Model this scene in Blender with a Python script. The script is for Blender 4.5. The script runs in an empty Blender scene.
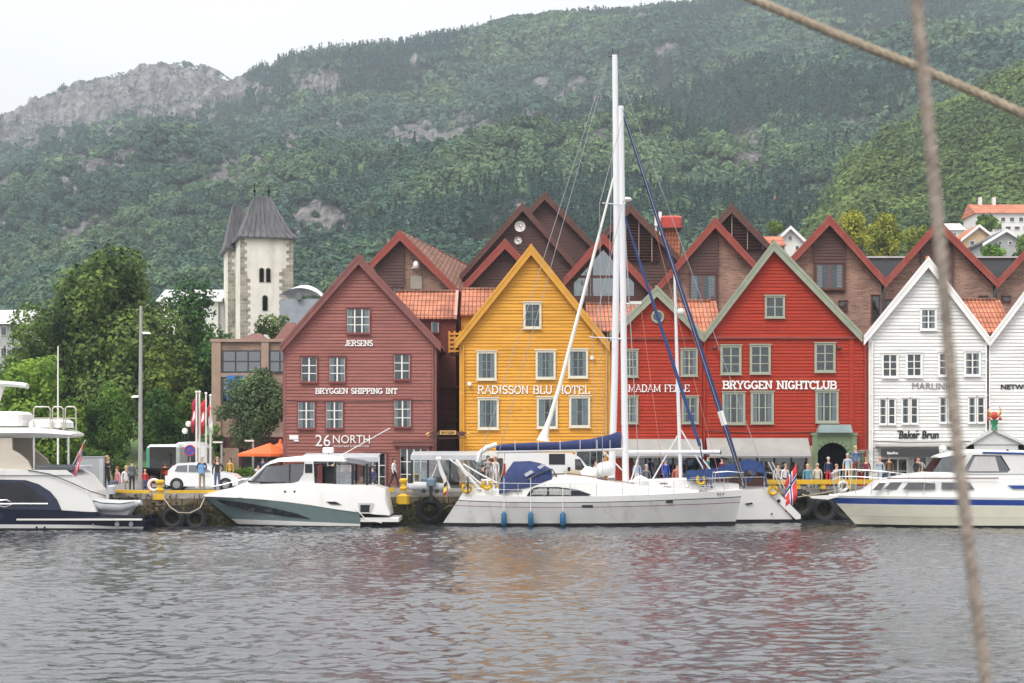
import bpy, bmesh, math, random
import numpy as np
from mathutils import Vector, Matrix
random.seed(7); np.random.seed(7)
sc = bpy.context.scene
COL = sc.collection
PI = math.pi
F = 1800.0; HZ = 438.0; EYE = 4.4           # focal length in pixels, horizon row, eye height above the water
QZ = 1.65                                    # quay level above the water

# ------------------------------------------------------------------ camera, world, sun, exposure
cd = bpy.data.cameras.new('camera'); cam = bpy.data.objects.new('camera', cd); COL.objects.link(cam)
cam.location = (0, 0, EYE); cam.rotation_euler = (PI/2, 0, 0)
cd.sensor_width = 36; cd.lens = F/1024*36; cd.shift_y = (HZ-341.5)/1024
cd.clip_start = 0.1; cd.clip_end = 9000
cd.dof.use_dof = True; cd.dof.focus_distance = 92; cd.dof.aperture_fstop = 8.5
sc.camera = cam
SUN_EL, SUN_AZ = 50, 215                     # azimuth clockwise from +Y: behind the camera, to the left
w = bpy.data.worlds.new('World'); sc.world = w; w.use_nodes = True
nt = w.node_tree; nt.nodes.clear(); N = nt.nodes.new; L = nt.links.new
out = N('ShaderNodeOutputWorld'); bg = N('ShaderNodeBackground'); L(bg.outputs[0], out.inputs[0])
sky = N('ShaderNodeTexSky'); sky.sky_type = 'NISHITA'; sky.sun_disc = False
sky.sun_elevation = math.radians(SUN_EL); sky.sun_rotation = math.radians(SUN_AZ)
tc = N('ShaderNodeTexCoord'); sep = N('ShaderNodeSeparateXYZ'); L(tc.outputs['Generated'], sep.inputs[0])
mp = N('ShaderNodeMapping'); mp.inputs['Scale'].default_value = (1, 1, 3.2); L(tc.outputs['Generated'], mp.inputs[0])
nz = N('ShaderNodeTexNoise'); nz.inputs['Scale'].default_value = 3.1; nz.inputs['Detail'].default_value = 6; L(mp.outputs[0], nz.inputs['Vector'])
rmp = N('ShaderNodeValToRGB'); rmp.color_ramp.elements[0].position = .3; rmp.color_ramp.elements[1].position = .7
rmp.color_ramp.elements[0].color = (6.3, 6.05, 5.9, 1); rmp.color_ramp.elements[1].color = (7.5, 7.25, 7.1, 1); L(nz.outputs[0], rmp.inputs[0])
zr = N('ShaderNodeMapRange'); zr.inputs['From Min'].default_value = .1; zr.inputs['From Max'].default_value = .8
zr.inputs['To Min'].default_value = 1.0; zr.inputs['To Max'].default_value = 2.6; L(sep.outputs[2], zr.inputs[0])
ml = N('ShaderNodeVectorMath'); ml.operation = 'SCALE'; L(rmp.outputs[0], ml.inputs[0]); L(zr.outputs[0], ml.inputs['Scale'])
mx = N('ShaderNodeMix'); mx.data_type = 'RGBA'; mx.inputs[0].default_value = .9
L(sky.outputs[0], mx.inputs[6]); L(ml.outputs[0], mx.inputs[7]); L(mx.outputs[2], bg.inputs[0])
bg.inputs[1].default_value = 0.1
sl = bpy.data.lights.new('sun', 'SUN'); sun = bpy.data.objects.new('sun', sl); COL.objects.link(sun)
sl.energy = 1.7; sl.angle = math.radians(25); sl.color = (1, .965, .92)
_d = Vector((math.sin(math.radians(SUN_AZ))*math.cos(math.radians(SUN_EL)), math.cos(math.radians(SUN_AZ))*math.cos(math.radians(SUN_EL)), math.sin(math.radians(SUN_EL))))
sun.rotation_euler = _d.to_track_quat('Z', 'Y').to_euler(); sun.location = (0, -40, 80)
sc.view_settings.view_transform = 'Standard'; sc.view_settings.look = 'None'; sc.view_settings.gamma = 1
sc.view_settings.exposure = 0.56
sc.cycles.max_bounces = 6; sc.cycles.transparent_max_bounces = 12; sc.cycles.volume_bounces = 0

# ------------------------------------------------------------------ helpers
def X(px, Y): return (px-512.0)*Y/F
def Z(py, Y): return EYE+(HZ-py)*Y/F
def P(px, py, Y): return Vector((X(px, Y), Y, Z(py, Y)))
WORLD = {}
def setp(o, label=None, cat=None, group=None, kind=None):
    if label: o['label'] = label
    if cat: o['category'] = cat
    if group: o['group'] = group
    if kind: o['kind'] = kind
    return o
def thing(name, label, cat, loc=(0, 0, 0), group=None):
    o = bpy.data.objects.new(name, None); COL.objects.link(o); o.location = loc; o.empty_display_size = .2
    WORLD[o.name] = Vector(loc); return setp(o, label, cat, group)

MATS = {}
def mat(name, col, rough=.6, metal=0, var=.12, vscale=1.5, bump=0, bscale=20, spec=.5, stretch=None, dirt=None, coords='Object', emis=None):
    """principled material with a procedural tone variation, optional grime and bump"""
    if name in MATS: return MATS[name]
    m = bpy.data.materials.new(name); m.use_nodes = True; MATS[name] = m
    nt = m.node_tree; N = nt.nodes.new; L = nt.links.new; b = nt.nodes['Principled BSDF']
    b.inputs['Roughness'].default_value = rough; b.inputs['Metallic'].default_value = metal
    b.inputs['Specular IOR Level'].default_value = spec
    tc = N('ShaderNodeTexCoord'); mp = N('ShaderNodeMapping'); L(tc.outputs[coords], mp.inputs[0])
    if stretch: mp.inputs['Scale'].default_value = stretch
    n = N('ShaderNodeTexNoise'); n.inputs['Scale'].default_value = vscale; n.inputs['Detail'].default_value = 5; L(mp.outputs[0], n.inputs['Vector'])
    r = N('ShaderNodeValToRGB'); L(n.outputs[0], r.inputs[0]); r.color_ramp.elements[0].position = .28; r.color_ramp.elements[1].position = .72
    lo = [c*(1-var) for c in col]; hi = [min(1, c*(1+var)) for c in col]
    r.color_ramp.elements[0].color = (*lo, 1); r.color_ramp.elements[1].color = (*hi, 1)
    last = r.outputs[0]
    if dirt:
        dc, ds, dth = dirt
        n2 = N('ShaderNodeTexNoise'); n2.inputs['Scale'].default_value = ds; n2.inputs['Detail'].default_value = 8; n2.inputs['Roughness'].default_value = .65
        mp2 = N('ShaderNodeMapping'); mp2.inputs['Scale'].default_value = (1, 1, .35); L(tc.outputs[coords], mp2.inputs[0]); L(mp2.outputs[0], n2.inputs['Vector'])
        mr = N('ShaderNodeMapRange'); mr.inputs['From Min'].default_value = dth; mr.inputs['From Max'].default_value = dth+.22; L(n2.outputs[0], mr.inputs[0])
        mx = N('ShaderNodeMix'); mx.data_type = 'RGBA'; L(mr.outputs[0], mx.inputs[0]); L(last, mx.inputs[6]); mx.inputs[7].default_value = (*dc, 1); last = mx.outputs[2]
    L(last, b.inputs['Base Color'])
    if bump:
        n3 = N('ShaderNodeTexNoise'); n3.inputs['Scale'].default_value = bscale; n3.inputs['Detail'].default_value = 6; L(mp.outputs[0], n3.inputs['Vector'])
        bp = N('ShaderNodeBump'); bp.inputs['Strength'].default_value = bump; bp.inputs['Distance'].default_value = .05; L(n3.outputs[0], bp.inputs['Height']); L(bp.outputs[0], b.inputs['Normal'])
    if emis:
        b.inputs['Emission Color'].default_value = (*emis[0], 1); b.inputs['Emission Strength'].default_value = emis[1]
    return m
def brick_mat(name, c1, c2, mortar, bw=.25, bh=.08, ms=.012, bump=.3, wave=False):
    if name in MATS: return MATS[name]
    m = bpy.data.materials.new(name); m.use_nodes = True; MATS[name] = m
    nt = m.node_tree; N = nt.nodes.new; L = nt.links.new; b = nt.nodes['Principled BSDF']; b.inputs['Roughness'].default_value = .85
    tc = N('ShaderNodeTexCoord'); s = N('ShaderNodeSeparateXYZ'); L(tc.outputs['Object'], s.inputs[0])
    ad = N('ShaderNodeMath'); ad.operation = 'ADD'; L(s.outputs[0], ad.inputs[0])
    if not wave: L(s.outputs[1], ad.inputs[1])
    else: ad.inputs[1].default_value = 0
    c = N('ShaderNodeCombineXYZ'); L(ad.outputs[0], c.inputs[0]); L(s.outputs[2], c.inputs[1])
    br = N('ShaderNodeTexBrick'); L(c.outputs[0], br.inputs['Vector']); br.inputs['Scale'].default_value = 1
    br.inputs['Brick Width'].default_value = bw; br.inputs['Row Height'].default_value = bh; br.inputs['Mortar Size'].default_value = ms
    br.inputs['Color1'].default_value = (*c1, 1); br.inputs['Color2'].default_value = (*c2, 1); br.inputs['Mortar'].default_value = (*mortar, 1); br.inputs['Bias'].default_value = .1
    br.offset = 0 if wave else .5
    n = N('ShaderNodeTexNoise'); n.inputs['Scale'].default_value = .9; n.inputs['Detail'].default_value = 6; L(tc.outputs['Object'], n.inputs['Vector'])
    mr = N('ShaderNodeMapRange'); mr.inputs['From Min'].default_value = .3; mr.inputs['From Max'].default_value = .7; mr.inputs['To Min'].default_value = .5 if wave else .7; mr.inputs['To Max'].default_value = 1.22; L(n.outputs[0], mr.inputs[0])
    v = N('ShaderNodeVectorMath'); v.operation = 'SCALE'; L(br.outputs[0], v.inputs[0]); L(mr.outputs[0], v.inputs['Scale']); L(v.outputs[0], b.inputs['Base Color'])
    bp = N('ShaderNodeBump'); bp.inputs['Strength'].default_value = bump; bp.inputs['Distance'].default_value = .03; bp.invert = True
    L(br.outputs['Fac'], bp.inputs['Height']); L(bp.outputs[0], b.inputs['Normal'])
    return m
def glass_mat(name, refl=.3, tint=(.6, .68, .72)):
    if name in MATS: return MATS[name]
    m = bpy.data.materials.new(name); m.use_nodes = True; MATS[name] = m
    nt = m.node_tree; nt.nodes.clear(); N = nt.nodes.new; L = nt.links.new
    o = N('ShaderNodeOutputMaterial'); mx = N('ShaderNodeMixShader'); t = N('ShaderNodeBsdfTransparent'); g = N('ShaderNodeBsdfGlossy')
    t.inputs[0].default_value = (*tint, 1); g.inputs['Roughness'].default_value = .04; g.inputs[0].default_value = (.9, .95, 1, 1)
    tc = N('ShaderNodeTexCoord'); n = N('ShaderNodeTexNoise'); n.inputs['Scale'].default_value = .8; L(tc.outputs['Object'], n.inputs[0])
    bp = N('ShaderNodeBump'); bp.inputs['Strength'].default_value = .25; bp.inputs['Distance'].default_value = .05; L(n.outputs[0], bp.inputs['Height']); L(bp.outputs[0], g.inputs['Normal'])
    mx.inputs[0].default_value = refl; L(t.outputs[0], mx.inputs[1]); L(g.outputs[0], mx.inputs[2]); L(mx.outputs[0], o.inputs[0])
    return m
def attr_mat(name, attr='tint', rough=.75, transl=.25, spec=.2):
    """leaf material: colour from the per-leaf attribute"""
    if name in MATS: return MATS[name]
    m = bpy.data.materials.new(name); m.use_nodes = True; MATS[name] = m
    nt = m.node_tree; N = nt.nodes.new; L = nt.links.new; b = nt.nodes['Principled BSDF']
    a = N('ShaderNodeAttribute'); a.attribute_name = attr; L(a.outputs['Color'], b.inputs['Base Color'])
    b.inputs['Roughness'].default_value = rough; b.inputs['Specular IOR Level'].default_value = spec
    if transl:
        t = N('ShaderNodeBsdfTranslucent'); L(a.outputs['Color'], t.inputs[0]); mx = N('ShaderNodeMixShader'); mx.inputs[0].default_value = transl
        o = nt.nodes['Material Output']; L(b.outputs[0], mx.inputs[1]); L(t.outputs[0], mx.inputs[2]); L(mx.outputs[0], o.inputs[0])
    return m

SPLIT = {'pillar_frame', 'gilding', 'stern_rail', 'tube', 'wheelhouse_frame', 'roof_post', 'pillar', 'side_moulding', 'canopy_post', 'small_sign', 'spreader', 'antenna', 'headlight', 'arch_leg', 'tail_light', 'shop_cornice_', 'window_surround', 'pillar_bar', 'mullion', 'platform_strut', 'louvre_rod', 'bracket_'}
class MB:
    """mesh builder: world coordinates in, one mesh object out"""
    def __init__(s): s.v = []; s.f = []; s.m = []; s.parts = []
    def add(s, vs, fs, mi=0):
        k = len(s.v); s.v += [tuple(p) for p in vs]; s.f += [tuple(i+k for i in f) for f in fs]; s.m += [mi]*len(fs); s.parts.append((k, len(s.v), len(s.f)-len(fs), len(s.f))); return s
    def box(s, x0, x1, y0, y1, z0, z1, mi=0):
        return s.add([(x0, y0, z0), (x1, y0, z0), (x1, y1, z0), (x0, y1, z0), (x0, y0, z1), (x1, y0, z1), (x1, y1, z1), (x0, y1, z1)],
                     [(0, 3, 2, 1), (4, 5, 6, 7), (0, 1, 5, 4), (1, 2, 6, 5), (2, 3, 7, 6), (3, 0, 4, 7)], mi)
    def bbox(s, x0, x1, y0, y1, z0, z1, b=.03, mi=0):
        """box with chamfered vertical and top edges"""
        def ring(x0, x1, y0, y1, z): return [(x0+b, y0, z), (x1-b, y0, z), (x1, y0+b, z), (x1, y1-b, z), (x1-b, y1, z), (x0+b, y1, z), (x0, y1-b, z), (x0, y0+b, z)]
        r = [ring(x0, x1, y0, y1, z0), ring(x0, x1, y0, y1, z1-b), ring(x0+b, x1-b, y0+b, y1-b, z1)]
        return s.loft(r, True, True, mi)
    def loft(s, rings, closed=True, caps=False, mi=0):
        n = len(rings[0]); vs = [p for r in rings for p in r]; fs = []
        for i in range(len(rings)-1):
            for j in range(n if closed else n-1):
                a = i*n+j; b = i*n+(j+1) % n; fs.append((a, b, b+n, a+n))
        if caps: fs += [tuple(range(n))[::-1], tuple(range((len(rings)-1)*n, len(rings)*n))]
        return s.add(vs, fs, mi)
    def prism(s, poly, y0, y1, mi=0):
        """poly: (x, z) outline, extruded along y"""
        n = len(poly); vs = [(x, y0, z) for x, z in poly]+[(x, y1, z) for x, z in poly]
        return s.add(vs, [tuple(range(n)), tuple(range(2*n-1, n-1, -1))]+[(i, i+n, (i+1) % n+n, (i+1) % n) for i in range(n)], mi)
    def tube(s, pts, r, n=8, mi=0, caps=True):
        pts = [Vector(p) for p in pts]; rs = r if isinstance(r, (list, tuple)) else [r]*len(pts); rings = []
        for i, p in enumerate(pts):
            t = (pts[min(i+1, len(pts)-1)]-pts[max(i-1, 0)]).normalized()
            u = t.cross(Vector((0, 0, 1)))
            if u.length < .05: u = t.cross(Vector((0, 1, 0)))
            u.normalize(); w_ = t.cross(u)
            rings.append([tuple(p+(u*math.cos(2*PI*k/n)+w_*math.sin(2*PI*k/n))*rs[i]) for k in range(n)])
        return s.loft(rings, True, caps, mi)
    def lathe(s, prof, c, axis='z', n=20, mi=0):
        rings = []
        for r, h in prof:
            ring = []
            for k in range(n):
                a = 2*PI*k/n; q = (r*math.cos(a), r*math.sin(a), h)
                if axis == 'y': q = (q[0], q[2], q[1])
                if axis == 'x': q = (q[2], q[0], q[1])
                ring.append((c[0]+q[0], c[1]+q[1], c[2]+q[2]))
            rings.append(ring)
        return s.loft(rings, True, True, mi)
    def torus(s, c, R, r, axis='y', n=28, k=10, mi=0, flat=1):
        rings = []
        for i in range(n+1):
            a = 2*PI*i/n; ring = []
            for j in range(k):
                b = 2*PI*j/k; d = R+r*math.cos(b); h = r*flat*math.sin(b)
                q = (d*math.cos(a), h, d*math.sin(a)) if axis == 'y' else ((d*math.cos(a), d*math.sin(a), h) if axis == 'z' else (h, d*math.cos(a), d*math.sin(a)))
                ring.append((c[0]+q[0], c[1]+q[1], c[2]+q[2]))
            rings.append(ring)
        return s.loft(rings, True, False, mi)
    def ball(s, c, rx, ry=None, rz=None, n=12, k=8, mi=0):
        ry = ry or rx; rz = rz or rx; rings = []
        for i in range(k+1):
            t = -PI/2+PI*i/k; cr = max(.02, math.cos(t))
            rings.append([(c[0]+rx*cr*math.cos(2*PI*j/n), c[1]+ry*cr*math.sin(2*PI*j/n), c[2]+rz*math.sin(t)) for j in range(n)])
        return s.loft(rings, True, True, mi)
    def skew(s, y0, k):
        s.v = [(x+max(0, y-y0)*k, y, z) for x, y, z in s.v]; return s
    def build(s, name, mats, parent=None, smooth=0, loc=None, label=None, cat=None, group=None, kind=None):
        if name in SPLIT and len(s.parts) > 1:
            r = None
            for (a, b_, c, d) in s.parts:
                q = MB(); q.v = s.v[a:b_]; q.f = [tuple(i-a for i in f) for f in s.f[c:d]]; q.m = s.m[c:d]; q.parts = [0]
                o = q.build(name, mats, parent, smooth, loc, label, cat, group, kind); r = r or o
            return r
        if not isinstance(mats, (list, tuple)): mats = [mats]
        off = WORLD[parent.name] if parent else Vector(loc if loc is not None else (0, 0, 0))
        me = bpy.data.meshes.new(name); me.from_pydata([(p[0]-off.x, p[1]-off.y, p[2]-off.z) for p in s.v], [], s.f)
        for m in mats: me.materials.append(m)
        me.polygons.foreach_set('material_index', s.m)
        bm = bmesh.new(); bm.from_mesh(me); bmesh.ops.recalc_face_normals(bm, faces=bm.faces); bm.to_mesh(me); bm.free()
        if smooth:
            me.polygons.foreach_set('use_smooth', [True]*len(me.polygons)); me.set_sharp_from_angle(angle=math.radians(smooth))
        o = bpy.data.objects.new(name, me); COL.objects.link(o)
        if parent: o.parent = parent
        else: o.location = off
        WORLD[o.name] = off
        return setp(o, label, cat, group, kind)
def text_mesh(body, font_mats, px0, px1, pyc, hpx, Y, parent, y, bold=0, name='lettering', shear=0, proud=.02, label=None):
    """built-in font lettering fitted between two columns, centred on a row"""
    cu = bpy.data.curves.new('lettering', 'FONT'); cu.body = body; cu.extrude = .01; cu.offset = bold; cu.shear = shear; cu.resolution_u = 3
    tmp = bpy.data.objects.new('lettering', cu); COL.objects.link(tmp); dg = bpy.context.evaluated_depsgraph_get(); dg.update()
    me = bpy.data.meshes.new_from_object(tmp.evaluated_get(dg)); bpy.data.objects.remove(tmp)
    co = np.empty(len(me.vertices)*3); me.vertices.foreach_get('co', co); co = co.reshape(-1, 3)
    w0, w1 = co[:, 0].min(), co[:, 0].max(); h0, h1 = co[:, 1].min(), co[:, 1].max()
    u0, u1 = X(px0, Y), X(px1, Y); hh = hpx*Y/F; zc = Z(pyc, Y); new = np.empty_like(co)
    new[:, 0] = u0+(co[:, 0]-w0)/(w1-w0)*(u1-u0); new[:, 2] = zc-hh/2+(co[:, 1]-h0)/(h1-h0)*hh; new[:, 1] = y-proud-co[:, 2]
    off = WORLD[parent.name]; new -= np.array(off)[None]
    me.vertices.foreach_set('co', new.ravel()); me.update(); me.materials.clear(); me.materials.append(font_mats)
    o = bpy.data.objects.new(name, me); COL.objects.link(o); o.parent = parent; WORLD[o.name] = off
    if label: o['label'] = label
    return o
def arc(cx, cy, rx, ry, a0, a1, n=7): return [(cx+rx*math.cos(math.radians(a0+(a1-a0)*i/n)), cy+ry*math.sin(math.radians(a0+(a1-a0)*i/n))) for i in range(n+1)]
G = {  # slab letters: width, strokes, serif points
 'A': (.86, [[(.08, 0), (.43, 1)], [(.43, 1), (.78, 0)], [(.2, .35), (.66, .35)]], [(.08, 0), (.78, 0), (.4, 1)]),
 'B': (.8, [[(.15, 0), (.15, 1)], [(.15, 1)]+arc(.45, .76, .22, .24, 90, -90)+[(.15, .52)], [(.15, .52)]+arc(.47, .26, .26, .26, 90, -90)+[(.15, 0)]], [(.15, 0), (.15, 1)]),
 'C': (.8, [arc(.42, .5, .34, .5, 45, 315, 12)], [(.68, .82)]),
 'D': (.85, [[(.15, 0), (.15, 1)], [(.15, 1)]+arc(.38, .5, .36, .5, 90, -90, 10)+[(.15, 0)]], [(.15, 0), (.15, 1)]),
 'E': (.75, [[(.15, 0), (.15, 1)], [(.15, 1), (.65, 1)], [(.15, .5), (.55, .5)], [(.15, 0), (.68, 0)], [(.66, 1), (.66, .82)], [(.68, 0), (.68, .2)]], [(.15, 0), (.15, 1)]),
 'F': (.7, [[(.15, 0), (.15, 1)], [(.15, 1), (.65, 1)], [(.15, .5), (.5, .5)], [(.66, 1), (.66, .8)]], [(.15, 0), (.15, 1)]),
 'G': (.85, [arc(.42, .5, .34, .5, 45, 330, 12), [(.73, .42), (.73, .1)], [(.5, .42), (.75, .42)]], []),
 'H': (.9, [[(.17, 0), (.17, 1)], [(.73, 0), (.73, 1)], [(.17, .5), (.73, .5)]], [(.17, 0), (.17, 1), (.73, 0), (.73, 1)]),
 'I': (.42, [[(.21, 0), (.21, 1)]], [(.21, 0), (.21, 1)]),
 'J': (.6, [[(.42, 1), (.42, .2)]+arc(.25, .2, .17, .2, 0, -160, 5)], [(.42, 1)]),
 'L': (.7, [[(.17, 0), (.17, 1)], [(.17, 0), (.64, 0)], [(.64, 0), (.64, .25)]], [(.17, 0), (.17, 1)]),
 'M': (1.05, [[(.15, 0), (.17, 1)], [(.17, 1), (.52, .1)], [(.52, .1), (.87, 1)], [(.87, 1), (.9, 0)]], [(.15, 0), (.9, 0), (.15, 1), (.9, 1)]),
 'N': (.9, [[(.17, 0), (.17, 1)], [(.17, 1), (.73, 0)], [(.73, 0), (.73, 1)]], [(.17, 0), (.13, 1), (.73, 1)]),
 'O': (.9, [arc(.45, .5, .36, .5, 0, 360, 16)], []),
 'P': (.75, [[(.15, 0), (.15, 1)], [(.15, 1)]+arc(.42, .73, .25, .27, 90, -90)+[(.15, .46)]], [(.15, 0), (.15, 1)]),
 'R': (.85, [[(.15, 0), (.15, 1)], [(.15, 1)]+arc(.42, .75, .25, .25, 90, -90)+[(.15, .5)], [(.4, .5), (.72, 0)]], [(.15, 0), (.15, 1), (.72, 0)]),
 'S': (.72, [arc(.37, .75, .25, .25, 30, 270, 8)+arc(.37, .25, .27, .25, 90, -150, 8)], []),
 'T': (.8, [[(.4, 0), (.4, 1)], [(.08, 1), (.72, 1)], [(.08, 1), (.08, .8)], [(.72, 1), (.72, .8)]], [(.4, 0)]),
 'U': (.9, [[(.17, 1), (.17, .35)]+arc(.45, .33, .28, .33, 180, 360, 8)+[(.73, 1)]], [(.17, 1), (.73, 1)]),
 'Y': (.85, [[(.1, 1), (.42, .48)], [(.74, 1), (.42, .48)], [(.42, .48), (.42, 0)]], [(.1, 1), (.74, 1), (.42, 0)]),
 ' ': (.5, [], []), "'": (.3, [[(.15, 1), (.15, .75)]], [])}
def slab_text(body, m, px0, px1, pyc, hpx, Y, parent, y, sw=.16, serif=.16, thin=.7):
    """slab-serif lettering built of strokes"""
    tot = sum(G[c][0] for c in body); u0, u1 = X(px0, Y), X(px1, Y); kx = (u1-u0)/tot; kz = hpx*Y/F; zb = Z(pyc, Y)-kz/2
    b = MB(); cx = 0; q = 0
    def seg(p, r, wd):
        nonlocal q
        ax, az = u0+(cx+p[0])*kx, zb+p[1]*kz; bx, bz = u0+(cx+r[0])*kx, zb+r[1]*kz
        d = math.hypot(bx-ax, bz-az) or 1e-6; nx, nz_ = -(bz-az)/d*wd*kz/2, (bx-ax)/d*wd*kz/2; ex, ez = (bx-ax)/d*wd*kz*.2, (bz-az)/d*wd*kz*.2
        yy = y-.03-(q % 40)*.0006; q += 1
        b.prism([(ax+nx-ex, az+nz_-ez), (ax-nx-ex, az-nz_-ez), (bx-nx+ex, bz-nz_+ez), (bx+nx+ex, bz+nz_+ez)], yy, y-.004)
    for c in body:
        wd_, st, sf = G[c]
        for line in st:
            for a, d in zip(line, line[1:]): seg(a, d, sw if abs(a[0]-d[0]) < .3 else sw*thin)
        for p in sf: seg((p[0]-serif, p[1]), (p[0]+serif, p[1]), sw*thin)
        cx += wd_
    return b.build('lettering', m, parent)

# ------------------------------------------------------------------ numpy noise
def _h(ix, iy, s): 
    n = (ix*374761393+iy*668265263+s*974634777) & 0xffffffff
    n = ((n ^ (n >> 13))*1274126177) & 0xffffffff
    return ((n ^ (n >> 16)) & 0xffff)/65535.0
def vn(x, y, s=0):
    x = np.asarray(x, float); y = np.asarray(y, float); ix = np.floor(x).astype(np.int64); iy = np.floor(y).astype(np.int64); fx = x-ix; fy = y-iy
    fx = fx*fx*(3-2*fx); fy = fy*fy*(3-2*fy)
    return (_h(ix, iy, s)*(1-fx)+_h(ix+1, iy, s)*fx)*(1-fy)+(_h(ix, iy+1, s)*(1-fx)+_h(ix+1, iy+1, s)*fx)*fy
def fbm(x, y, s=0, o=4):
    r = 0; a = .5; t = 0
    for k in range(o): r = r+a*vn(np.asarray(x)*2**k, np.asarray(y)*2**k, s+k); t += a; a *= .5
    return r/t
def np_mesh(name, V, Fq, m, tint=None, loc=(0, 0, 0), smooth=False):
    me = bpy.data.meshes.new(name); nv, nf = len(V), len(Fq); k = Fq.shape[1]
    me.vertices.add(nv); me.vertices.foreach_set('co', (V-np.array(loc)[None]).astype(np.float32).ravel())
    me.loops.add(nf*k); me.loops.foreach_set('vertex_index', Fq.astype(np.int32).ravel())
    me.polygons.add(nf); me.polygons.foreach_set('loop_start', np.arange(0, nf*k, k, dtype=np.int32))
    me.update(calc_edges=True)
    if smooth: me.polygons.foreach_set('use_smooth', np.ones(nf, bool))
    if tint is not None:
        dom = 'FACE' if len(tint) == nf else 'POINT'
        a = me.attributes.new('tint', 'FLOAT_COLOR', dom); a.data.foreach_set('color', np.concatenate([tint, np.ones((len(tint), 1))], 1).astype(np.float32).ravel())
    me.materials.append(m); return me
def leaf_quads(C, Nn, S, asp=1.0):
    """one bent-free quad per leaf clump: centres, facing directions, sizes"""
    n = len(C); Nn = Nn/np.linalg.norm(Nn, axis=1, keepdims=True); r = np.random.normal(size=(n, 3)); u = np.cross(Nn, r); u /= np.linalg.norm(u, axis=1, keepdims=True)+1e-9; v = np.cross(Nn, u)
    S = np.asarray(S)[:, None]; j = lambda: (1+np.random.uniform(-.35, .35, (n, 1)))
    V = np.stack([C+u*S*j(), C+v*S*asp*j(), C-u*S*j(), C-v*S*asp*j()], 1).reshape(-1, 3)
    return V, np.arange(4*n).reshape(n, 4)
# ------------------------------------------------------------------ setting: water, quay, mountain, forest
def water_mat():
    m = bpy.data.materials.new('harbour_water'); m.use_nodes = True; nt = m.node_tree; N = nt.nodes.new; L = nt.links.new; b = nt.nodes['Principled BSDF']
    b.inputs['Base Color'].default_value = (.028, .032, .038, 1); b.inputs['Roughness'].default_value = .06; b.inputs['IOR'].default_value = 1.75; b.inputs['Specular IOR Level'].default_value = .5
    tc = N('ShaderNodeTexCoord'); mp = N('ShaderNodeMapping'); mp.inputs['Scale'].default_value = (1, 1.6, 1); L(tc.outputs['Object'], mp.inputs[0])
    n = N('ShaderNodeTexNoise'); n.inputs['Scale'].default_value = 6; n.inputs['Detail'].default_value = 3; L(mp.outputs[0], n.inputs[0])
    bp = N('ShaderNodeBump'); bp.inputs['Strength'].default_value = .35; bp.inputs['Distance'].default_value = .03; L(n.outputs[0], bp.inputs['Height']); L(bp.outputs[0], b.inputs['Normal'])
    return m
WAVE = .125
def build_water():
    def axis(segs):
        r = []
        for a, b_, st in segs: r += list(np.arange(a, b_, st))
        return np.array(r+[segs[-1][1]])
    xs = axis([(-900, -100, 100), (-100, -28, 6), (-28, 28, .08), (28, 100, 6), (100, 900, 100)])
    ys = axis([(-300, 0, 50), (0, 24, 4), (24, 60, .07), (60, 99.8, .12)])
    Xg, Yg = np.meshgrid(xs, ys); H = np.zeros_like(Xg); rs = np.random.RandomState(3)
    for i in range(110):
        lam = .21*(6.0**(rs.rand())); k = 2*PI/lam; th = rs.normal(0, .8)+PI/2+.2; a = .0125*lam*(.6+.8*rs.rand())*(1.15 if lam < 1.4 else .75)
        ph = rs.rand()*2*PI; q = k*(Xg*math.cos(th)+Yg*math.sin(th))+ph
        H += a*(1.3*np.exp(np.sin(q)-1)*1.2-.6)
    patch = .35+1.25*fbm(Xg/13, Yg/8, 5, 3); H *= patch
    fade = np.clip((28-np.abs(Xg))/2, 0, 1)*np.clip((Yg-24)/2, 0, 1); H = H-H.mean(); gy = np.gradient(H[200:400, 200:400], ys[200:400], axis=0); H = H*fade*(WAVE/gy.std()); print('wave', gy.std())
    V = np.stack([Xg, Yg, H], -1).reshape(-1, 3); nx = len(xs); i = np.arange(len(ys)-1)[:, None]*nx+np.arange(nx-1)[None]
    i = i.ravel(); Fq = np.stack([i, i+1, i+nx+1, i+nx], 1)
    o = bpy.data.objects.new('water', np_mesh('water', V, Fq, water_mat(), smooth=True)); COL.objects.link(o); setp(o, kind='structure')
build_water()

M_quay = brick_mat('quay_masonry', (.10, .08, .055), (.24, .19, .12), (.035, .03, .022), .9, .5, .04, 1.0)
M_pave = brick_mat('cobbles', (.2, .2, .2), (.27, .26, .25), (.1, .1, .1), .2, .2, .015, .3)
QY = 92.6
QL = [(-130, 91.5), (X(138, 91.5), 91.5), (X(143, 89.4), 89.4), (X(830, 97.5), 97.5), (130, 97.5)]
b = MB(); QP = QL+[(130, 420), (-130, 420)]; nq_ = len(QP)
b.add([(x, y, -3) for x, y in QP]+[(x, y, QZ-.01) for x, y in QP], [tuple(range(nq_, 2*nq_))]+[(i, (i+1) % nq_, (i+1) % nq_+nq_, i+nq_) for i in range(nq_)], 0)
M_cap = mat('granite_kerb', (.3, .28, .25), .8, var=.25, vscale=3, bump=.4)
for (a, c), (d, e) in zip(QL, QL[1:]):
    b.add([(a, c-.03, QZ-.28), (d, e-.03, QZ-.28), (d, e-.03, QZ), (a, c-.03, QZ), (a, c+.5, QZ), (d, e+.5, QZ)], [(0, 1, 2, 3), (3, 2, 5, 4)], 1)
b.build('quay', [M_quay, M_cap], kind='structure')
b = MB(); TP = [(x, y+.5) for x, y in QL]+[(130, 420), (-130, 420)]; b.add([(x, y, QZ+.004) for x, y in TP], [tuple(range(len(TP)))])
m_set = mat('street_setts', (.16, .155, .15), .8, var=.25, vscale=.7, bump=.5, bscale=8)
b.build('street', m_set, kind='structure')
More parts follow.
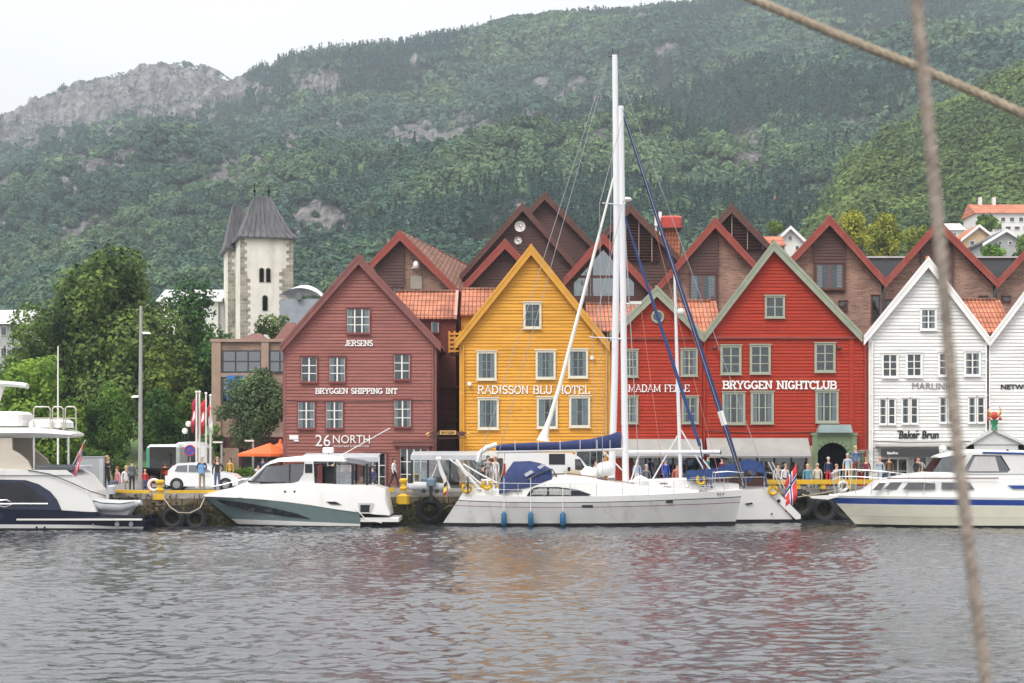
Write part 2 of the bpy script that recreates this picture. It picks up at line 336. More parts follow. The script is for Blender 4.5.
# weed and barnacle stains hang on the wall as ragged growth
M_weed = mat('seaweed', (.05, .045, .015), .7, var=.6, vscale=4)
rs = np.random.RandomState(5); n = 16000
xw = rs.uniform(-27, 27, n); yw_ = np.interp(xw, [q[0] for q in QL], [q[1] for q in QL]); C = np.stack([xw, yw_-.02-rs.rand(n)*.06, .02+np.abs(rs.normal(0, .45, n))], 1); Vq, Fq = leaf_quads(C, np.tile([0, -1., .3], (n, 1))+rs.normal(0, .3, (n, 3)), rs.uniform(.03, .09, n), 1.6)
tt = np.array([.035, .035, .014])*(rs.uniform(.5, 1.8, (n, 1)))
o = bpy.data.objects.new('seaweed', np_mesh('seaweed', Vq, Fq, attr_mat('weed_leaf', transl=0), tt)); COL.objects.link(o); setp(o, kind='stuff')

RID = [(-400, 185), (-150, 150), (0, 122), (60, 92), (150, 75), (215, 72), (236, 84), (262, 72), (300, 59), (330, 54), (400, 49), (450, 40), (500, 29), (560, 21), (640, 12), (700, 5), (800, -18), (1024, -63), (1400, -110)]
DRI = [(-400, 1500), (200, 1560), (236, 1500), (262, 1400), (500, 1350), (700, 1500), (1400, 1650)]
SPU = [(600, 330), (770, 275), (810, 255), (838, 232), (864, 178), (900, 150), (930, 138), (960, 122), (1024, 84), (1100, 50), (1400, 0)]
def terr(Xx, Yy):
    px = 512+F*Xx/Yy; r = np.interp(px, *zip(*RID)); D = np.interp(px, *zip(*DRI)); zr = EYE+(HZ-r)*D/F
    t = (Yy-320)/(D-320); tc_ = np.clip(t, 0, 1)
    z = -6+11*np.clip((Yy-284)/60, 0, 1)+(zr-5)*(.25*tc_+.75*tc_**1.12)
    n1 = (fbm(Xx/210+3, Yy/210, 11, 4)-.5)*90+(fbm(Xx/60, Yy/60+9, 21, 3)-.5)*30
    z = z+n1*np.clip(tc_*3, 0, 1)*np.clip((1.0-tc_)*5, .0, 1)
    # cliff under the left summit
    z = np.where(t > 1, zr-(Yy-D)*.3, z)
    s = np.interp(px, *zip(*SPU)); zs = EYE+(HZ-s)*560/F
    ts = np.clip((Yy-285)/275, 0, 1); z2 = 3+(zs-3)*ts**.85+(fbm(Xx/40, Yy/40, 31, 3)-.5)*16*np.clip(ts*4, 0, 1); z2 = np.where(Yy > 560, z2-(Yy-560)*.55, z2)
    return np.maximum(z, np.where(px > 600, z2, -50)), px, t, (z2 > z) & (px > 600)
ROCK = [(60, 110, 70, 26, .85), (110, 90, 60, 24, .9), (165, 84, 60, 26, 1.0), (20, 138, 40, 20, .65), (210, 84, 34, 18, 1.0), (190, 108, 30, 10, .6), (105, 150, 25, 10, .55), (90, 168, 26, 16, .6), (70, 190, 18, 12, .5), (315, 84, 26, 16, .9), (270, 68, 14, 8, .4), (295, 143, 18, 12, .95), (340, 150, 14, 8, .6), (235, 172, 16, 16, .95), (210, 182, 14, 10, .7), (315, 225, 40, 20, .9), (345, 245, 25, 12, .7), (90, 230, 30, 16, .8), (60, 245, 16, 8, .6), (425, 140, 42, 18, 1.0), (470, 128, 36, 16, .8), (540, 88, 20, 9, .8), (555, 102, 12, 10, .8), (580, 82, 18, 8, .7), (525, 115, 10, 10, .8), (665, 52, 18, 8, .8), (750, 150, 20, 22, .9), (752, 158, 12, 14, .9), (775, 50, 10, 5, .6), (820, 190, 24, 7, .9), (900, 60, 18, 8, .6), (850, 125, 34, 7, .7), (415, 60, 8, 6, .5), (640, 18, 20, 4, .6), (170, 110, 16, 10, .6), (380, 98, 10, 8, .5), (360, 175, 12, 6, .5), (480, 55, 12, 5, .4)]
def rockiness(Xx, Yy, z, px):
    py = HZ-(z-EYE)*F/Yy; r = np.zeros_like(px)
    for cx, cy, rx, ry, k in ROCK: r = np.maximum(r, k*1.35*np.exp(-(((px-cx)/rx)**2+((py-cy)/ry)**2)*1.1))
    r = np.maximum(r, np.clip((fbm(px/30+5, py/13, 88, 3)-.60)*7, 0, .8)*(px < 640)*(py > 80))
    n = fbm(px/9, py/6, 77, 4); return r*(.25+1.6*n), py
am = np.linspace(-.42, .42, 900); ym = np.concatenate([np.arange(284, 700, 5), np.arange(700, 1750, 6), np.arange(1750, 2400, 60)])
Ag, Yg = np.meshgrid(am, ym); Xg = Ag*Yg; Zg, pxg, tg, spg = terr(Xg, Yg); rk, pyg = rockiness(Xg, Yg, Zg, pxg)
# crags: rock faces are broken into ledges
rr = np.clip((rk-.3)/.3, 0, 1)*(~spg); Zg = Zg+rr*np.clip((Yg/1400)**2, .12, 1)*((vn(pxg/1.6, Yg/6, 91)-.5)*3+(vn(pxg/5, Yg/14, 93)-.5)*6+(vn(pxg/16, Yg/30, 92)-.5)*12)
gv = np.stack([np.full_like(Zg, .030), np.full_like(Zg, .042), np.full_like(Zg, .018)], -1)
rv = (np.array([.235, .22, .215])[None, None]*(.35+1.0*vn(pxg/2.5, pyg/3.5, 55))[..., None]); cc = gv*(1-rr[..., None])+rv*rr[..., None]
V = np.stack([Xg, Yg, Zg], -1).reshape(-1, 3); nx = len(am); i = (np.arange(len(ym)-1)[:, None]*nx+np.arange(nx-1)[None]).ravel()
def hill_mat():
    m = attr_mat('mountain_ground', transl=0, rough=.9); nt = m.node_tree; N = nt.nodes.new; L = nt.links.new; b = nt.nodes['Principled BSDF']; a = [n for n in nt.nodes if n.type == 'ATTRIBUTE'][0]
    tc = N('ShaderNodeTexCoord'); mp = N('ShaderNodeMapping'); mp.inputs['Scale'].default_value = (1, 1, .45); L(tc.outputs['Object'], mp.inputs[0])
    n = N('ShaderNodeTexNoise'); n.inputs['Scale'].default_value = .16; n.inputs['Detail'].default_value = 8; n.inputs['Roughness'].default_value = .7; L(mp.outputs[0], n.inputs[0])
    mr = N('ShaderNodeMapRange'); mr.inputs['From Min'].default_value = .35; mr.inputs['From Max'].default_value = .65; mr.inputs['To Min'].default_value = .25; mr.inputs['To Max'].default_value = 1.5; L(n.outputs[0], mr.inputs[0])
    v = N('ShaderNodeVectorMath'); v.operation = 'SCALE'; L(a.outputs['Color'], v.inputs[0]); L(mr.outputs[0], v.inputs['Scale']); L(v.outputs[0], b.inputs['Base Color'])
    bp = N('ShaderNodeBump'); bp.inputs['Strength'].default_value = 1; bp.inputs['Distance'].default_value = 6; L(n.outputs[0], bp.inputs['Height']); L(bp.outputs[0], b.inputs['Normal']); return m
o = bpy.data.objects.new('mountain', np_mesh('mountain', V, np.stack([i, i+1, i+nx+1, i+nx], 1), hill_mat(), cc.reshape(-1, 3))); COL.objects.link(o); setp(o, kind='structure')

M_leaf = attr_mat('leaves')
def forest(name, n, yr, ar, nq, hs, only, seed, dens_keep=1.0):
    """a wood: n crowns of nq leaf clumps each, scattered over the slope"""
    rs = np.random.RandomState(seed)
    Yy = np.sqrt(rs.uniform(yr[0]**2, yr[1]**2, n)); a = rs.uniform(ar[0], ar[1], n); Xx = a*Yy
    z, px, t, sp = terr(Xx, Yy); rk, py = rockiness(Xx, Yy, z, px); keep = (rk < .42+.15*rs.rand(n)) | sp | (rs.rand(n) < .30)
    keep &= (t < 1.02) | sp
    keep &= sp if only == 'spur' else ~sp
    keep &= (px > -90) & (px < 1115)
    Xx, Yy, z, px, py, rk, sp = [q[keep] for q in (Xx, Yy, z, px, py, rk, sp)]; n = len(Xx)
    zone = fbm(Xx/90, Yy/90, 41, 3); con = (zone+rs.normal(0, .06, n)+.10*((px > 640) & (px < 860) & (py < 120))-.05*(px < 500)) > .60
    if only == 'spur': con &= px < 800
    S = hs*rs.uniform(.65, 1.25, n)*np.where((rk > .5) & ~sp, .5, 1.0)*np.where((px < 245) & (py < 125) & ~sp, .55, 1.0); H = S*np.where(con, 2.6, 1.55); R = S*np.where(con, .55, .95)
    # base tone of each crown
    k1 = fbm(Xx/55+7, Yy/55, 51, 3); light = np.clip((k1-.42)*3.2+rs.normal(0, .3, n), 0, 1)
    dk = np.array([.050, .104, .072]); lt = np.array([.14, .22, .095]); cn = np.array([.034, .084, .06])
    if only == 'spur': dk = np.array([.035, .08, .03]); lt = np.array([.15, .215, .055])
    bl = ((px > 560) & (py > 95) & (py < 260))*.25
    if only == 'spur': light = np.clip(light*1.0-.1+np.clip((py-60)/220, 0, .25)+.15+.35*(k1 > .56), 0, 1)
    c = dk+(lt-dk)*np.clip(light*.8+bl, 0, 1)[:, None]; c = np.where(con[:, None], cn*(.8+.6*rs.rand(n, 1)), c)*rs.uniform(.72, 1.3, (n, 1))
    g = rs.normal(size=(n, nq, 3)); g /= np.linalg.norm(g, axis=2, keepdims=True); g[:, :, 2] = np.abs(g[:, :, 2])*1.25-.25
    lob = rs.normal(size=(n, 4, 3)); lob /= np.linalg.norm(lob, axis=2, keepdims=True); bulge = (np.einsum('nqk,nlk->nql', g, lob).max(2))  # lobes
    rad = (.72+.34*np.clip(bulge, 0, 1))*(1+rs.normal(0, .09, (n, nq)))
    hfrac = np.clip((g[:, :, 2]+.25)/1.25, 0, 1)
    conR = 1.05-hfrac*.95
    shape = np.where(con[:, None], conR, 1.0)
    gx = g[:, :, 0]*rad*R[:, None]*shape; gy = g[:, :, 1]*rad*R[:, None]*shape
    gz = np.where(con[:, None], hfrac*H[:, None], (.42+g[:, :, 2]*.55*rad)*H[:, None])
    C = np.stack([Xx[:, None]+gx, Yy[:, None]+gy, z[:, None]+gz], -1).reshape(-1, 3)
    Nn = (g+rs.normal(0, .38, g.shape)); Nn[:, :, 2] += .25; Nn = Nn.reshape(-1, 3)
    sz = (R[:, None]*2.3/math.sqrt(nq)*rs.uniform(.6, 1.25, (n, nq))*np.where(con[:, None], .9, 1)).ravel()
    T = (c[:, None]*rs.uniform(.84, 1.18, (n, nq, 1))).reshape(-1, 3)
    V, Fq = leaf_quads(C, Nn, sz)
    o = bpy.data.objects.new(name, np_mesh(name, V, Fq, M_leaf, T)); COL.objects.link(o); setp(o, kind='stuff'); return n
print('forest', forest('forest', 13500, (370, 760), (-.36, .36), 150, 3.3, 'main', 7), forest('forest', 60000, (760, 1640), (-.36, .36), 40, 3.3, 'main', 8), forest('woodland', 1700, (290, 640), (.05, .36), 1100, 7.2, 'spur', 9))

# lawn behind the quay on the left
b = MB(); m_grass = mat('lawn_grass', (.09, .17, .03), .9, var=.3, vscale=.8, bump=.5, bscale=10)
b.add([(X(-60, 135), 135, QZ+.1), (X(215, 128), 128, QZ+.1), (X(215, 150), 150, 4.2), (X(-60, 160), 160, 4.6), (X(-60, 230), 230, 8), (X(215, 230), 230, 8)], [(0, 1, 2, 3), (3, 2, 5, 4)])
b.build('lawn', m_grass, kind='structure')
# haze
b = MB(); b.box(-1400, 1400, -320, 2500, -4.2, 640)
hz = b.build('haze', [], kind='stuff'); m = bpy.data.materials.new('haze_air'); m.use_nodes = True; nt = m.node_tree; nt.nodes.clear()
o_ = nt.nodes.new('ShaderNodeOutputMaterial'); pv = nt.nodes.new('ShaderNodeVolumePrincipled'); nt.links.new(pv.outputs[0], o_.inputs['Volume'])
pv.inputs['Color'].default_value = (.74, .86, .98, 1); pv.inputs['Density'].default_value = 0.00026; pv.inputs['Anisotropy'].default_value = .2
hz.data.materials.append(m)
# ------------------------------------------------------------------ buildings
M_vgrey = mat('dish_grey', (.48, .48, .47), .5)
M_cas_w = mat('white_paint', (.78, .76, .71), .5, var=.05); M_cas_c = mat('cream_paint', (.66, .62, .50), .5, var=.06); M_cas_g = mat('sage_paint', (.33, .35, .27), .5, var=.08)
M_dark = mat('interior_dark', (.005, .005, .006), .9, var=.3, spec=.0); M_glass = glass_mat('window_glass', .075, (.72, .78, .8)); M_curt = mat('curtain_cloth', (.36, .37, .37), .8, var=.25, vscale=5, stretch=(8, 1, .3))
M_gd = glass_mat('tinted_glass', .15, (.12, .16, .2))
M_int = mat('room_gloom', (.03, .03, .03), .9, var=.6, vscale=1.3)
def window(par, cx, cy, wpx, hpx, Y, yw, cols, rows, cas, sash, ct=.11, curtain=None, back=None, deep=.1, name='window', label=None, gl=None):
    u0, u1 = X(cx-wpx/2, Y), X(cx+wpx/2, Y); z0, z1 = Z(cy+hpx/2, Y), Z(cy-hpx/2, Y); b = MB(); d = yw-deep
    b.box(u0, u0+ct, d, yw, z0, z1); b.box(u1-ct, u1, d, yw, z0, z1); b.box(u0+ct, u1-ct, d, yw, z1-ct, z1); b.box(u0+ct, u1-ct, d-.02, yw, z0, z0+ct)
    b.box(u0-.05, u1+.05, d-.05, d-.001, z1, z1+.06); b.box(u0-.04, u1+.04, d-.05, d-.001, z0-.05, z0-.002)
    b.box(u0+ct, u1-ct, yw-.036, yw-.03, z0+ct, z1-ct, 1)
    a0, a1, c0, c1 = u0+ct, u1-ct, z0+ct, z1-ct
    for i in range(cols+1):
        t = .04 if i in (0, cols) else (.075 if cols == 2 or True else .05); xx = a0+(a1-a0)*i/cols; b.box(max(a0, xx-t/2), min(a1, xx+t/2), d+.03, yw-.045, c0, c1, 2)
    for i in range(1, rows):
        zz = c0+(c1-c0)*i/rows; b.box(a0, a1, d+.033, yw-.048, zz-.022, zz+.022, 2)
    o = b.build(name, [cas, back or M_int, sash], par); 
    if label: o['label'] = label
    g = MB().box(a0+.001, a1-.001, yw-.062, yw-.060, c0+.001, c1-.001).build('pane', gl or M_glass, o)
    cu = curtain if curtain is not None else random.random() < .35
    if cu:
        q = MB(); ww = (a1-a0)*random.uniform(.2, .34); top = c1
        for sx in (0, 1):
            s0 = a0 if sx == 0 else a1-ww; pts = []
            for k in range(9): pts.append((s0+ww*k/8, yw-.047+.006*(k % 2)))
            q.loft([[(x, y, c0) for x, y in pts], [(x, y, top) for x, y in pts]], False)
        q.build('curtain', M_curt, o)
    return o
SKEW = .17
def board_wall(b, Y, y0, xl, xr, zb, ax, az, lx, lz, rx, rz, pitch=.19, mi=0):
    """clapboards as real sawtooth strips, clipped to the gable"""
    z = zb
    def lim(z):
        l, r = xl, xr
        if z > lz: l = max(l, lx+(ax-lx)*(z-lz)/(az-lz))
        if z > rz: r = min(r, rx+(ax-rx)*(z-rz)/(az-rz))
        return l, max(r, l)
    while z < az:
        z1 = min(z+pitch, az); l0, r0 = lim(z); l1, r1 = lim(z1)
        b.add([(l0, y0-.05, z), (r0, y0-.05, z), (r1, y0-.004, z1), (l1, y0-.004, z1), (l0, y0, z), (r0, y0, z)], [(0, 1, 2, 3), (4, 5, 1, 0)], mi); z = z1
def side_wall(b, x, sgn, y0, y1, z0, z1, pitch=.17, mi=0):
    z = z0
    while z < z1:
        e = min(z+pitch, z1); b.add([(x+sgn*.032, y0, z), (x+sgn*.032, y1, z), (x+sgn*.004, y1, e), (x+sgn*.004, y0, e), (x, y0, z), (x, y1, z)], [(0, 1, 2, 3), (0, 4, 5, 1)], mi); z = e
def gable(name, label, Y, xl, xr, apex, le, re, wall, rake, roof, depth=12, rw=7, zb=QZ, over=.35, pitch=.19, sides=True, corner=None, base=None, cat='building', group=None, louvre=None, th=.16, sidem=None, skew=None):
    SKEW = skew if skew is not None else float(np.interp(apex[0], [355, 530, 656, 773, 930, 1050], [0, .02, .08, .16, .23, .27]))
    """gable-fronted house; positions are columns and rows of its facade plane"""
    ax, az = X(apex[0], Y), Z(apex[1], Y); lx, lz = X(le[0], Y), Z(le[1], Y); rx, rz = X(re[0], Y), Z(re[1], Y); ul, ur = X(xl, Y), X(xr, Y)
    t = thing(name, label, cat, ((ul+ur)/2, Y, zb), group); w_ = rw*Y/F
    b = MB(); slL = (az-lz)/(ax-lx); slR = (az-rz)/(rx-ax)
    drop = w_*.9
    if wall == 'none': pass
    elif pitch: board_wall(b, Y, Y, ul, ur, zb, ax, az-drop*1.1, lx, lz-drop*1.1, rx, rz-drop*1.1, pitch)
    def wz(x): return az-drop*1.15-(slL*(ax-x) if x < ax else slR*(x-ax))
    b.prism([(ul, zb), (ur, zb), (ur, max(zb+.1, wz(ur))), (ax, az-drop*1.15), (ul, max(zb+.1, wz(ul)))], Y, Y+depth, 1)
    if sides:
        side_wall(b, ur, 1, Y, Y+depth, zb, wz(ur), mi=1); side_wall(b, ul, -1, Y, Y+depth, zb, wz(ul), mi=1)
    wo = b.skew(Y, SKEW).build('wall', [wall, sidem or wall], t)
    if corner:
        for x in (ul, ur): MB().box(x-.09, x+.09, Y-.06, Y+.06, zb, wz(x)-.02).build('corner_board', corner, t)
    if base:
        MB().box(ul-.03, ur+.03, Y-.07, Y-.034, zb, zb+.5).build('plinth', base, t)
    r = MB()
    for (ex, ez) in ((lx, lz), (rx, rz)):
        dx, dz = ex-ax, ez-az; d = math.hypot(dx, dz); nx, nz_ = -dz/d, dx/d
        if nz_ < 0: nx, nz_ = -nx, -nz_
        r.prism([(ax, az), (ex, ez), (ex-nx*0, ez-th*1.2), (ax, az-th*1.3)], Y-over, Y+depth+.2)
    ro = r.skew(Y, SKEW).build('roof', roof, t)
    if roof is not rake:     # ridge tiles
        n = int((depth+over)/.4); rt = MB()
        for i in range(n): rt.lathe([(.085, 0), (.105, .36)], (ax, Y-over+i*.4, az+.005), 'y', 8)
        rt.skew(Y, SKEW).build('ridge_tiles', roof, ro)
    k = MB()
    for s, (ex, ez) in enumerate(((lx, lz), (rx, rz))):
        yy = Y-over-.05-s*.004
        k.prism([(ax, az+.03), (ex, ez+.03), (ex, ez-w_*1.25), (ax, az-w_*1.45)], yy, Y-over-.003+s*.001)
        k.prism([(ax, az+.06), (ex, ez+.06), (ex, ez-w_*.35), (ax, az-w_*.4)], yy-.03, yy-.004)
    k.build('barge_board', rake, t)
    return t
wallm = lambda n, c, d=None: mat(n, c, .62, var=.2, vscale=1.1, stretch=(.35, .35, 7), dirt=d, spec=.15)
M_pink = wallm('faded_maroon_boards', (.285, .112, .096), ((.34, .135, .10), 1.2, .55)); M_pinkd = mat('maroon_trim', (.20, .07, .062), .6, dirt=((.25, .12, .1), 2, .55))
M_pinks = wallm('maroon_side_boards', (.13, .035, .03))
M_yel = wallm('ochre_boards', (.64, .315, .045), ((.70, .36, .05), 1.2, .55)); M_yeld = mat('ochre_trim', (.60, .29, .03), .55, dirt=((.5, .3, .06), 2, .6))
M_red = wallm('red_boards', (.37, .038, .019), ((.43, .07, .035), 1.2, .56)); M_sage = mat('sage_barge', (.27, .30, .22), .6, dirt=((.2, .2, .14), 2, .58))
M_wht = wallm('white_boards', (.74, .74, .72), ((.62, .6, .54), .9, .62)); M_whtd = mat('white_trim', (.80, .79, .77), .55, var=.04)
M_tile = brick_mat('clay_tiles', (.46, .15, .08), (.56, .22, .12), (.20, .07, .04), .24, .34, .03, 1.0, True)
M_tiled = brick_mat('old_clay_tiles', (.24, .10, .06), (.33, .15, .09), (.08, .04, .03), .24, .34, .03, 1.0, True)
M_brick = brick_mat('red_brown_brick', (.17, .075, .052), (.33, .18, .13), (.26, .21, .17), .42, .13, .02, .5)
M_bred = mat('oxide_red_barge', (.26, .047, .032), .55, dirt=((.34, .1, .07), 1.5, .55)); M_bdk = mat('dark_stained_timber', (.07, .024, .018), .6, var=.25, vscale=2, stretch=(.4, .4, 6)); M_bdk2 = mat('dark_barge', (.105, .04, .03), .6, var=.2)
Y1 = 103.0
# maroon house
t = gable('gabled_house', 'faded maroon clapboard gabled house with white nine-pane windows, left end of the front row', Y1, 284.5, 435, (359, 255.5), (280.5, 346), (441, 344), M_pink, M_pinkd, M_tiled, 14, 6.5, corner=M_pinkd, sidem=M_pinks)
M_winr = mat('maroon_casing', (.20, .05, .045), .5)
for (x, y, w_, h, c, r) in [(358.5, 321, 24, 25.5, 3, 3), (309.3, 369.5, 17, 26, 2, 3), (337.4, 369.5, 17, 26, 2, 3), (402, 367, 17, 26, 2, 3), (306.5, 415, 18, 28, 2, 3), (334.6, 415, 18, 28, 2, 3), (402.6, 413.5, 18, 28, 2, 3)]:
    window(t, x, y, w_, h, Y1, Y1-.045, c, r, M_winr, M_cas_w, .06)
for (x, y, w_, h, c, r) in [(376, 471, 22, 37, 3, 3), (331, 471, 22, 37, 3, 3), (414, 468, 30, 41, 4, 3)]: window(t, x, y, w_, h, Y1, Y1-.045, c, r, M_pinkd, M_cas_w, .09, name='shop_window', curtain=False)
MB().box(X(394, Y1), X(434, Y1), Y1-.25, Y1-.055, Z(446, Y1), Z(441, Y1)).box(X(393, Y1), X(435, Y1), Y1-.3, Y1-.255, Z(442, Y1), Z(440, Y1)).build('shop_cornice', M_pinkd, t)
M_let = mat('letter_white', (.82, .8, .78), .4, var=.03); M_letk = mat('letter_black', (.02, .02, .022), .4); M_letg = mat('letter_grey', (.22, .22, .23), .4)
slab_text('JERSENS', M_let, 345, 373, 343.2, 5.2, Y1, t, Y1-.055, .2); slab_text('BRYGGEN SHIPPING INT', M_let, 315.5, 397.5, 391, 5, Y1, t, Y1-.055, .2, .17, .8)
text_mesh('26', M_let, 315.5, 330.5, 440.5, 11.5, Y1, t, Y1-.055, .0); text_mesh('NORTH', M_let, 333, 370, 439.2, 8.2, Y1, t, Y1-.055, .0); text_mesh('WHISKYBAR & DRINKS PUB', M_let, 333, 369, 446.3, 1.7, Y1, t, Y1-.055, .0)
MB().box(X(289.5, Y1), X(298.5, Y1), Y1-.08, Y1-.055, Z(439.5, Y1), Z(435, Y1)).box(X(294, Y1), X(299, Y1), Y1-.1, Y1-.055, Z(441.5, Y1), Z(440, Y1)).build('small_sign', M_let, t)
M_pipe = mat('pale_pipe', (.5, .45, .42), .4)
MB().tube([(X(433, Y1), Y1-.12, Z(347, Y1)), (X(433, Y1), Y1-.12, QZ)], .05).build('downpipe', M_pinkd, t)
# ochre house
t = gable('gabled_house', 'bright ochre yellow clapboard gabled house with cream window casings', Y1, 461, 609, (531, 245.5), (455.5, 341), (609.5, 344), M_yel, M_yeld, M_tile, 14, 6.8, corner=M_yeld)
M_sashg = mat('sash_greygreen', (.16, .2, .19), .5)
for (x, y, w_, h) in [(532.4, 315.6, 18, 26), (486.6, 365.7, 20, 28.5), (545.6, 364.7, 20, 28.5), (578, 363.7, 20, 28.5), (488.3, 413.7, 21, 31), (547.2, 412.8, 21, 31), (579.6, 411.8, 21, 31)]:
    window(t, x, y, w_, h, Y1, Y1-.045, 2 if y < 400 else 3, 3 if y < 400 else 2, M_cas_c, M_sashg, .12, curtain=y > 350)
slab_text('RADISSON BLU HOTEL', M_let, 477.5, 590, 389.8, 7.6, Y1, t, Y1-.055, .15, .12, .6)
for x in (469.5, 592): MB().lathe([(.11, 0), (.13, .1), (.06, .2)], (X(x, Y1), Y1-.25, Z(384 if x < 500 else 358, Y1)), 'y', 10).build('wall_lamp', M_let, t)
MB().box(X(468, Y1), X(520, Y1), Y1-.9, Y1-.2, Z(458, Y1), Z(451, Y1)).build('awning', M_cas_w, t)
window(t, 510, 472, 24, 26, Y1, Y1-.045, 3, 1, M_cas_c, M_sashg, .1, name='shop_window', curtain=False); window(t, 480, 472, 24, 26, Y1, Y1-.045, 3, 1, M_cas_c, M_sashg, .1, name='shop_window', curtain=False)
window(t, 590, 465, 30, 40, Y1, Y1-.045, 2, 2, M_cas_c, M_sashg, .1, name='shop_window', curtain=False)
# red tavern
t = gable('gabled_house', 'small red clapboard gabled house with sage barge boards and a round window', Y1+.02, 611, 702.4, (656.5, 287), (609.3, 334), (703, 334), M_red, M_sage, M_tile, 14, 7, corner=None)
YT = Y1+.02
for (x, y, w_, h) in [(629.5, 363.5, 17, 27), (689, 362.6, 17, 27), (629.5, 410, 17, 27), (690, 410, 17, 27)]: window(t, x, y, w_, h, YT, YT-.045, 2, 3, M_cas_g, M_cas_g, .1, curtain=True)
c0 = (X(657.6, YT), YT-.09, Z(317, YT)); rw_ = MB().torus(c0, .32, .07); w0 = rw_.build('round_window', M_cas_g, t, 40); MB().lathe([(.3, 0), (.3, .02)], (c0[0], c0[1]+.02, c0[2]), 'y', 20).build('pane', M_gd, w0)
MB().box(X(612, YT), X(702, YT), YT-.16, YT-.055, Z(339.5, YT), Z(337.5, YT)).build('string_course', M_bred, t)
slab_text('MADAM FELLE', M_let, 628, 689.5, 388.3, 6.8, YT, t, YT-.055, .15, .12, .55)
M_awn = mat('grey_white_awning', (.33, .32, .30), .7, dirt=((.33, .3, .26), 1.5, .5)); M_alu = mat('aluminium', (.6, .6, .6), .35, .6)
def awning(t, x0, x1, yt, yb, Y, out=.95):
    zt, zb = Z(yt, Y), Z(yb, Y-out); u0, u1 = X(x0, Y), X(x1, Y); b = MB(); n = 12; top = []; 
    b.loft([[(u0, Y-.05, zt), (u1, Y-.05, zt)], [(u0, Y-out*.5, (zt+zb)/2+.12), (u1, Y-out*.5, (zt+zb)/2+.12)], [(u0, Y-out, zb+.12), (u1, Y-out, zb+.12)], [(u0, Y-out-.02, zb-.1), (u1, Y-out-.02, zb-.1)]], False)
    o = b.build('awning', M_awn, t, 40); MB().box(u0, u1, Y-out-.06, Y-out-.021, zb-.02, zb+.1).box(u0, u0+.08, Y-out, Y-.05, zb, zb+.08).box(u1-.08, u1, Y-out, Y-.05, zb, zb+.08).build('awning_bar', M_alu, o); return o
def shopfront(t, x0, x1, yt, Y, n, m, glass=None):
    u0, u1 = X(x0, Y), X(x1, Y); zt = Z(yt, Y); b = MB().box(u0, u1, Y-.05, Y-.034, QZ, zt, 1); b.box(u0, u1, Y-.16, Y-.051, QZ, QZ+.45)
    for i in range(n+1): x = u0+(u1-u0)*i/n; b.box(x-.05, x+.05, Y-.16, Y-.051, QZ+.451, zt)
    o = b.build('shop_front', [m, M_int], t); MB().box(u0, u1, Y-.10, Y-.095, QZ+.46, zt-.01).build('pane', glass or M_gd, o); return o
awning(t, 612.5, 701.5, 439, 456, YT); shopfront(t, 632, 700, 457, YT, 5, M_bdk)
# red nightclub house
t = gable('gabled_house', 'large red clapboard gabled house with sage barge boards and a green arched portal', Y1, 703, 868, (773, 241.5), (703.5, 334), (861, 334), M_red, M_sage, M_tile, 14, 7)
window(t, 774.6, 307, 20, 22, Y1, Y1-.045, 2, 2, M_cas_g, M_cas_g, .1)
for (x, y, w_, h) in [(730.7, 360, 21, 29), (760, 359.5, 21, 29), (824.7, 357.7, 21, 29), (733.5, 408.3, 23, 32), (762, 407.7, 23, 32), (826.7, 406.7, 23, 32)]: window(t, x, y, w_, h, Y1, Y1-.045, 2 if y < 380 else 3, 3 if y < 380 else 2, M_cas_g, M_cas_g, .12, curtain=y > 380)
MB().box(X(703, Y1), X(867, Y1), Y1-.16, Y1-.055, Z(338.8, Y1), Z(336.8, Y1)).build('string_course', M_bred, t)
MB().box(X(849, Y1), X(853.5, Y1), Y1-.1, Y1-.055, QZ, Z(338.9, Y1)).build('pilaster', M_red, t)
for x in (714, 838): MB().lathe([(.05, 0), (.05, .25)], (X(x, Y1), Y1-.33, Z(347, Y1)), 'y', 8).ball((X(x, Y1), Y1-.36, Z(348.5, Y1)), .14).build('wall_lamp', M_bdk, t)
text_mesh('BRYGGEN NIGHTCLUB', M_let, 723, 836, 385, 7.2, Y1, t, Y1-.055, .035) if False else slab_text('BRYGGEN NIGHTCLUB', M_let, 722.5, 836.5, 385, 7.2, Y1, t, Y1-.055, .22, .16, .8)
awning(t, 706, 808, 438, 456, Y1); shopfront(t, 706, 808, 457, Y1, 6, M_bdk)
MB().box(X(806, Y1), X(811, Y1), Y1-.5, Y1-.036, QZ, Z(446, Y1)).build('awning_post', mat('tan_post', (.4, .33, .24), .6), t)
M_port = mat('portal_green', (.16, .22, .12), .55, dirt=((.24, .27, .17), 3, .55))
b = MB(); x0, x1, zt = X(812, Y1), X(854.5, Y1), Z(435.5, Y1); cx, rr_, zc = X(831.5, Y1), 16.3*Y1/F, Z(459, Y1); arcp = [(cx+rr_*math.cos(a), zc+rr_*math.sin(a)) for a in np.linspace(0, PI, 17)]
L_ = [(x0, QZ), (x0, zt), (cx, zt)]+arcp[8:]+[(cx-rr_, QZ)]; R_ = [(x1, QZ), (cx+rr_, QZ)]+arcp[:9]+[(cx, zt), (x1, zt)]
b.prism(L_, Y1-.4, Y1-.036); b.prism(R_, Y1-.4, Y1-.036); b.box(x0-.1, x1+.1, Y1-.5, Y1-.036, zt+.001, zt+.15); b.box(x0-.05, x0+.25, Y1-.46, Y1-.401, QZ, zt); b.box(x1-.25, x1+.05, Y1-.46, Y1-.401, QZ, zt)
for i in range(13):
    a = PI*(i+.5)/13; b.tube([(cx+rr_*1.04*math.cos(a), Y1-.43, zc+rr_*1.04*math.sin(a)), (cx+rr_*1.2*math.cos(a), Y1-.43, zc+rr_*1.2*math.sin(a))], .045, 4)
po = b.build('portal', M_port, t)
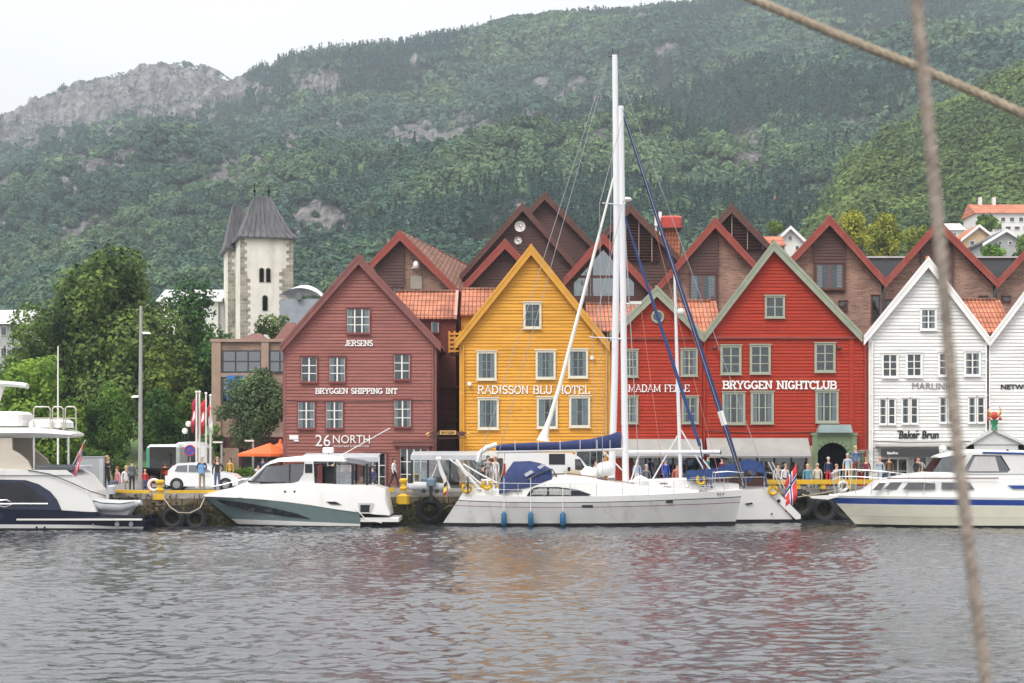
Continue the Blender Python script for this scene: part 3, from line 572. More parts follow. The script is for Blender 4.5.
MB().prism([(cx-rr_, QZ+.001)]+arcp[::-1]+[(cx+rr_, QZ+.001)], Y1-.06, Y1-.04).build('passage_shade', M_dark, po)  # flat near-black panel: the darkness inside the arch is put into its colour
M_lead = mat('weathered_zinc', (.32, .42, .42), .4, .3, var=.15)
b = MB(); b.prism([(x0+.2, zt+.16), (x1-.2, zt+.16), (x1-.35, zt+.62), (x0+.35, zt+.62)], Y1-.7, Y1-.036); b.build('porch_roof', M_lead, po)
window(t, 862.5, 461, 11, 20, Y1, Y1-.045, 2, 3, M_cas_g, M_port, .1)
# white houses
def white_house(label, xl, xr, apex, le, re): return gable('gabled_house', label, Y1, xl, xr, apex, le, re, M_wht, M_whtd, M_tile, 14, 7, corner=M_whtd, pitch=.2)
t = white_house('white clapboard gabled house with a bakery at street level', 870, 987, (927, 258), (862.5, 337), (988, 338)); tb = t
for (x, y, w_, h) in [(928, 319.3, 17, 22), (889.6, 365.5, 17, 24.5), (913.7, 365, 17, 24.5), (946, 364.3, 17, 24.5), (972, 363.8, 17, 24.5)]: window(t, x, y, w_, h, Y1, Y1-.045, 2, 3, M_whtd, M_cas_w, .11)
for (x, y) in [(887, 411.5), (909.5, 411), (947, 410), (976, 410)]:
    window(t, x-4.4, y, 8.2, 26, Y1, Y1-.045, 1, 3, M_whtd, M_cas_w, .07); window(t, x+4.4, y, 8.2, 26, Y1, Y1-.045, 1, 3, M_whtd, M_cas_w, .07)
text_mesh('MARLINK', M_letg, 912, 951, 386, 6.2, Y1, t, Y1-.055, 0); text_mesh('Baker Brun', M_letk, 898.5, 938.5, 434.6, 8, Y1, t, Y1-.055, .035, shear=.12)
for x in (899.2, 917.6): MB().tube([(X(x-2, Y1), Y1-.05, Z(432, Y1)), (X(x-1, Y1), Y1-.05, Z(430.5, Y1)), (X(x+1, Y1), Y1-.05, Z(431, Y1))], .03, 5).build('lettering_flourish', M_letk, t)
b = MB(); b.box(X(875, Y1), X(955, Y1), Y1-1.2, Y1-.036, Z(446.8, Y1), Z(445.4, Y1)); b.build('awning', M_awn, t)
o = MB().box(X(877, Y1), X(954, Y1), Y1-1.15, Y1-1.1, Z(457, Y1-1.1), Z(449, Y1-1.1)).build('fascia', mat('charcoal', (.04, .042, .045), .5), t)
text_mesh('BakerBrun', M_let, 887, 898, 453, 2.6, Y1-1.15, o, Y1-1.15, .03); text_mesh('BakerBrun', M_let, 939, 953, 451, 3, Y1-1.15, o, Y1-1.15, .03)
window(t, 893, 471, 30, 27, Y1, Y1-.045, 3, 2, M_whtd, M_cas_w, .1, name='shop_window', curtain=False); window(t, 940, 470, 16, 28, Y1, Y1-.045, 2, 1, M_whtd, M_cas_w, .1, name='shop_window', curtain=False)
d = MB().box(X(912, Y1), X(927, Y1), Y1-.12, Y1-.053, QZ, Z(456, Y1)); d = d.build('door', M_whtd, t); MB().box(X(913.5, Y1), X(925.5, Y1), Y1-.13, Y1-.121, QZ+.1, Z(457.5, Y1)).build('pane', M_gd, d)
t = white_house('white clapboard gabled house at the right edge with a small pedimented portal', 988.5, 1108, (1048, 258), (988.3, 338), (1109, 338))
window(t, 1033, 364, 17, 24.5, Y1, Y1-.045, 2, 3, M_whtd, M_cas_w, .11); window(t, 1062, 364, 17, 24.5, Y1, Y1-.045, 2, 3, M_whtd, M_cas_w, .11)
text_mesh('NETWORK', M_letk, 1000.5, 1040, 386.8, 5, Y1, t, Y1-.055, .03)
M_pedi = mat('pediment_grey', (.58, .59, .57), .6, var=.08)
b = MB(); a_, b0_ = (994, 431), 446; b.prism([(X(966, Y1), Z(444.5, Y1)), (X(1023, Y1), Z(444.5, Y1)), (X(991, Y1), Z(429.5, Y1))], Y1-.5, Y1-.04)
for s, (xx, yy) in enumerate(((964, 444), (1025, 444))): b.prism([(X(991, Y1), Z(428, Y1)), (X(xx, Y1), Z(yy, Y1)), (X(xx, Y1), Z(yy+2.5, Y1)), (X(991, Y1), Z(431, Y1))], Y1-.66-.004*s, Y1-.501)
b.box(X(966, Y1), X(972, Y1), Y1-.45, Y1-.04, QZ, Z(445, Y1)); b.box(X(1016, Y1), X(1022, Y1), Y1-.45, Y1-.04, QZ, Z(445, Y1)); b.box(X(966, Y1), X(1022, Y1), Y1-.45, Y1-.04, Z(450, Y1), Z(445.01, Y1))
pp = b.build('portal', M_pedi, t); MB().box(X(972, Y1), X(1016, Y1), Y1-.06, Y1-.04, QZ, Z(449.9, Y1)).build('passage_shade', M_dark, pp)  # no recess behind: a black sheet stands in for the shaded opening
# carved crest on the portal
M_cr = mat('crest_red', (.5, .05, .03), .4); M_cg = mat('crest_green', (.03, .22, .1), .4); M_go = mat('crest_gold', (.7, .42, .12), .4, .3)
b = MB(); c = (X(991.5, Y1), Y1-.6, Z(424.5, Y1)); b.lathe([(.2, -.3), (.14, -.1), (.2, .1), (.24, .25)], c, 'z', 12, 1); b.ball((c[0], c[1], c[2]+.5), .2, .16, .24, mi=0)
for s in (-1, 1):
    for k in range(4): b.tube([(c[0]+s*.1, c[1], c[2]+.4), (c[0]+s*(.24+.05*k), c[1]-.02*k, c[2]+.45+.12*k), (c[0]+s*(.38-.03*k), c[1], c[2]+.62+.12*k)], [.06, .05, .03], 6, 2 if k % 2 else 0)
    b.ball((c[0]+s*.33, c[1]-.03, c[2]+.32), .1, mi=0)
b.build('carved_crest', [M_cr, M_cg, M_go], t, 50)

# tiled roofs of the rear wings seen in the valleys between the gables
def wing(label, x0, x1, yt, yb, Y, wallm=M_bdk, d=3.2, name='rear_wing', verge=True):
    zt, zb = Z(yt, Y+d), Z(yb, Y); u0, u1 = X(x0, Y), X(x1, Y); t = thing(name, label, 'building', ((u0+u1)/2, Y, QZ))
    MB().box(u0+.05, u1-.05, Y+.25, Y+d*2, QZ, zb-.05).build('wall', wallm, t)
    b = MB(); b.add([(u0, Y, zb), (u1, Y, zb), (u1, Y+d, zt), (u0, Y+d, zt), (u0, Y+2*d, zb), (u1, Y+2*d, zb), (u0, Y, zb-.12), (u1, Y, zb-.12)], [(0, 1, 2, 3), (3, 2, 5, 4), (6, 7, 1, 0), (0, 3, 4, 6), (1, 2, 5, 7)])
    r = b.build('roof', M_tile, t)
    n = int((u1-u0)/.42); rt = MB()
    for i in range(n): rt.lathe([(.10, 0), (.12, .4)], (u0+i*.42, Y+d, zt+.02), 'x', 8)
    rt.build('ridge_tiles', M_tiled, r)
    if verge:
        MB().box(u1-.14, u1+.02, Y-.05, Y-.001, zb-.12, zb+.1).loft([[(u1-.14, Y, zb+.12), (u1+.03, Y, zb+.12)], [(u1-.14, Y+d, zt+.12), (u1+.03, Y+d, zt+.12)]], False).build('verge_board', mat('pale_pink_verge', (.5, .25, .2), .6), t)
    return t
t = wing('dark red rear wing with orange tiled roof between maroon and ochre gables', 392, 456.5, 292, 317, 109, M_pinks); window(t, 435, 327, 9, 12, 109, 109.24, 1, 1, M_pinks, M_cas_w, .05, curtain=True)
t = wing('narrow ochre-fronted rear wing with orange tiles behind the ochre gable', 460, 500, 289.5, 314, 110, M_yel)
wing('orange tiled rear roof left of the sailing mast', 588, 640, 304, 330, 109, M_bdk, verge=False); wing('orange tiled rear roof in the valley between the two red gables', 668, 722, 301, 332, 109.5, M_bdk, verge=False); wing('orange tiled rear roof in the valley between the two white gables', 962, 1014, 300, 332, 110, M_bdk, verge=False)
# timber gallery and passage between maroon and ochre houses
t = thing('timber_gallery', 'small ochre timber balcony high in the alley', 'balcony', (X(452, 106), 106, Z(352, 106))); b = MB(); Yg_ = 106
for k in range(5): b.box(X(448.5, Yg_), X(460.3, Yg_), Yg_-.04, Yg_, Z(352-k*4.3, Yg_), Z(350-k*4.3, Yg_))
for x in (449.2, 454.5, 460): b.box(X(x, Yg_)-.05, X(x, Yg_)+.05, Yg_+.001, Yg_+.08, Z(353, Yg_), Z(331, Yg_))
b.build('railing', M_yeld, t); MB().box(X(448.5, Yg_), X(460.3, Yg_), Yg_+.081, Yg_+1.2, Z(355, Yg_), Z(353.01, Yg_)).build('deck', M_bdk, t)
t = thing('alley_house', 'dark weathered timber house deep in the alley between maroon and ochre houses', 'building', (X(449, 112), 112, QZ)); MB().box(X(438, 112), X(462, 112), 112, 116, QZ, Z(345, 112)).build('wall', M_bdk, t)
for (x, y) in ((452, 375), (453, 408), (449, 452)): window(t, x, y, 5, 9, 112, 112, 1, 2, M_bdk, M_cas_c, .04)
for k in range(2): b = MB().box(X(440, 109), X(461, 109), 109, 111.9, Z(388+k*34, 109), Z(385+k*34, 109)).build('gallery_floor', M_pinks, t)
t = thing('hanging_sign', 'carved dark name board with gilt scrolls spanning the alley', 'sign', (X(446, 102.3), 102.3, Z(437, 102.3))); Ys = 102.3
b = MB(); prof = [(429, 433), (433, 431.5), (438, 432), (440, 430), (456, 430), (458, 432), (463, 431.5), (467, 433), (464, 434.8), (466, 436.5), (459, 436), (456, 434.5), (440, 434.5), (437, 436), (430, 436.5), (432, 434.8)]
b.prism([(X(x, Ys), Z(y, Ys)) for x, y in prof[::-1]], Ys, Ys+.08); b.build('board', M_bdk, t)
b = MB()
for s in (-1, 1): b.tube([(X(448+s*19, Ys), Ys-.03, Z(433, Ys)), (X(448+s*22, Ys), Ys-.03, Z(434.5, Ys)), (X(448+s*19.5, Ys), Ys-.03, Z(436, Ys))], .05, 6)
b.box(X(440, Ys), X(456, Ys), Ys-.05, Ys-.001, Z(434.6, Ys), Z(430.6, Ys)); bo = b.build('gilding', M_go, t); text_mesh('BRYGGEN', M_letk, 441.5, 454.5, 432.6, 2.6, Ys-.05, bo, Ys-.05, .02, proud=.01)
MB().box(X(429, Ys), X(467, Ys), Ys+.081, Ys+.14, Z(438.4, Ys), Z(437.6, Ys)).tube([(X(435, Ys), Ys+.1, Z(437.6, Ys)), (X(435, Ys), Ys+.1, Z(430, Ys))], .02, 5).tube([(X(461, Ys), Ys+.1, Z(437.6, Ys)), (X(461, Ys), Ys+.1, Z(430, Ys))], .02, 5).build('bracket', M_bdk, t)

# ------------------------------------------------------------------ brick gables of the second row
Y2 = 126.0; M_tilem = mat('brown_roof_tiles', (.13, .06, .045), .7, var=.3, vscale=3)
def back(label, apex, le, re, rake=M_bred, Y=Y2, wall=M_brick, rw=6.5, depth=26, boards=0):
    return gable('brick_gable_house' if wall is M_brick else 'timber_gable_house', label, Y, le[0]+2, re[0]-2, apex, le, re, wall, rake, M_tiled, depth, rw, pitch=boards, sides=False, over=.7, skew=.17 if apex[0] < 410 else None)
def bay(t, x0, x1, yt, yb, Y, apex=None, wins=(), sl=1.0):
    """dark timber panel on a brick gable, following the roof line at its top"""
    b = MB(); u0, u1 = X(x0, Y), X(x1, Y); z0 = Z(yb, Y)
    if apex: ax, az = X(apex[0], Y), Z(apex[1]+9, Y); board_wall(b, Y, Y-.16, u0, u1, z0, ax, az, ax-(az-z0)/sl, z0, ax+(az-z0)/sl, z0, .22); b.box(u0, u1, Y-.16, Y-.002, z0-.1, z0)
    else: board_wall(b, Y, Y-.16, u0, u1, z0, (u0+u1)/2, Z(yt, Y), u0-50, z0, u1+50, z0, .22)
    o = b.build('timber_bay', M_bdk, t)
    for (x, y, w_, h, c) in wins: window(t, x, y, w_, h, Y, Y-.16, c, 1, M_bdk2, M_bred, .1, curtain=True)
    return o
t = back('brick gable with red barge boards and small lamp, above the maroon roof', (400.5, 232), (370.5, 264), (459, 291)); bay(t, 376, 404, 0, 300, Y2, (400.5, 232), ((397, 291, 9, 8, 1),), .95)
MB().ball((X(416.3, Y2), Y2-.5, Z(265.5, Y2)), .2, .2, .28).tube([(X(412, Y2), Y2, Z(268, Y2)), (X(419, Y2), Y2-.5, Z(268, Y2))], .05).build('wall_lamp', M_let, t); MB().box(X(410.5, Y2), X(422, Y2), Y2-.12, Y2-.002, Z(289, Y2), Z(276, Y2)).build('vent_panel', mat('vent_grey', (.3, .27, .22), .6), t)
t = back('narrow dark boarded gable with red barge boards just left of the ochre peak', (505, 240.5), (463, 286), (548, 286), wall=M_bdk, boards=.22)
t = back('dark boarded gable carrying two white satellite dishes', (522.5, 205), (460, 276), (584, 275), M_bdk2, 134, M_bdk, 5, boards=.24)
for (x, y, r) in ((520, 226.5, .40), (518, 240.5, .28)):
    q = thing('satellite_dish', 'larger white satellite dish on the dark gable' if r > .35 else 'smaller white satellite dish below the larger one', 'satellite dish', (X(x, 132.6), 132.6, Z(y, 132.6)), 'dishes on the dark gable')
    c = (X(x, 132.6), 132.6, Z(y, 132.6)); MB().lathe([(.05, .12), (r*.6, .06), (r, -.05), (r, -.07), (r*.55, .03), (.03, .08)], c, 'y', 22).build('dish', M_vgrey, q, 50); MB().tube([(c[0]+.1, c[1], c[2]-r*.8), (c[0]+.05, c[1]-.5, c[2]-.05)], .03, 6).ball((c[0]+.05, c[1]-.5, c[2]), .07).build('feed_arm', M_let, q); MB().tube([(c[0], c[1]+.05, c[2]), (c[0], c[1]+1.5, c[2]-.3)], .05, 6).build('bracket', M_bdk, q)
t = back('tallest dark boarded gable in the second row, behind the satellite dishes', (544.5, 193.5), (486, 258), (600, 252), M_bdk2, 142, M_bdk, 5, boards=.24)
t = back('brown gable with a large triangular window behind the masts', (603, 235.5), (563, 280), (652, 290), wall=M_bdk)
b = MB(); Yw = Y2-.04; pts = [(603, 250), (574, 283), (574, 300), (634, 300), (634, 283)]; b.prism([(X(x, Yw), Z(y, Yw)) for x, y in pts], Yw-.02, Yw); o = b.build('gable_glazing', glass_mat('sky_glass', .3, (.3, .4, .42)), t)
b = MB()
for x in (589, 592, 616, 619): b.box(X(x-.9, Yw), X(x+.9, Yw), Yw-.14, Yw-.025, Z(303, Yw), Z(251+abs(x-603)*1.13, Yw))
b.box(X(571, Yw), X(637, Yw), Yw-.15, Yw-.022, Z(278, Yw), Z(275.5, Yw)); b.box(X(571, Yw), X(637, Yw), Yw-.15, Yw-.022, Z(303, Yw), Z(296, Yw)); b.build('mullions', M_bdk, t)
def louvre_gable(label, apex, le, re, Y, x0, x1, y0, y1):
    t = back(label, apex, le, re, M_bdk2, Y, M_bdk, 5.5, boards=.24); b = MB(); yy = y0
    while yy < y1:
        hw = (yy-apex[1]-9)*(re[0]-apex[0])/(re[1]-apex[1])
        xa, xb = max(x0, apex[0]-hw), min(x1, apex[0]+hw)
        if xb > xa: b.add([(X(xa, Y), Y-.35, Z(yy, Y)), (X(xb, Y), Y-.35, Z(yy, Y)), (X(xb, Y), Y-.1, Z(yy-1.6, Y)), (X(xa, Y), Y-.1, Z(yy-1.6, Y))], [(0, 1, 2, 3)])
        yy += 2.9
    b.build('louvre', M_bdk2, t); q = MB(); n = 4
    for i in range(n): x = x0+(x1-x0)*(i+.5)/n; q.box(X(x, Y)-.03, X(x, Y)+.03, Y-.42, Y-.36, Z(y1, Y), Z(max(y0, apex[1]+8+abs(x-apex[0])*.95), Y))
    q.build('louvre_rod', mat('louvre_steel', (.32, .26, .24), .5), t); return t
louvre_gable('dark louvred gable directly behind the white masts', (629.5, 205.5), (583, 256), (683, 262), 136, 606, 658, 214, 262)
louvre_gable('dark louvred gable behind the upper right of the rigging', (730.5, 206), (690, 250), (785, 263), 136, 708, 770, 214, 250)
t = back('brick and timber gable with red barge boards, above the round window house', (714, 219.5), (657, 286), (757, 267)); bay(t, 690, 717.5, 0, 310, Y2, (714, 219.5), ((702.5, 287.5, 27, 26, 2),), 1.2)
t = back('brick gable with red barge boards and a hanging timber bay window', (828, 217), (776, 273), (883.5, 280.5)); bay(t, 813, 845, 0, 291, Y2, (828, 217), ((829, 276.5, 28, 26, 2),), 1.05)
window(t, 875.5, 309, 9, 27, Y2, Y2, 1, 1, M_bdk, M_bdk, .08, curtain=False); window(t, 843, 306, 9, 10, Y2, Y2, 1, 1, M_bdk, M_bred, .08, curtain=False)
t = back('brick gable with red barge boards behind the bakery peak', (936, 221), (883.5, 280.5), (995, 281)); bay(t, 920, 953, 0, 310, Y2, (936, 221), (), 1.05)
for x in (890, 984, 1005): pass
window(t, 889, 304, 7, 8, Y2, Y2, 1, 1, M_bdk, M_bdk, .08, curtain=False); window(t, 983, 299, 9, 5, Y2, Y2, 1, 1, M_bdk, M_bdk, .06, curtain=False)
t = back('brick gable with red barge boards at the right edge of the photo', (1050, 220), (995, 281), (1106, 281)); window(t, 1006, 299, 9, 5, Y2, Y2, 1, 1, M_bdk, M_bdk, .06, curtain=False)
t = thing('roof_tower', 'red metal-capped ventilation tower with antennas rising behind the roofs', 'roof tower', (X(671, 140), 140, Z(262, 140))); Yv = 140
MB().prism([(X(664, Yv), Z(262, Yv)), (X(682, Yv), Z(262, Yv)), (X(678, Yv), Z(228, Yv)), (X(666, Yv), Z(228, Yv))], Yv, Yv+1.4).build('shaft', M_tile, t); M_redm = mat('red_sheet_metal', (.42, .05, .035), .45)
MB().bbox(X(660.5, Yv), X(681.5, Yv), Yv-.4, Yv+1.8, Z(228, Yv), Z(216, Yv), .15).build('cap', M_redm, t); MB().box(X(660, Yv), X(682, Yv), Yv-.45, Yv+1.85, Z(229, Yv), Z(228.02, Yv)).build('cap_rim', M_bdk, t)
b = MB(); 
for x, h in ((656, 214), (660, 212)): b.tube([(X(x, Yv), Yv, Z(262, Yv)), (X(x, Yv), Yv, Z(h, Yv))], .06).box(X(x, Yv)-.12, X(x, Yv)+.12, Yv-.15, Yv-.07, Z(h+12, Yv), Z(h, Yv))
b.build('antenna', M_let, t)
t = thing('flat_roofed_block', 'dark grey flat roofed hall seen in the valleys between brick gables', 'building', (X(940, 150), 150, QZ)); MB().box(X(780, 150), X(1100, 150), 150, 165, QZ, Z(258, 150)).build('wall', mat('slate_cladding', (.06, .065, .075), .6), t); MB().box(X(779, 150), X(1101, 150), 149.8, 165.2, Z(258, 150), Z(256.5, 150)).build('parapet', M_alu, t)

# downpipes, eave wires and small fittings on the fronts
for par_x, y0, m, key in ((606.5, 345, M_yeld, 0), (463.5, 345, M_yeld, 0), (704.5, 338, M_red, 0), (865.5, 338, M_bred, 0), (872.5, 342, M_whtd, 0), (986.5, 342, M_whtd, 0)):
    b = MB(); x = X(par_x, Y1-.2); b.tube([(x, Y1-.15, Z(y0, Y1)), (x, Y1-.15, Z(470, Y1)), (x+.12, Y1-.22, QZ+.15)], .055, 8)
    for v in (360, 395, 430, 460): b.box(x-.09, x+.09, Y1-.17, Y1-.05, Z(v, Y1)-.03, Z(v, Y1)+.03)
    b.build('downpipe', m, None, 50, loc=(x, Y1, QZ), label={606.5: 'ochre downpipe at the right corner of the ochre house', 463.5: 'ochre downpipe at the alley corner of the ochre house', 704.5: 'red downpipe between the two red gabled houses', 865.5: 'dark red downpipe at the right corner of the nightclub house', 872.5: 'white downpipe at the left corner of the bakery house', 986.5: 'white downpipe between the two white houses'}[par_x], cat='downpipe', group='downpipes on the house fronts')
M_cable = mat('black_cable', (.02, .02, .02), .6)
for lab, pts in (('thin black cable strung under the windows of the maroon house', [(286, 400), (330, 402), (380, 401.5), (434, 400)]), ('thin black cable strung across the red nightclub front above the awning', [(706, 431), (750, 433), (800, 432.5), (846, 431)]), ('thin dark cable along the bakery front below the lettering', [(872, 441), (905, 442.5), (950, 442), (985, 441)])):
    MB().tube([(X(x, Y1), Y1-.075, Z(v, Y1)) for x, v in pts], .018, 5).build('wall_cable', M_cable, None, 60, loc=(X(pts[0][0], Y1), Y1, Z(pts[0][1], Y1)), label=lab, cat='cable')
# ------------------------------------------------------------------ church, modern building, hillside houses
M_stucco = mat('lime_render', (.70, .67, .60), .85, var=.1, vscale=.5, dirt=((.4, .37, .3), .35, .52), bump=.2); M_quoin = brick_mat('quoin_stone', (.19, .17, .14), (.38, .34, .28), (.4, .37, .31), .7, .4, .03, .4)
M_leadr = mat('lead_roof', (.075, .073, .08), .5, .2, var=.5, vscale=1.2, stretch=(3, 1, .1))
def hip_tower(t, x0, x1, xs, y_e, y_r, Y, D, ridge, base, name=''):
    u0, u1 = X(x0, Y), X(x1, Y); ze, zr = Z(y_e, Y), Z(y_r, Y); b = MB().box(u0, u1, Y, Y+D, base, ze); b.build('tower_wall', M_stucco, t)
    q = MB(); z = base; k = 0
    while z < ze-.35:
        for (xx, s) in ((u0, 1), (u1, -1)):
            w_ = (.62 if k % 2 else .36)*(1.0 if s == 1 else 1.15)
            if z < Z(270, Y) and s == -1: w_ += .75
            elif z < Z(276, Y): w_ += .35
            q.box(min(xx-s*.02, xx+s*w_), max(xx-s*.02, xx+s*w_), Y-.05, Y-.002, z, z+.36)
        q.box(u0-.05, u0-.002, Y-.05, Y+(.5 if k % 2 else .3), z, z+.36); z += .38; k += 1
    q.build('quoins', M_quoin, t)
    o = .45; f0, f1 = X(ridge[0], Y), X(ridge[1], Y); ym = Y+D/2; zf = ze+(zr-ze)*.28; 
    def ring(e, z): return [(u0-e, Y-e, z), (u1+e, Y-e, z), (u1+e, Y+D+e, z), (u0-e, Y+D+e, z)]
    def mid(a): return [(u0-o+(f0-u0+o)*a, Y-o+(ym-.3-Y+o)*a), (u1+o+(f1-u1-o)*a, Y-o+(ym-.3-Y+o)*a), (u1+o+(f1-u1-o)*a, Y+D+o+(ym+.3-Y-D-o)*a), (u0-o+(f0-u0+o)*a, Y+D+o+(ym+.3-Y-D-o)*a)]
    r = MB().loft([ring(o, ze-.15)]+[[(x, y, ze+(zr-ze)*h) for x, y in mid(a)] for a, h in ((.0, .0), (.2, .12), (1.0, 1.0))], True, True); ro = r.build('tower_roof', M_leadr, t)
    s = MB()
    for i in range(9):
        for hh in range(2):
            a0, h0 = ((0, 0), (.2, .12))[hh]; a1, h1 = ((.2, .12), (1.0, 1.0))[hh]; m0, m1 = mid(a0), mid(a1); f = (i+.5)/9
            s.tube([(m0[0][0]+(m0[1][0]-m0[0][0])*f, m0[0][1]-.05, ze+(zr-ze)*h0+.03), (m1[0][0]+(m1[1][0]-m1[0][0])*f, m1[0][1]-.05, ze+(zr-ze)*h1+.03)], .05, 4)
    s.build('lead_seams', M_leadr, ro); return ro
def arch_win(t, x, y, w_, h, Y, lab=None):
    u, z0 = X(x, Y), Z(y+h/2, Y); r = w_*Y/F/2; zc = Z(y-h/2, Y)-r; b = MB(); P_ = lambda r: [(u-r, z0), (u+r, z0)]+[(u+r*math.cos(a), zc+r*math.sin(a)) for a in np.linspace(0, PI, 9)]
    o = MB().prism(P_(r*1.35), Y-.06, Y-.002).build('window', M_quoin, t); MB().prism(P_(r), Y-.075, Y-.061).build('pane', M_dark, o)
t = thing('church', 'pale stone church with two lead-roofed towers above the trees', 'church', (X(255, 190), 190, 4)); Yc = 190
r0 = hip_tower(t, 243, 266, 0, 249, 203.5, Yc+6.5, 6.0, (249, 260), 3); r1 = hip_tower(t, 241, 293, 0, 237, 193, Yc, 6.4, (256.5, 273), 3)
t.rotation_euler.z = .24
0 and MB().box(X(232.5, Yc+3), X(242, Yc+3), Yc+3, Yc+6.3, 3, Z(237, Yc)-.2).build('stair_wall', M_stucco, t)
for x in (261.6, 268.2): arch_win(t, x, 275, 4.2, 14, Yc)
arch_win(t, 265, 303, 4.6, 15, Yc)
for x, zt in ((257.5, 179), (272, 180)): MB().tube([(X(x, Yc), Yc+3.2, Z(193, Yc)-.2), (X(x, Yc), Yc+3.2, Z(zt, Yc))], .05, 6).ball((X(x, Yc), Yc+3.2, Z(187, Yc)), .16).box(X(x, Yc)-.28, X(x, Yc)+.28, Yc+3.17, Yc+3.23, Z(181.5, Yc), Z(181, Yc)).build('finial', M_dark, t)
# modern brown building
M_mb = brick_mat('sandy_brown_brick', (.25, .16, .11), (.33, .22, .16), (.25, .2, .16), .25, .085, .012, .2); M_conc = mat('tan_concrete', (.34, .24, .18), .8, var=.1); M_rb = mat('rust_brown_roof', (.14, .045, .03), .6, var=.2)
Ym = 132.0; t = thing('museum_building', 'brown modern building with blue window bands beside the maroon house', 'building', (X(250, Ym), Ym, QZ)); b = MB()
b.box(X(212, Ym), X(300, Ym), Ym, Ym+14, QZ, Z(342, Ym)); b.build('wall', M_mb, t)
MB().box(X(210.5, Ym), X(300, Ym), Ym-.25, Ym+14.2, Z(342, Ym)+.002, Z(339, Ym)).box(X(212, Ym), X(221, Ym), Ym-.2, Ym-.002, QZ, Z(342, Ym)).box(X(261.5, Ym), X(269, Ym), Ym-.2, Ym-.002, QZ, Z(342, Ym)).box(X(221, Ym), X(261.5, Ym), Ym-.15, Ym-.002, Z(377, Ym), Z(373, Ym)).build('concrete_frame', M_conc, t)
def band(x0, x1, y0, y1, n): 
    o = MB(); 
    for i in range(n+1): x = X(x0+(x1-x0)*i/n, Ym); o.box(x-.05, x+.05, Ym-.12, Ym-.002, Z(y1, Ym), Z(y0, Ym))
    for y in (y0, (y0+y1)/2, y1): o.box(X(x0, Ym), X(x1, Ym), Ym-.13, Ym-.001, Z(y, Ym)-.05, Z(y, Ym)+.05)
    o = o.build('window_band', mat('anthracite_frame', (.04, .045, .06), .5), t); MB().box(X(x0, Ym), X(x1, Ym), Ym-.06, Ym-.05, Z(y1, Ym), Z(y0, Ym)).build('pane', glass_mat('blue_glass', .25, (.1, .16, .28)), o)
band(223, 261, 351, 372, 3); band(270, 290, 351, 372, 2); band(223, 261, 378, 402, 3)
MB().box(X(227, Ym), X(244, Ym), Ym-.2, Ym-.135, Z(400, Ym), Z(375.5, Ym)).build('banner', mat('blue_banner', (.03, .16, .42), .5, var=.2), t); text_mesh('MUSEUM', M_let, 229, 242, 377.8, 2, Ym-.2, t, Ym-.2, 0) if False else None
for (x0, x1, yt) in ((237, 264, 331), (272, 300, 320)): b = MB(); z0 = Z(339, Ym)+.01; u0, u1 = X(x0, Ym), X(x1, Ym); um = (u0+u1)/2; b.add([(u0, Ym+1, z0), (u1, Ym+1, z0), (u1, Ym+5, z0), (u0, Ym+5, z0), (um-.3, Ym+3, Z(yt, Ym)), (um+.3, Ym+3, Z(yt, Ym))], [(0, 1, 5, 4), (1, 2, 5), (2, 3, 4, 5), (3, 0, 4), (0, 3, 2, 1)]); b.build('hipped_roof', M_rb, t)
t = thing('canopy_bridge', 'dark red-brown covered walkway joining the brown building and the maroon house', 'canopy', (X(248, 118), 118, QZ)); MB().box(X(213, 118), X(290, 118), 118, 121, Z(448, 118), Z(437, 118)).build('beam', mat('oxblood_cladding', (.075, .022, .02), .5, var=.2), t)
b = MB()
for x in (216, 240, 262, 284): b.box(X(x, 118)-.12, X(x, 118)+.12, 118.3, 118.6, QZ, Z(448.02, 118))
b.build('pillar', M_bdk, t); MB().box(X(240, 120), X(290, 120), 120.5, 120.8, QZ, Z(448.5, 120)).build('back_wall', mat('grey_wall', (.16, .16, .17), .7), t)
t = thing('marquee', 'white domed tent roof over grey wall right of the church', 'tent', (X(305, 170), 170, QZ)); Yt = 170; M_mq = mat('marquee_pvc', (.78, .8, .84), .4, var=.03)
b = MB(); rings = []
for i in range(9):
    f = i/8; x = 285+f*42; rings.append([(X(x, Yt), Yt+4*s, Z(303-18*math.sin(PI*(f*.9+.08))**.6*(1-abs(s)*.35), Yt)) for s in (-1, -.5, 0, .5, 1)])
b.loft(rings, False).build('tent_roof', M_mq, t, 60); MB().box(X(285, Yt), X(328, Yt), Yt-3.9, Yt+3.9, QZ, Z(302, Yt)).build('wall', mat('blue_grey_cladding', (.28, .31, .35), .6), t)
MB().box(X(302, Yt), X(306.5, Yt), Yt-4.3, Yt-3.91, Z(303, Yt), Z(296, Yt)).build('chimney', mat('grey_wall', (.16, .16, .17), .7), t)
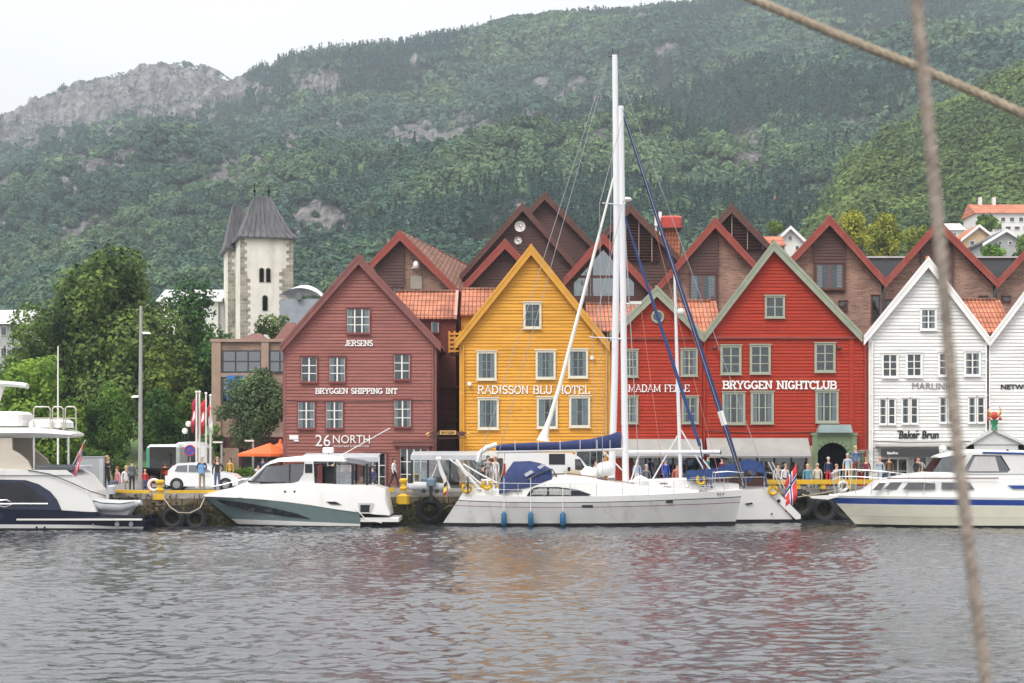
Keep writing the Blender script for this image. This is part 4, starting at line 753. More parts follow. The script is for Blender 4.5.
# houses
M_hw = mat('house_white', (.68, .67, .64), .6, var=.05); M_hy = mat('house_buff', (.55, .40, .24), .6, var=.06); M_hg = mat('house_grey', (.36, .37, .37), .6, var=.06)
M_rt = brick_mat('far_orange_tiles', (.45, .13, .06), (.55, .2, .1), (.25, .08, .05), .5, .6, .05, .8); M_rs = mat('slate_roof', (.09, .09, .10), .6, var=.2, vscale=2)
def house(label, x0, x1, yb, ye, yr, Y, D, wall, roof, gable_front=False, wins=(), chim=(), base=None):
    u0, u1 = X(x0, Y), X(x1, Y); zb, ze, zr = (base if base is not None else Z(yb, Y)), Z(ye, Y), Z(yr, Y); t = thing('hillside_house', label, 'house', ((u0+u1)/2, Y, zb)); zb -= 3; um = (u0+u1)/2
    if gable_front:
        MB().prism([(u0, zb), (u1, zb), (u1, ze), (um, zr-.15), (u0, ze)], Y, Y+D).build('wall', wall, t); b = MB()
        for s in (-1, 1): ex = u0-.4 if s < 0 else u1+.4; ez = ze-.4*(zr-ze)/((u1-u0)/2); b.prism([(um, zr+.1), (ex, ez+.1), (ex, ez-.15), (um, zr-.14)], Y-.5, Y+D+.3)
        r = b.build('roof', roof, t)
        MB().prism([(um, zr+.12), (u0-.45, ze-.4+.05), (u0-.45, ze-.75), (um, zr-.3)], Y-.6, Y-.501).prism([(um, zr+.12), (um, zr-.3), (u1+.45, ze-.75), (u1+.45, ze-.35)], Y-.604, Y-.505).build('barge_board', M_whtd, t)
    else:
        MB().box(u0, u1, Y, Y+D, zb, ze).build('wall', wall, t)
        r = MB().add([(u0-.4, Y-.5, ze-.2), (u1+.4, Y-.5, ze-.2), (u1+.4, Y+D/2, zr), (u0-.4, Y+D/2, zr), (u0-.4, Y+D+.5, ze-.2), (u1+.4, Y+D+.5, ze-.2)], [(0, 1, 2, 3), (3, 2, 5, 4), (0, 3, 4), (1, 5, 2), (0, 4, 5, 1)]).build('roof', roof, t)
    for (x, y, w_, h) in wins:
        o = MB().box(X(x-w_/2, Y), X(x+w_/2, Y), Y-.1, Y-.002, Z(y+h/2, Y), Z(y-h/2, Y)).build('window', M_whtd, t); MB().box(X(x-w_/2+.5, Y), X(x+w_/2-.5, Y), Y-.12, Y-.101, Z(y+h/2-.5, Y), Z(y-h/2+.5, Y)).build('pane', M_gd, o)
    for x in chim: MB().box(X(x-1.3, Y), X(x+1.3, Y), Y+D/2-.5, Y+D/2+.5, zr-.8, zr+1.2).build('chimney', M_hw, r)
    return t
house('long white villa with orange tiled roof on the wooded hillside', 977, 1060, 232, 212, 201, 300, 9, M_hw, M_rt, wins=[(985+i*9, 219.5, 5, 5) for i in range(5)]+[(999+i*9, 228, 6, 4) for i in range(4)], chim=(987, 1001))
house('buff gabled cottage with cream eaves below the white villa', 963, 994, 254, 237, 225.5, 250, 8, M_hy, M_rt, True, wins=[(976, 231, 2.5, 2.5), (972, 243, 5, 5), (985, 243, 5, 5)])
house('small grey gabled cottage with slate roof right of the buff one', 985, 1026, 256, 241, 230, 235, 8, M_hg, M_rs, True, wins=[(1000, 243, 4, 4), (1010, 243, 4, 4)])
house('tiny white cottage behind the bakery gable', 946, 963, 242, 229, 221, 300, 7, M_hw, M_hw, wins=[(955, 234, 3, 3)])
house('white gabled slate-roofed house among trees between the red and brick gables', 776, 804, 262, 240, 227, 210, 9, M_hw, M_rs, True, wins=[(790, 238, 4, 5), (783, 248, 4, 5), (797, 248, 4, 5)])
house('low white shed roof below the white gabled house', 757, 782, 262, 244, 233, 190, 6, M_hw, M_rt, wins=[])
_Y = np.linspace(300, 1200, 900); _z, _, _, _ = terr(X(780, _Y), _Y); _k = int(np.argmax(HZ-(_z-EYE)*F/_Y < 203)); _Y0 = float(_Y[_k]); print('cottage at', _Y0)
house('small orange-roofed house high in the dark trees', 772, 789, 204, 200, 195, _Y0-14, 8, M_hw, M_rt, wins=[])
for q in ((0, 24, 345, 322, 306, 165, 'pale grey office block with dormered roof at the left edge', 'l'), (160, 218, 330, 300, 286, 200, 'long white building glimpsed through the big tree', 'm')):
    house(q[6], q[0]-(60 if q[7] == 'l' else 0), q[1], q[2], q[3], q[4], q[5], 10, M_hg if q[7] == 'l' else M_hw, mat('pale_metal_roof', (.5, .5, .5), .4), wins=[(x, q[3]+9, 6, 9) for x in ((4, 15) if q[7] == 'l' else (172, 186, 200))]+([(4, 352, 6, 9), (15, 352, 6, 9), (4, 375, 6, 9)] if q[7] == 'l' else []), base=QZ)
# ------------------------------------------------------------------ trees and shrubs
M_bark = mat('bark', (.07, .055, .04), .9, var=.3, vscale=3, bump=.6)
def tree(label, x0, x1, yt, yb, Y, dark, light, ls=.26, lobes=16, seed=1, base=QZ, name='leafy_tree', dens=1.0, cat='tree', group=None, squash=1.0, hollow=.55, trunk=True, ragged=.22):
    ls *= .72; light = tuple(min(.5, c*1.75) for c in light); dark = tuple(c*1.25 for c in dark)
    rs = np.random.RandomState(seed); u0, u1, zt, zb = X(x0, Y), X(x1, Y), Z(yt, Y), Z(yb, Y); cx, cz = (u0+u1)/2, (zt+zb)/2; R, H = (u1-u0)/2, (zt-zb)/2
    t = thing(name, label, cat, (cx, Y, base), group); D = R*.9*squash
    # lobes: big ones fill the body, small ones break the outline
    LC = []; LR = []
    for i in range(lobes):
        d = rs.normal(size=3); d /= np.linalg.norm(d); rr = rs.uniform(.4, .85); wx = 1-.28*max(0, d[2])
        LC.append((cx+d[0]*R*rr*wx, Y+d[1]*D*rr, cz+d[2]*H*rr)); LR.append(rs.uniform(.30, .46)*(.5*min(R, H)+.5*max(R, H))*.85*(1.1 if i < lobes*.5 else .75))
    LC.append((cx, Y, cz)); LR.append(.62*min(R, H)); LC = np.array(LC); LR = np.array(LR)
    Cs, Ns, Ts = [], [], []
    for c, r in zip(LC, LR):
        n = int(dens*4*PI*r*r/(ls*ls)*1.35); g = rs.normal(size=(n, 3)); g /= np.linalg.norm(g, axis=1, keepdims=True); rad = r*(1-np.abs(rs.normal(0, ragged, n)))*(1+.12*(vn(g[:, 0]*4+c[0], g[:, 2]*4, seed)-.5)*4)
        p = c+g*rad[:, None]; p[:, 2] = np.where(p[:, 2] > zb-.3, p[:, 2], zb+rs.uniform(-.3, .8, n))
        tone = np.clip(.5+.0*g[:, 2]+rs.normal(0, .22, n)+(fbm(p[:, 0]/1.3+seed, p[:, 2]/1.3+p[:, 1]/2, seed, 2)-.5)*1.3+rs.normal(0, .12), 0, 1)
        Cs.append(p); Ns.append(g+rs.normal(0, .55, g.shape)+np.array([0, 0, .3])); Ts.append(np.array(dark)+(np.array(light)-np.array(dark))*tone[:, None])
    C = np.concatenate(Cs); Nn = np.concatenate(Ns); T = np.concatenate(Ts); V, Fq = leaf_quads(C, Nn, ls*rs.uniform(.45, .95, len(C)), .7)
    o = bpy.data.objects.new('crown', np_mesh('crown', V, Fq, M_leaf, T, (cx, Y, base))); COL.objects.link(o); o.parent = t; WORLD[o.name] = Vector((cx, Y, base))
    if trunk:
        b = MB(); tr = max(.12, R*.055); zs = max(zb+H*.3, base+.8); b.tube([(cx, Y, base-.3), (cx+.05, Y, base+.3), (cx-.05*R, Y+.05, zs)], [tr*1.5, tr*1.1, tr*.85], 8)
        for i in range(min(9, lobes)): c = LC[i]; m = ((cx+c[0])/2+.1, (Y+c[1])/2, (zs+c[2])/2+.15*H); b.tube([(cx-.05*R, Y+.05, zs-.2), m, tuple(c)], [tr*.7, tr*.45, tr*.15], 6)
        b.build('trunk', M_bark, t, 60)
    return t
GD, GL = (.012, .032, .008), (.075, .115, .022)
tree('large broad dark green maple, the biggest tree left of the church', 26, 178, 250, 450, 140, (.018, .042, .010), (.10, .15, .034), .36, 44, 11)
tree('dark rounded tree at the far left below the pale office roof', 4, 90, 295, 450, 143, (.015, .04, .010), (.07, .12, .025), .34, 22, 12)
tree('tall airy green tree between the maple and the church', 156, 240, 286, 450, 148, (.015, .05, .016), (.06, .13, .03), .32, 24, 13, ragged=.32, dens=.8)
tree('olive green tree in front of the maple, right side', 133, 200, 322, 450, 136, (.03, .06, .012), (.12, .16, .03), .32, 20, 14)
tree('bright lime green tree behind the white yacht', -16, 88, 352, 486, 118, (.06, .13, .015), (.15, .23, .035), .26, 30, 15, name='lime_tree')
tree('clipped round tree right of the lime green one', 74, 144, 376, 474, 121, (.018, .055, .010), (.075, .14, .022), .2, 18, 16, name='round_tree', group='clipped round trees by the lawn', ragged=.12)
tree('clipped round tree behind the tall lamp mast', 138, 184, 382, 466, 124, (.012, .042, .010), (.05, .11, .02), .2, 14, 17, name='round_tree', group='clipped round trees by the lawn', ragged=.12)
tree('clipped round tree behind the flagpoles', 168, 212, 385, 462, 126, (.018, .045, .010), (.08, .13, .022), .2, 12, 18, name='round_tree', group='clipped round trees by the lawn', ragged=.12)
tree('grey green bushy tree in front of the brown building', 216, 290, 366, 446, 114, (.03, .06, .028), (.12, .165, .075), .17, 20, 19, ragged=.28)
tree('leafy sapling at the foot of the church tower', 254, 292, 305, 345, 160, (.025, .05, .012), (.09, .13, .03), .3, 9, 20, dens=.6, ragged=.35)
for i, (x0, x1, y0, y1, lab) in enumerate([(72, 118, 440, 488, 'dark shrub behind the grey cabinet'), (108, 130, 452, 486, 'light green shrub beside the strolling group'), (8, 70, 440, 480, 'leafy hedge seen under the yacht sunroof'), (208, 226, 425, 465, 'dark shrub behind the two standing men')]):
    tree(lab, x0, x1, y0, y1, 116+i*.7, (.02, .05, .012), (.09, .15, .025), .15, 10, 30+i, name='shrub', cat='shrub', trunk=False)
for i, (x0, x1, y0, y1, Y, d, l, lab) in enumerate([(828, 872, 205, 268, 205, (.06, .08, .006), (.26, .26, .03), 'yellow green tree behind the left brick valley'), (862, 908, 208, 268, 212, (.055, .08, .008), (.24, .25, .03), 'second yellow green tree, nearer the blurred rope'), (900, 935, 222, 262, 225, (.05, .08, .01), (.18, .2, .03), 'pale green tree half behind the blurred rope'), (968, 1004, 214, 234, 285, (.03, .07, .01), (.11, .18, .03), 'round green tree below the white villa'), (976, 1012, 243, 262, 215, (.04, .1, .01), (.14, .24, .03), 'fresh green bush in front of the hillside cottages'), (1008, 1040, 232, 262, 228, (.02, .06, .01), (.1, .16, .03), 'dark tree at the right edge below the villa'), (764, 784, 218, 240, 260, (.04, .08, .01), (.14, .2, .03), 'bright round tree left of the white gabled house'), (738, 768, 222, 262, 265, (.01, .03, .01), (.04, .08, .02), 'dark tree left of the white gabled house'), (935, 965, 230, 262, 260, (.04, .07, .01), (.15, .19, .03), 'olive tree beside the tiny white cottage')]):
    tree(lab, x0, x1, y0, y1, Y, d, l, .34, 14, 50+i, base=QZ if Y < 240 else QZ, ragged=.25)
# ------------------------------------------------------------------ boats
M_gel = mat('white_gelcoat', (.68, .68, .66), .22, var=.04, vscale=.7, dirt=((.46, .44, .38), .8, .62)); M_gelg = mat('greyed_gelcoat', (.47, .47, .46), .25, var=.1, vscale=.8, dirt=((.30, .28, .25), .9, .55)); M_boot = mat('black_bottom_paint', (.012, .013, .015), .4)
M_navy = mat('navy_hull', (.008, .012, .03), .12, var=.2); M_teal = mat('grey_green_hull', (.13, .18, .185), .2, var=.06); M_blk = mat('black_rubber', (.014, .014, .015), .75, var=.4, vscale=4, bump=.4); M_smoke = mat('smoked_acrylic', (.012, .014, .018), .08, var=.3)
M_canv = mat('navy_canvas', (.015, .028, .11), .8, var=.25, vscale=3, bump=.3, bscale=5); M_canvb = mat('blue_canvas', (.018, .05, .17), .8, var=.2, vscale=3, bump=.3, bscale=5); M_cream = mat('cream_gelcoat', (.66, .64, .52), .25, var=.05, dirt=((.45, .42, .32), .9, .6)); M_stripe = mat('blue_stripe', (.015, .05, .25), .3); M_purp = mat('mauve_line', (.2, .1, .16), .4)
M_ss = mat('stainless', (.65, .65, .66), .25, .85, var=.03); M_mast = mat('white_spar', (.72, .73, .75), .3, var=.03); M_wire = mat('rigging_wire', (.35, .36, .38), .35, .5); M_sail = mat('white_sailcloth', (.75, .74, .70), .7, var=.06)
M_teak = mat('teak', (.22, .13, .07), .7, var=.2, vscale=4, stretch=(.3, 6, 6)); M_lgrey = mat('light_grey_plastic', (.45, .47, .5), .5); M_grc = mat('grey_canopy', (.09, .095, .11), .75, var=.15)
M_fend = mat('blue_fender', (.01, .10, .22), .5, var=.3); M_yell = mat('safety_yellow', (.64, .39, .015), .5, var=.1, dirt=((.4, .25, .05), 2, .6)); M_or = mat('orange_cloth', (.75, .14, .03), .7, var=.1)
def hull(par, st, Yc, Yp, rows, mats, name='hull', drop=.35, tilt=0, deckm=None, deck=True, crown=.05):
    """st: (x at sheer, x at waterline, sheer row, half beam at deck, half beam at waterline); rows: (fraction, material) up the topside"""
    fr = [-1]+[0]+[f for f, _ in rows]; mi = [len(mats)-1 if False else rows[0][1]]+[m for _, m in rows]; rings = []
    for (xt, xb, sp, bs, bw) in st:
        zs = Z(sp, Yp); U, W_ = X(xt, Yp), X(xb, Yp); yc = Yc+tilt*((U+W_)/2); side = []
        for f in fr:
            if f < 0: side.append((W_*.985+U*.015, bw*.55, -drop))
            else: g = f**.7; side.append((W_+(U-W_)*f, bw+(bs-bw)*g, zs*f))
        rings.append([(x, yc-y, z) for x, y, z in side[::-1]]+[(x, yc+y, z) for x, y, z in side])
    b = MB(); n = len(rings[0]); h = n//2
    for j in range(n-1):
        strip = [[r[j], r[j+1]] for r in rings]
        k = (h-2-j) if j < h-1 else (0 if j == h-1 else j-h); b.loft(strip, False, mi=mi[max(0, min(k, len(mi)-1))])
    b.add(rings[0], [tuple(range(n))], mi[-1])
    # weld by rebuilding duplicates is not needed: shading is cut at sharp edges
    o = b.build(name, mats, par, 50)
    if deck:
        d = MB(); rr = []
        for r in rings: a, c = r[0], r[-1]; m = ((a[0]+c[0])/2, (a[1]+c[1])/2, a[2]+crown); rr.append([(a[0], a[1]+.02, a[2]-.01), m, (c[0], c[1]-.02, c[2]-.01)])
        d.loft(rr, False); d.build('deck', deckm or mats[rows[-1][1]], par)
    return o
def trunk(b, secs, Yc, Yp, rnd=.7, mi=0, n=5, tilt=0):
    """rounded cabin shape: (px, top row, base row, half width)"""
    rings = []
    for (px, tp, bp_, hw) in secs:
        x = X(px, Yp); zt, zb = Z(tp, Yp), Z(bp_, Yp); r = min(hw, (zt-zb))*rnd*.5; ring = [(x, Yc+tilt*x-hw, zb)]
        for i in range(n): a = PI-PI/2*i/(n-1); ring.append((x, Yc+tilt*x-hw*.94+r+r*math.cos(a), zt-r+r*math.sin(a)))
        for i in range(n): a = PI/2-PI/2*i/(n-1); ring.append((x, Yc+tilt*x+hw*.94-r+r*math.cos(a), zt-r+r*math.sin(a)))
        ring.append((x, Yc+tilt*x+hw, zb)); rings.append(ring)
    b.loft(rings, True, True, mi); return b
def panel(px_pts, Yp, y, m, par, name, th=.02):
    return MB().prism([(X(x, Yp), Z(v, Yp)) for x, v in px_pts], y-th, y).build(name, m, par)
def rail(par, pts, Yp, y, r=.016, posts=(), zbase=None, name='guard_rail', m=None):
    b = MB(); b.tube([(X(x, Yp), y, Z(v, Yp)) for x, v in pts], r, 6)
    for (x, v0, v1) in posts: b.tube([(X(x, Yp), y, Z(v0, Yp)), (X(x, Yp), y, Z(v1, Yp))], r, 6)
    return b.build(name, m or M_ss, par, 40)
def line(par, pts, r=.016, name='stay', m=None, n=5): return MB().tube(pts, r, n).build(name, m or M_wire, par, 60)
def flag(par_or_none, label, cols, p0, p1, p2, kind, thing_name='flag', group=None):
    """cloth spanned by hoist p0->p1 and fly direction p0->p2"""
    p0, p1, p2 = Vector(p0), Vector(p1), Vector(p2); b = MB(); nu, nv = 22, 16; hv, fv = p1-p0, p2-p0; nrm = hv.cross(fv).normalized()
    for i in range(nu+1):
        for j in range(nv+1):
            u, v = i/nu, j/nv; q = p0+hv*v+fv*u+nrm*math.sin(u*9+v*2)*.07*fv.length*u**.5; b.v.append(tuple(q))
    for i in range(nu):
        for j in range(nv):
            u, v = i+.5, j+.5; k = 0
            if kind == 'cross': 
                du, dv = u-8, v-8
                if abs(du) < 1.1 or abs(dv) < 1.1: k = 2
                elif abs(du) < 2.3 or abs(dv) < 2.3: k = 1
            elif kind == 'bars': k = int(u/nu*3)
            elif kind == 'half': k = 1 if (v > nv*.5) else 0
            elif kind == 'logo': k = 1 if (8 < u < 14 and 5 < v < 11) else 0
            a = i*(nv+1)+j; b.f.append((a, a+1, a+nv+2, a+nv+1)); b.m.append(k)
    o = b.build(thing_name, cols, None, 60, loc=tuple(p0), label=label, cat='flag', group=group); return o
M_fr = mat('flag_red', (.55, .03, .04), .7); M_fw = mat('flag_white', (.75, .75, .75), .7); M_fb = mat('flag_blue', (.02, .04, .25), .7); M_fk = mat('flag_black', (.02, .02, .02), .7); M_fy = mat('flag_yellow', (.8, .5, .03), .7)

# --- large sailing yacht with navy mainsail cover
Yp, Yc = 90.0, 91.2
t = thing('sailing_yacht', 'long white sailing yacht with navy sail cover, blue sprayhood and three blue fenders', 'sailboat', (X(600, Yp), Yc, 0))
st = [(462, 441, 494, 1.25, 1.05), (476, 462, 494.8, 1.45, 1.25), (505, 500, 496, 1.6, 1.4), (550, 548, 496.6, 1.72, 1.5), (600, 600, 496, 1.7, 1.42), (650, 650, 494.6, 1.42, 1.0), (690, 688, 493, 1.0, .58), (720, 716, 491.8, .55, .26), (738, 732, 490.8, .18, .07), (745.5, 738, 490.5, .03, .02)]
t_yacht = t; hull(t, st, Yc, Yp, [(.10, 3), (.63, 1), (.655, 2), (.79, 1), (.815, 4), (1, 0)], [M_gel, M_gelg, M_purp, M_boot, M_smoke])
def shr(x, st=st): return float(np.interp(x, [s[0] for s in st], [s[2] for s in st]))
def yn(px, st=st, Yc=Yc, fr=1.0): return Yc-np.interp(px, [s[0] for s in st], [s[4]+(s[3]-s[4])*fr**.7 for s in st])
b = MB(); trunk(b, [(503, 490, 497, 1.0), (520, 484, 497, 1.2), (540, 476.5, 497.5, 1.25), (560, 474.8, 497.5, 1.25), (585, 476.5, 497.5, 1.25), (605, 480.5, 497, 1.2), (640, 485.5, 496, 1.0), (690, 490, 494, .6), (712, 491.5, 493, .3)], Yc, Yp); b.build('cabin', M_gel, t, 45)
yc_ = Yc-1.245; panel([(526.5, 496), (531, 489), (537, 487), (558, 487), (577, 489.5), (591, 494.5), (588, 495.8)][::-1], Yp, yc_-.0, M_smoke, t, 'cabin_window', .03)
for q in ([(531, 494.5), (534.5, 490), (539, 488.3), (547, 488.3), (547, 494.7)], [(549, 494.7), (549, 488.3), (558, 488.5), (571, 490.3), (571, 495)]): panel(q[::-1], Yp, yc_-.031, mat('cabin_blind', (.30, .30, .29), .7, var=.3, vscale=6, stretch=(6, 1, .4)), t, 'cabin_blind', .006)
for x, y, w_ in ((474, 510.5, 10), (587, 506, 11), (667, 501.5, 12)): f = 1-(y-490)/36; panel([(x-w_/2, y+1.3), (x+w_/2, y+1.3), (x+w_/2, y-1.3), (x-w_/2, y-1.3)][::1], Yp, yn(x, fr=f)-.005, M_smoke, t, 'hull_port', .03)
panel([(514, 491.5), (521.5, 491.5), (521.5, 488.5), (514, 488.5)], Yp, yc_-.0, M_grc, t, 'vent', .03)
# cockpit coaming, wheel pedestal, sprayhood
b = MB(); trunk(b, [(464, 490, 495, 1.15), (484, 489, 496, 1.25), (503, 489, 497, 1.15)], Yc, Yp); b.build('cockpit_coaming', M_gel, t, 45)
def arch_ring(px, top, base, hw, Yc_, Yp_, n=9): return [(X(px+(k/(n-1)*0), Yp_), Yc_+hw*math.cos(PI-PI*k/(n-1)), Z(base, Yp_)+(Z(top, Yp_)-Z(base, Yp_))*math.sin(PI*k/(n-1))**.5) for k in range(n)]
b = MB(); b.loft([arch_ring(499, 485, 494, 1.2, Yc, Yp), arch_ring(507, 471, 492, 1.22, Yc, Yp), arch_ring(513.5, 461.8, 490, 1.22, Yc, Yp), arch_ring(530, 461.2, 487, 1.22, Yc, Yp), arch_ring(541, 463.5, 483, 1.2, Yc, Yp), arch_ring(552, 469.5, 479, 1.15, Yc, Yp)], False); sh = b.build('sprayhood', M_canv, t, 60)
ysh = Yc-1.24; panel([(524, 474), (531, 470), (534, 472), (526, 477)], Yp, ysh-.0, M_lgrey, sh, 'clear_window', .02); panel([(537, 467), (543, 463.5), (546, 465), (540, 469)], Yp, ysh, M_lgrey, sh, 'clear_window', .02)
MB().loft([[(X(x, Yp), Yc-1.18, Z(v, Yp)) for x, v in ((527, 480), (552, 469.2), (556, 476))], [(X(x, Yp), Yc+1.18, Z(v, Yp)) for x, v in ((527, 480), (552, 469.2), (556, 476))]], False).build('windscreen', glass_mat('acrylic', .3, (.55, .6, .62)), t)
line(t, [(X(527, Yp), Yc-1.2, Z(480.5, Yp)), (X(540, Yp), Yc-1.2, Z(473, Yp)), (X(552, Yp), Yc-1.2, Z(469, Yp)), (X(557, Yp), Yc-1.2, Z(477, Yp))], .035, 'windscreen_frame', M_smoke)
# mast, boom, cover
def PY(px, py, Y=Yc): return P(px, py, Y)
ms = MB().tube([PY(625.8, 489), PY(624.2, 380), PY(622.6, 250), PY(621, 106)], [.17, .165, .155, .135], 12).build('mast', M_mast, t, 60)
MB().box(X(630, Yc), X(641, Yc), Yc-.2, Yc+.2, Z(304.5, Yc), Z(301.5, Yc)).build('radar_bar', M_gel, ms); MB().tube([PY(624, 303), PY(634, 305)], .04, 5).build('bracket', M_mast, ms)
b = MB()
for (yy, L_) in ((205, 20), (339, 33), ): b.tube([PY(622.5-L_, yy-2, Yc-1.0), PY(623, yy, Yc), PY(624+L_*.08, yy-2, Yc+1.0)], [.025, .045, .025], 6)
b.build('spreader', M_mast, ms)
MB().tube([PY(496, 451.8), PY(622, 449)], .085, 10).build('boom', M_mast, t, 60)
secs = []
for (x, tp, bt) in ((496, 446, 450.5), (500, 444.3, 450.8), (530, 442.5, 450.6), (560, 441.8, 450.2), (590, 439, 449.6), (610, 434.5, 449), (618, 431.5, 448.7), (621, 434, 448.5)):
    zt, zb = Z(tp, Yc), Z(bt, Yc); c = (zt+zb)/2; h = (zt-zb)/2; secs.append([(X(x, Yc), Yc+.17*math.cos(a)*(1+.1*math.sin(5*a)), c+h*math.sin(a)) for a in np.linspace(0, 2*PI, 12, endpoint=False)])
sc_ = MB().loft(secs, True, True).build('mainsail_cover', M_canv, t, 60); q = MB()
for x in (515, 538, 560, 580, 597, 610): q.tube([PY(x, 440, Yc-.19), PY(x+.2, 451, Yc-.19)], .014, 4)
q.build('lashing', M_sail, sc_)
# furled headsails and standing rigging
MB().tube([PY(622.2, 110), PY(660, 226), PY(700, 348), PY(723, 420), PY(735, 457)], [.07, .10, .125, .14, .11], 10).build('furled_genoa', M_canv, t, 60)
MB().tube([PY(720, 411), PY(724.5, 425)], [.15, .15], 10).build('sheet_wrap', M_sail, t, 60)
MB().tube([PY(735, 457), PY(743, 486)], [.10, .06], 8).build('furling_drum', M_smoke, t, 60)
MB().tube([PY(624.5, 216), PY(664, 336), PY(700, 446)], [.05, .085, .085], 8).build('furled_staysail', M_canvb, t, 60); line(t, [PY(700, 446), PY(707, 487)], .03, 'staysail_tack', M_canv)
for a, c in (((606.5, 62), (470, 488)), ((607.5, 64), (489, 488)), ((622, 108), (744, 486.5)), ((599.5, 204), (603, 489)), ((622, 120), (599.5, 204)), ((592, 337), (598, 489)), ((624, 200), (592, 337)), ((624, 205), (640, 489))): line(t, [PY(*a, Yc-.3), PY(*c, Yc-.9)])
for a, c in (((655, 230), (722, 487)), ((640, 300), (665, 487)), ((680, 300), (745, 480))): line(t, [PY(*a), PY(*c)], .011, 'halyard', mat('halyard_red', (.5, .2, .15), .6))
# stern arch, rails, gear
b = MB(); 
for yy in (-1.15, 1.15): b.tube([PY(449, 489, Yc+yy), PY(441, 470, Yc+yy), PY(437.5, 459.5, Yc+yy), PY(441, 457.5, Yc+yy)], .11, 8); b.tube([PY(480, 490, Yc+yy), PY(466, 474, Yc+yy), PY(457, 461, Yc+yy)], .10, 8)
b.tube([PY(437.5, 458, Yc-1.2), PY(437.5, 458, Yc+1.2)], .1, 8); b.tube([PY(457, 461, Yc-1.2), PY(457, 461, Yc+1.2)], .09, 8); b.build('stern_arch', M_gel, t, 50)
MB().loft([[PY(446, 456.5, Yc+s*1.1), PY(455, 455.2, Yc+s*1.1), PY(465, 456.5, Yc+s*1.1), PY(470, 460, Yc+s*1.1)] for s in (-1, -.3, .3, 1)], False).build('folded_bimini', M_canv, t, 60)
for p in ([(449, 459), (463, 469), (481, 484)], [(463, 464), (480, 474), (497, 483)]): line(t, [PY(*q, Yc-1.2) for q in p], .045, 'arch_strut', M_gel)
line(t, [PY(478, 462), PY(480, 453), PY(487, 447.5), PY(497, 444.5)], .13, 'boom_gallows', M_gel, 8)
pts = []; po = []
for x in range(466, 744, 26): v = shr(x); po.append((x, v, v-13)); pts.append((x, v-13))
b = MB()
for h in (13, 6.5): b.tube([(X(x, Yp), yn(x)+.06, Z(shr(x)-h, Yp)) for x in range(466, 744, 13)], .011, 5)
for x, v0, v1 in po: b.tube([(X(x, Yp), yn(x)+.06, Z(v0, Yp)), (X(x, Yp), yn(x)+.06, Z(v1, Yp))], .017, 6)
b.build('guard_rail', M_ss, t, 40)
b = MB()
for s in (-1, 1): b.tube([(X(x, Yp), Yc+s*np.interp(x, [715, 744], [.6, .12]), Z(v, Yp)) for x, v in ((716, 487), (717, 473), (730, 472), (745, 473), (745, 486))], .018, 6)
b.tube([(X(745, Yp), Yc-.12, Z(473, Yp)), (X(747, Yp), Yc, Z(473, Yp)), (X(745, Yp), Yc+.12, Z(473, Yp))], .018, 6); b.build('pulpit', M_ss, t, 40)
b = MB(); b.torus((X(468, Yp), Yc-1.3, Z(485, Yp)), .42, .035, 'x', 24, 6); [b.tube([(X(468, Yp), Yc-1.3, Z(485, Yp)), (X(468, Yp), Yc-1.3+.42*math.cos(a), Z(485, Yp)+.42*math.sin(a))], .015, 4) for a in np.linspace(0, PI*2, 6)]; b.build('steering_wheel', M_smoke, t)
M_hatch = mat('hatch_grey', (.16, .17, .18), .4)
for x in (610, 640, 662): MB().box(X(x, Yp), X(x+7, Yp), Yc-.3, Yc+.3, Z(np.interp(x, [605, 690], [479.5, 487.5]), Yp), Z(np.interp(x, [605, 690], [478, 486]), Yp)).build('hatch', M_hatch, t)
def raft_text(px0, px1, pyc, h, body, y, par, m): return text_mesh(body, m, px0, px1, pyc, h, Yp, par, y)
text_mesh('17019', M_letk, 714, 726, 494.6, 2.7, Yp, t, yn(721)-.0)
for i, (x, lab) in enumerate(((504, 'blue cylindrical fender nearest the stern of the long yacht'), (530.5, 'middle one of the three blue fenders on the long yacht'), (562.5, 'blue fender under the cabin window, furthest right of the three'))):
    f = thing('boat_fender', lab, 'fender', (X(x, Yp), yn(x)-.16, .15), 'blue fenders on the long yacht'); c = (X(x, Yp), float(yn(x))-.16, 0); k = .135 if i < 2 else .15
    MB().lathe([(.03, Z(526, Yp)), (k, Z(524, Yp)), (k, Z(513.5, Yp)), (.05, Z(511.5, Yp)), (.04, Z(510.8, Yp))], c, 'z', 14).build('body', M_fend, f, 50); line(f, [(c[0], c[1], Z(511, Yp)), (c[0], c[1]+.12, Z(489, Yp)), (c[0], c[1]+.2, Z(478, Yp))], .014, 'lanyard', M_sail)
for i, (x, v, lab) in enumerate(((467, 488, 'yellow horseshoe lifebuoy nearest the white stern arch'), (487, 484.5, 'yellow horseshoe lifebuoy in front of the sprayhood'))):
    f = thing('horseshoe_lifebuoy', lab, 'lifebuoy', (X(x, Yp), Yc-1.42, Z(v, Yp)), 'yellow lifebuoys on the long yacht'); MB().tube([(X(x, Yp)+.2*math.cos(a), Yc-1.42, Z(v, Yp)+.2*math.sin(a)) for a in np.linspace(-PI*1.3, PI*.3, 12)], .085, 8).build('foam_ring', M_yell, f, 60)
flag(None, 'small drooping black, yellow and red flag on the yacht stern', [M_fk, M_fy, M_fr], P(447, 481, 89.7), P(444, 484, 89.7), P(446.3, 494, 89.7), 'bars')
MB().tube([P(447.5, 490, 89.75), P(446.5, 475, 89.75)], .018, 5).build('flag_staff', M_teak, t)
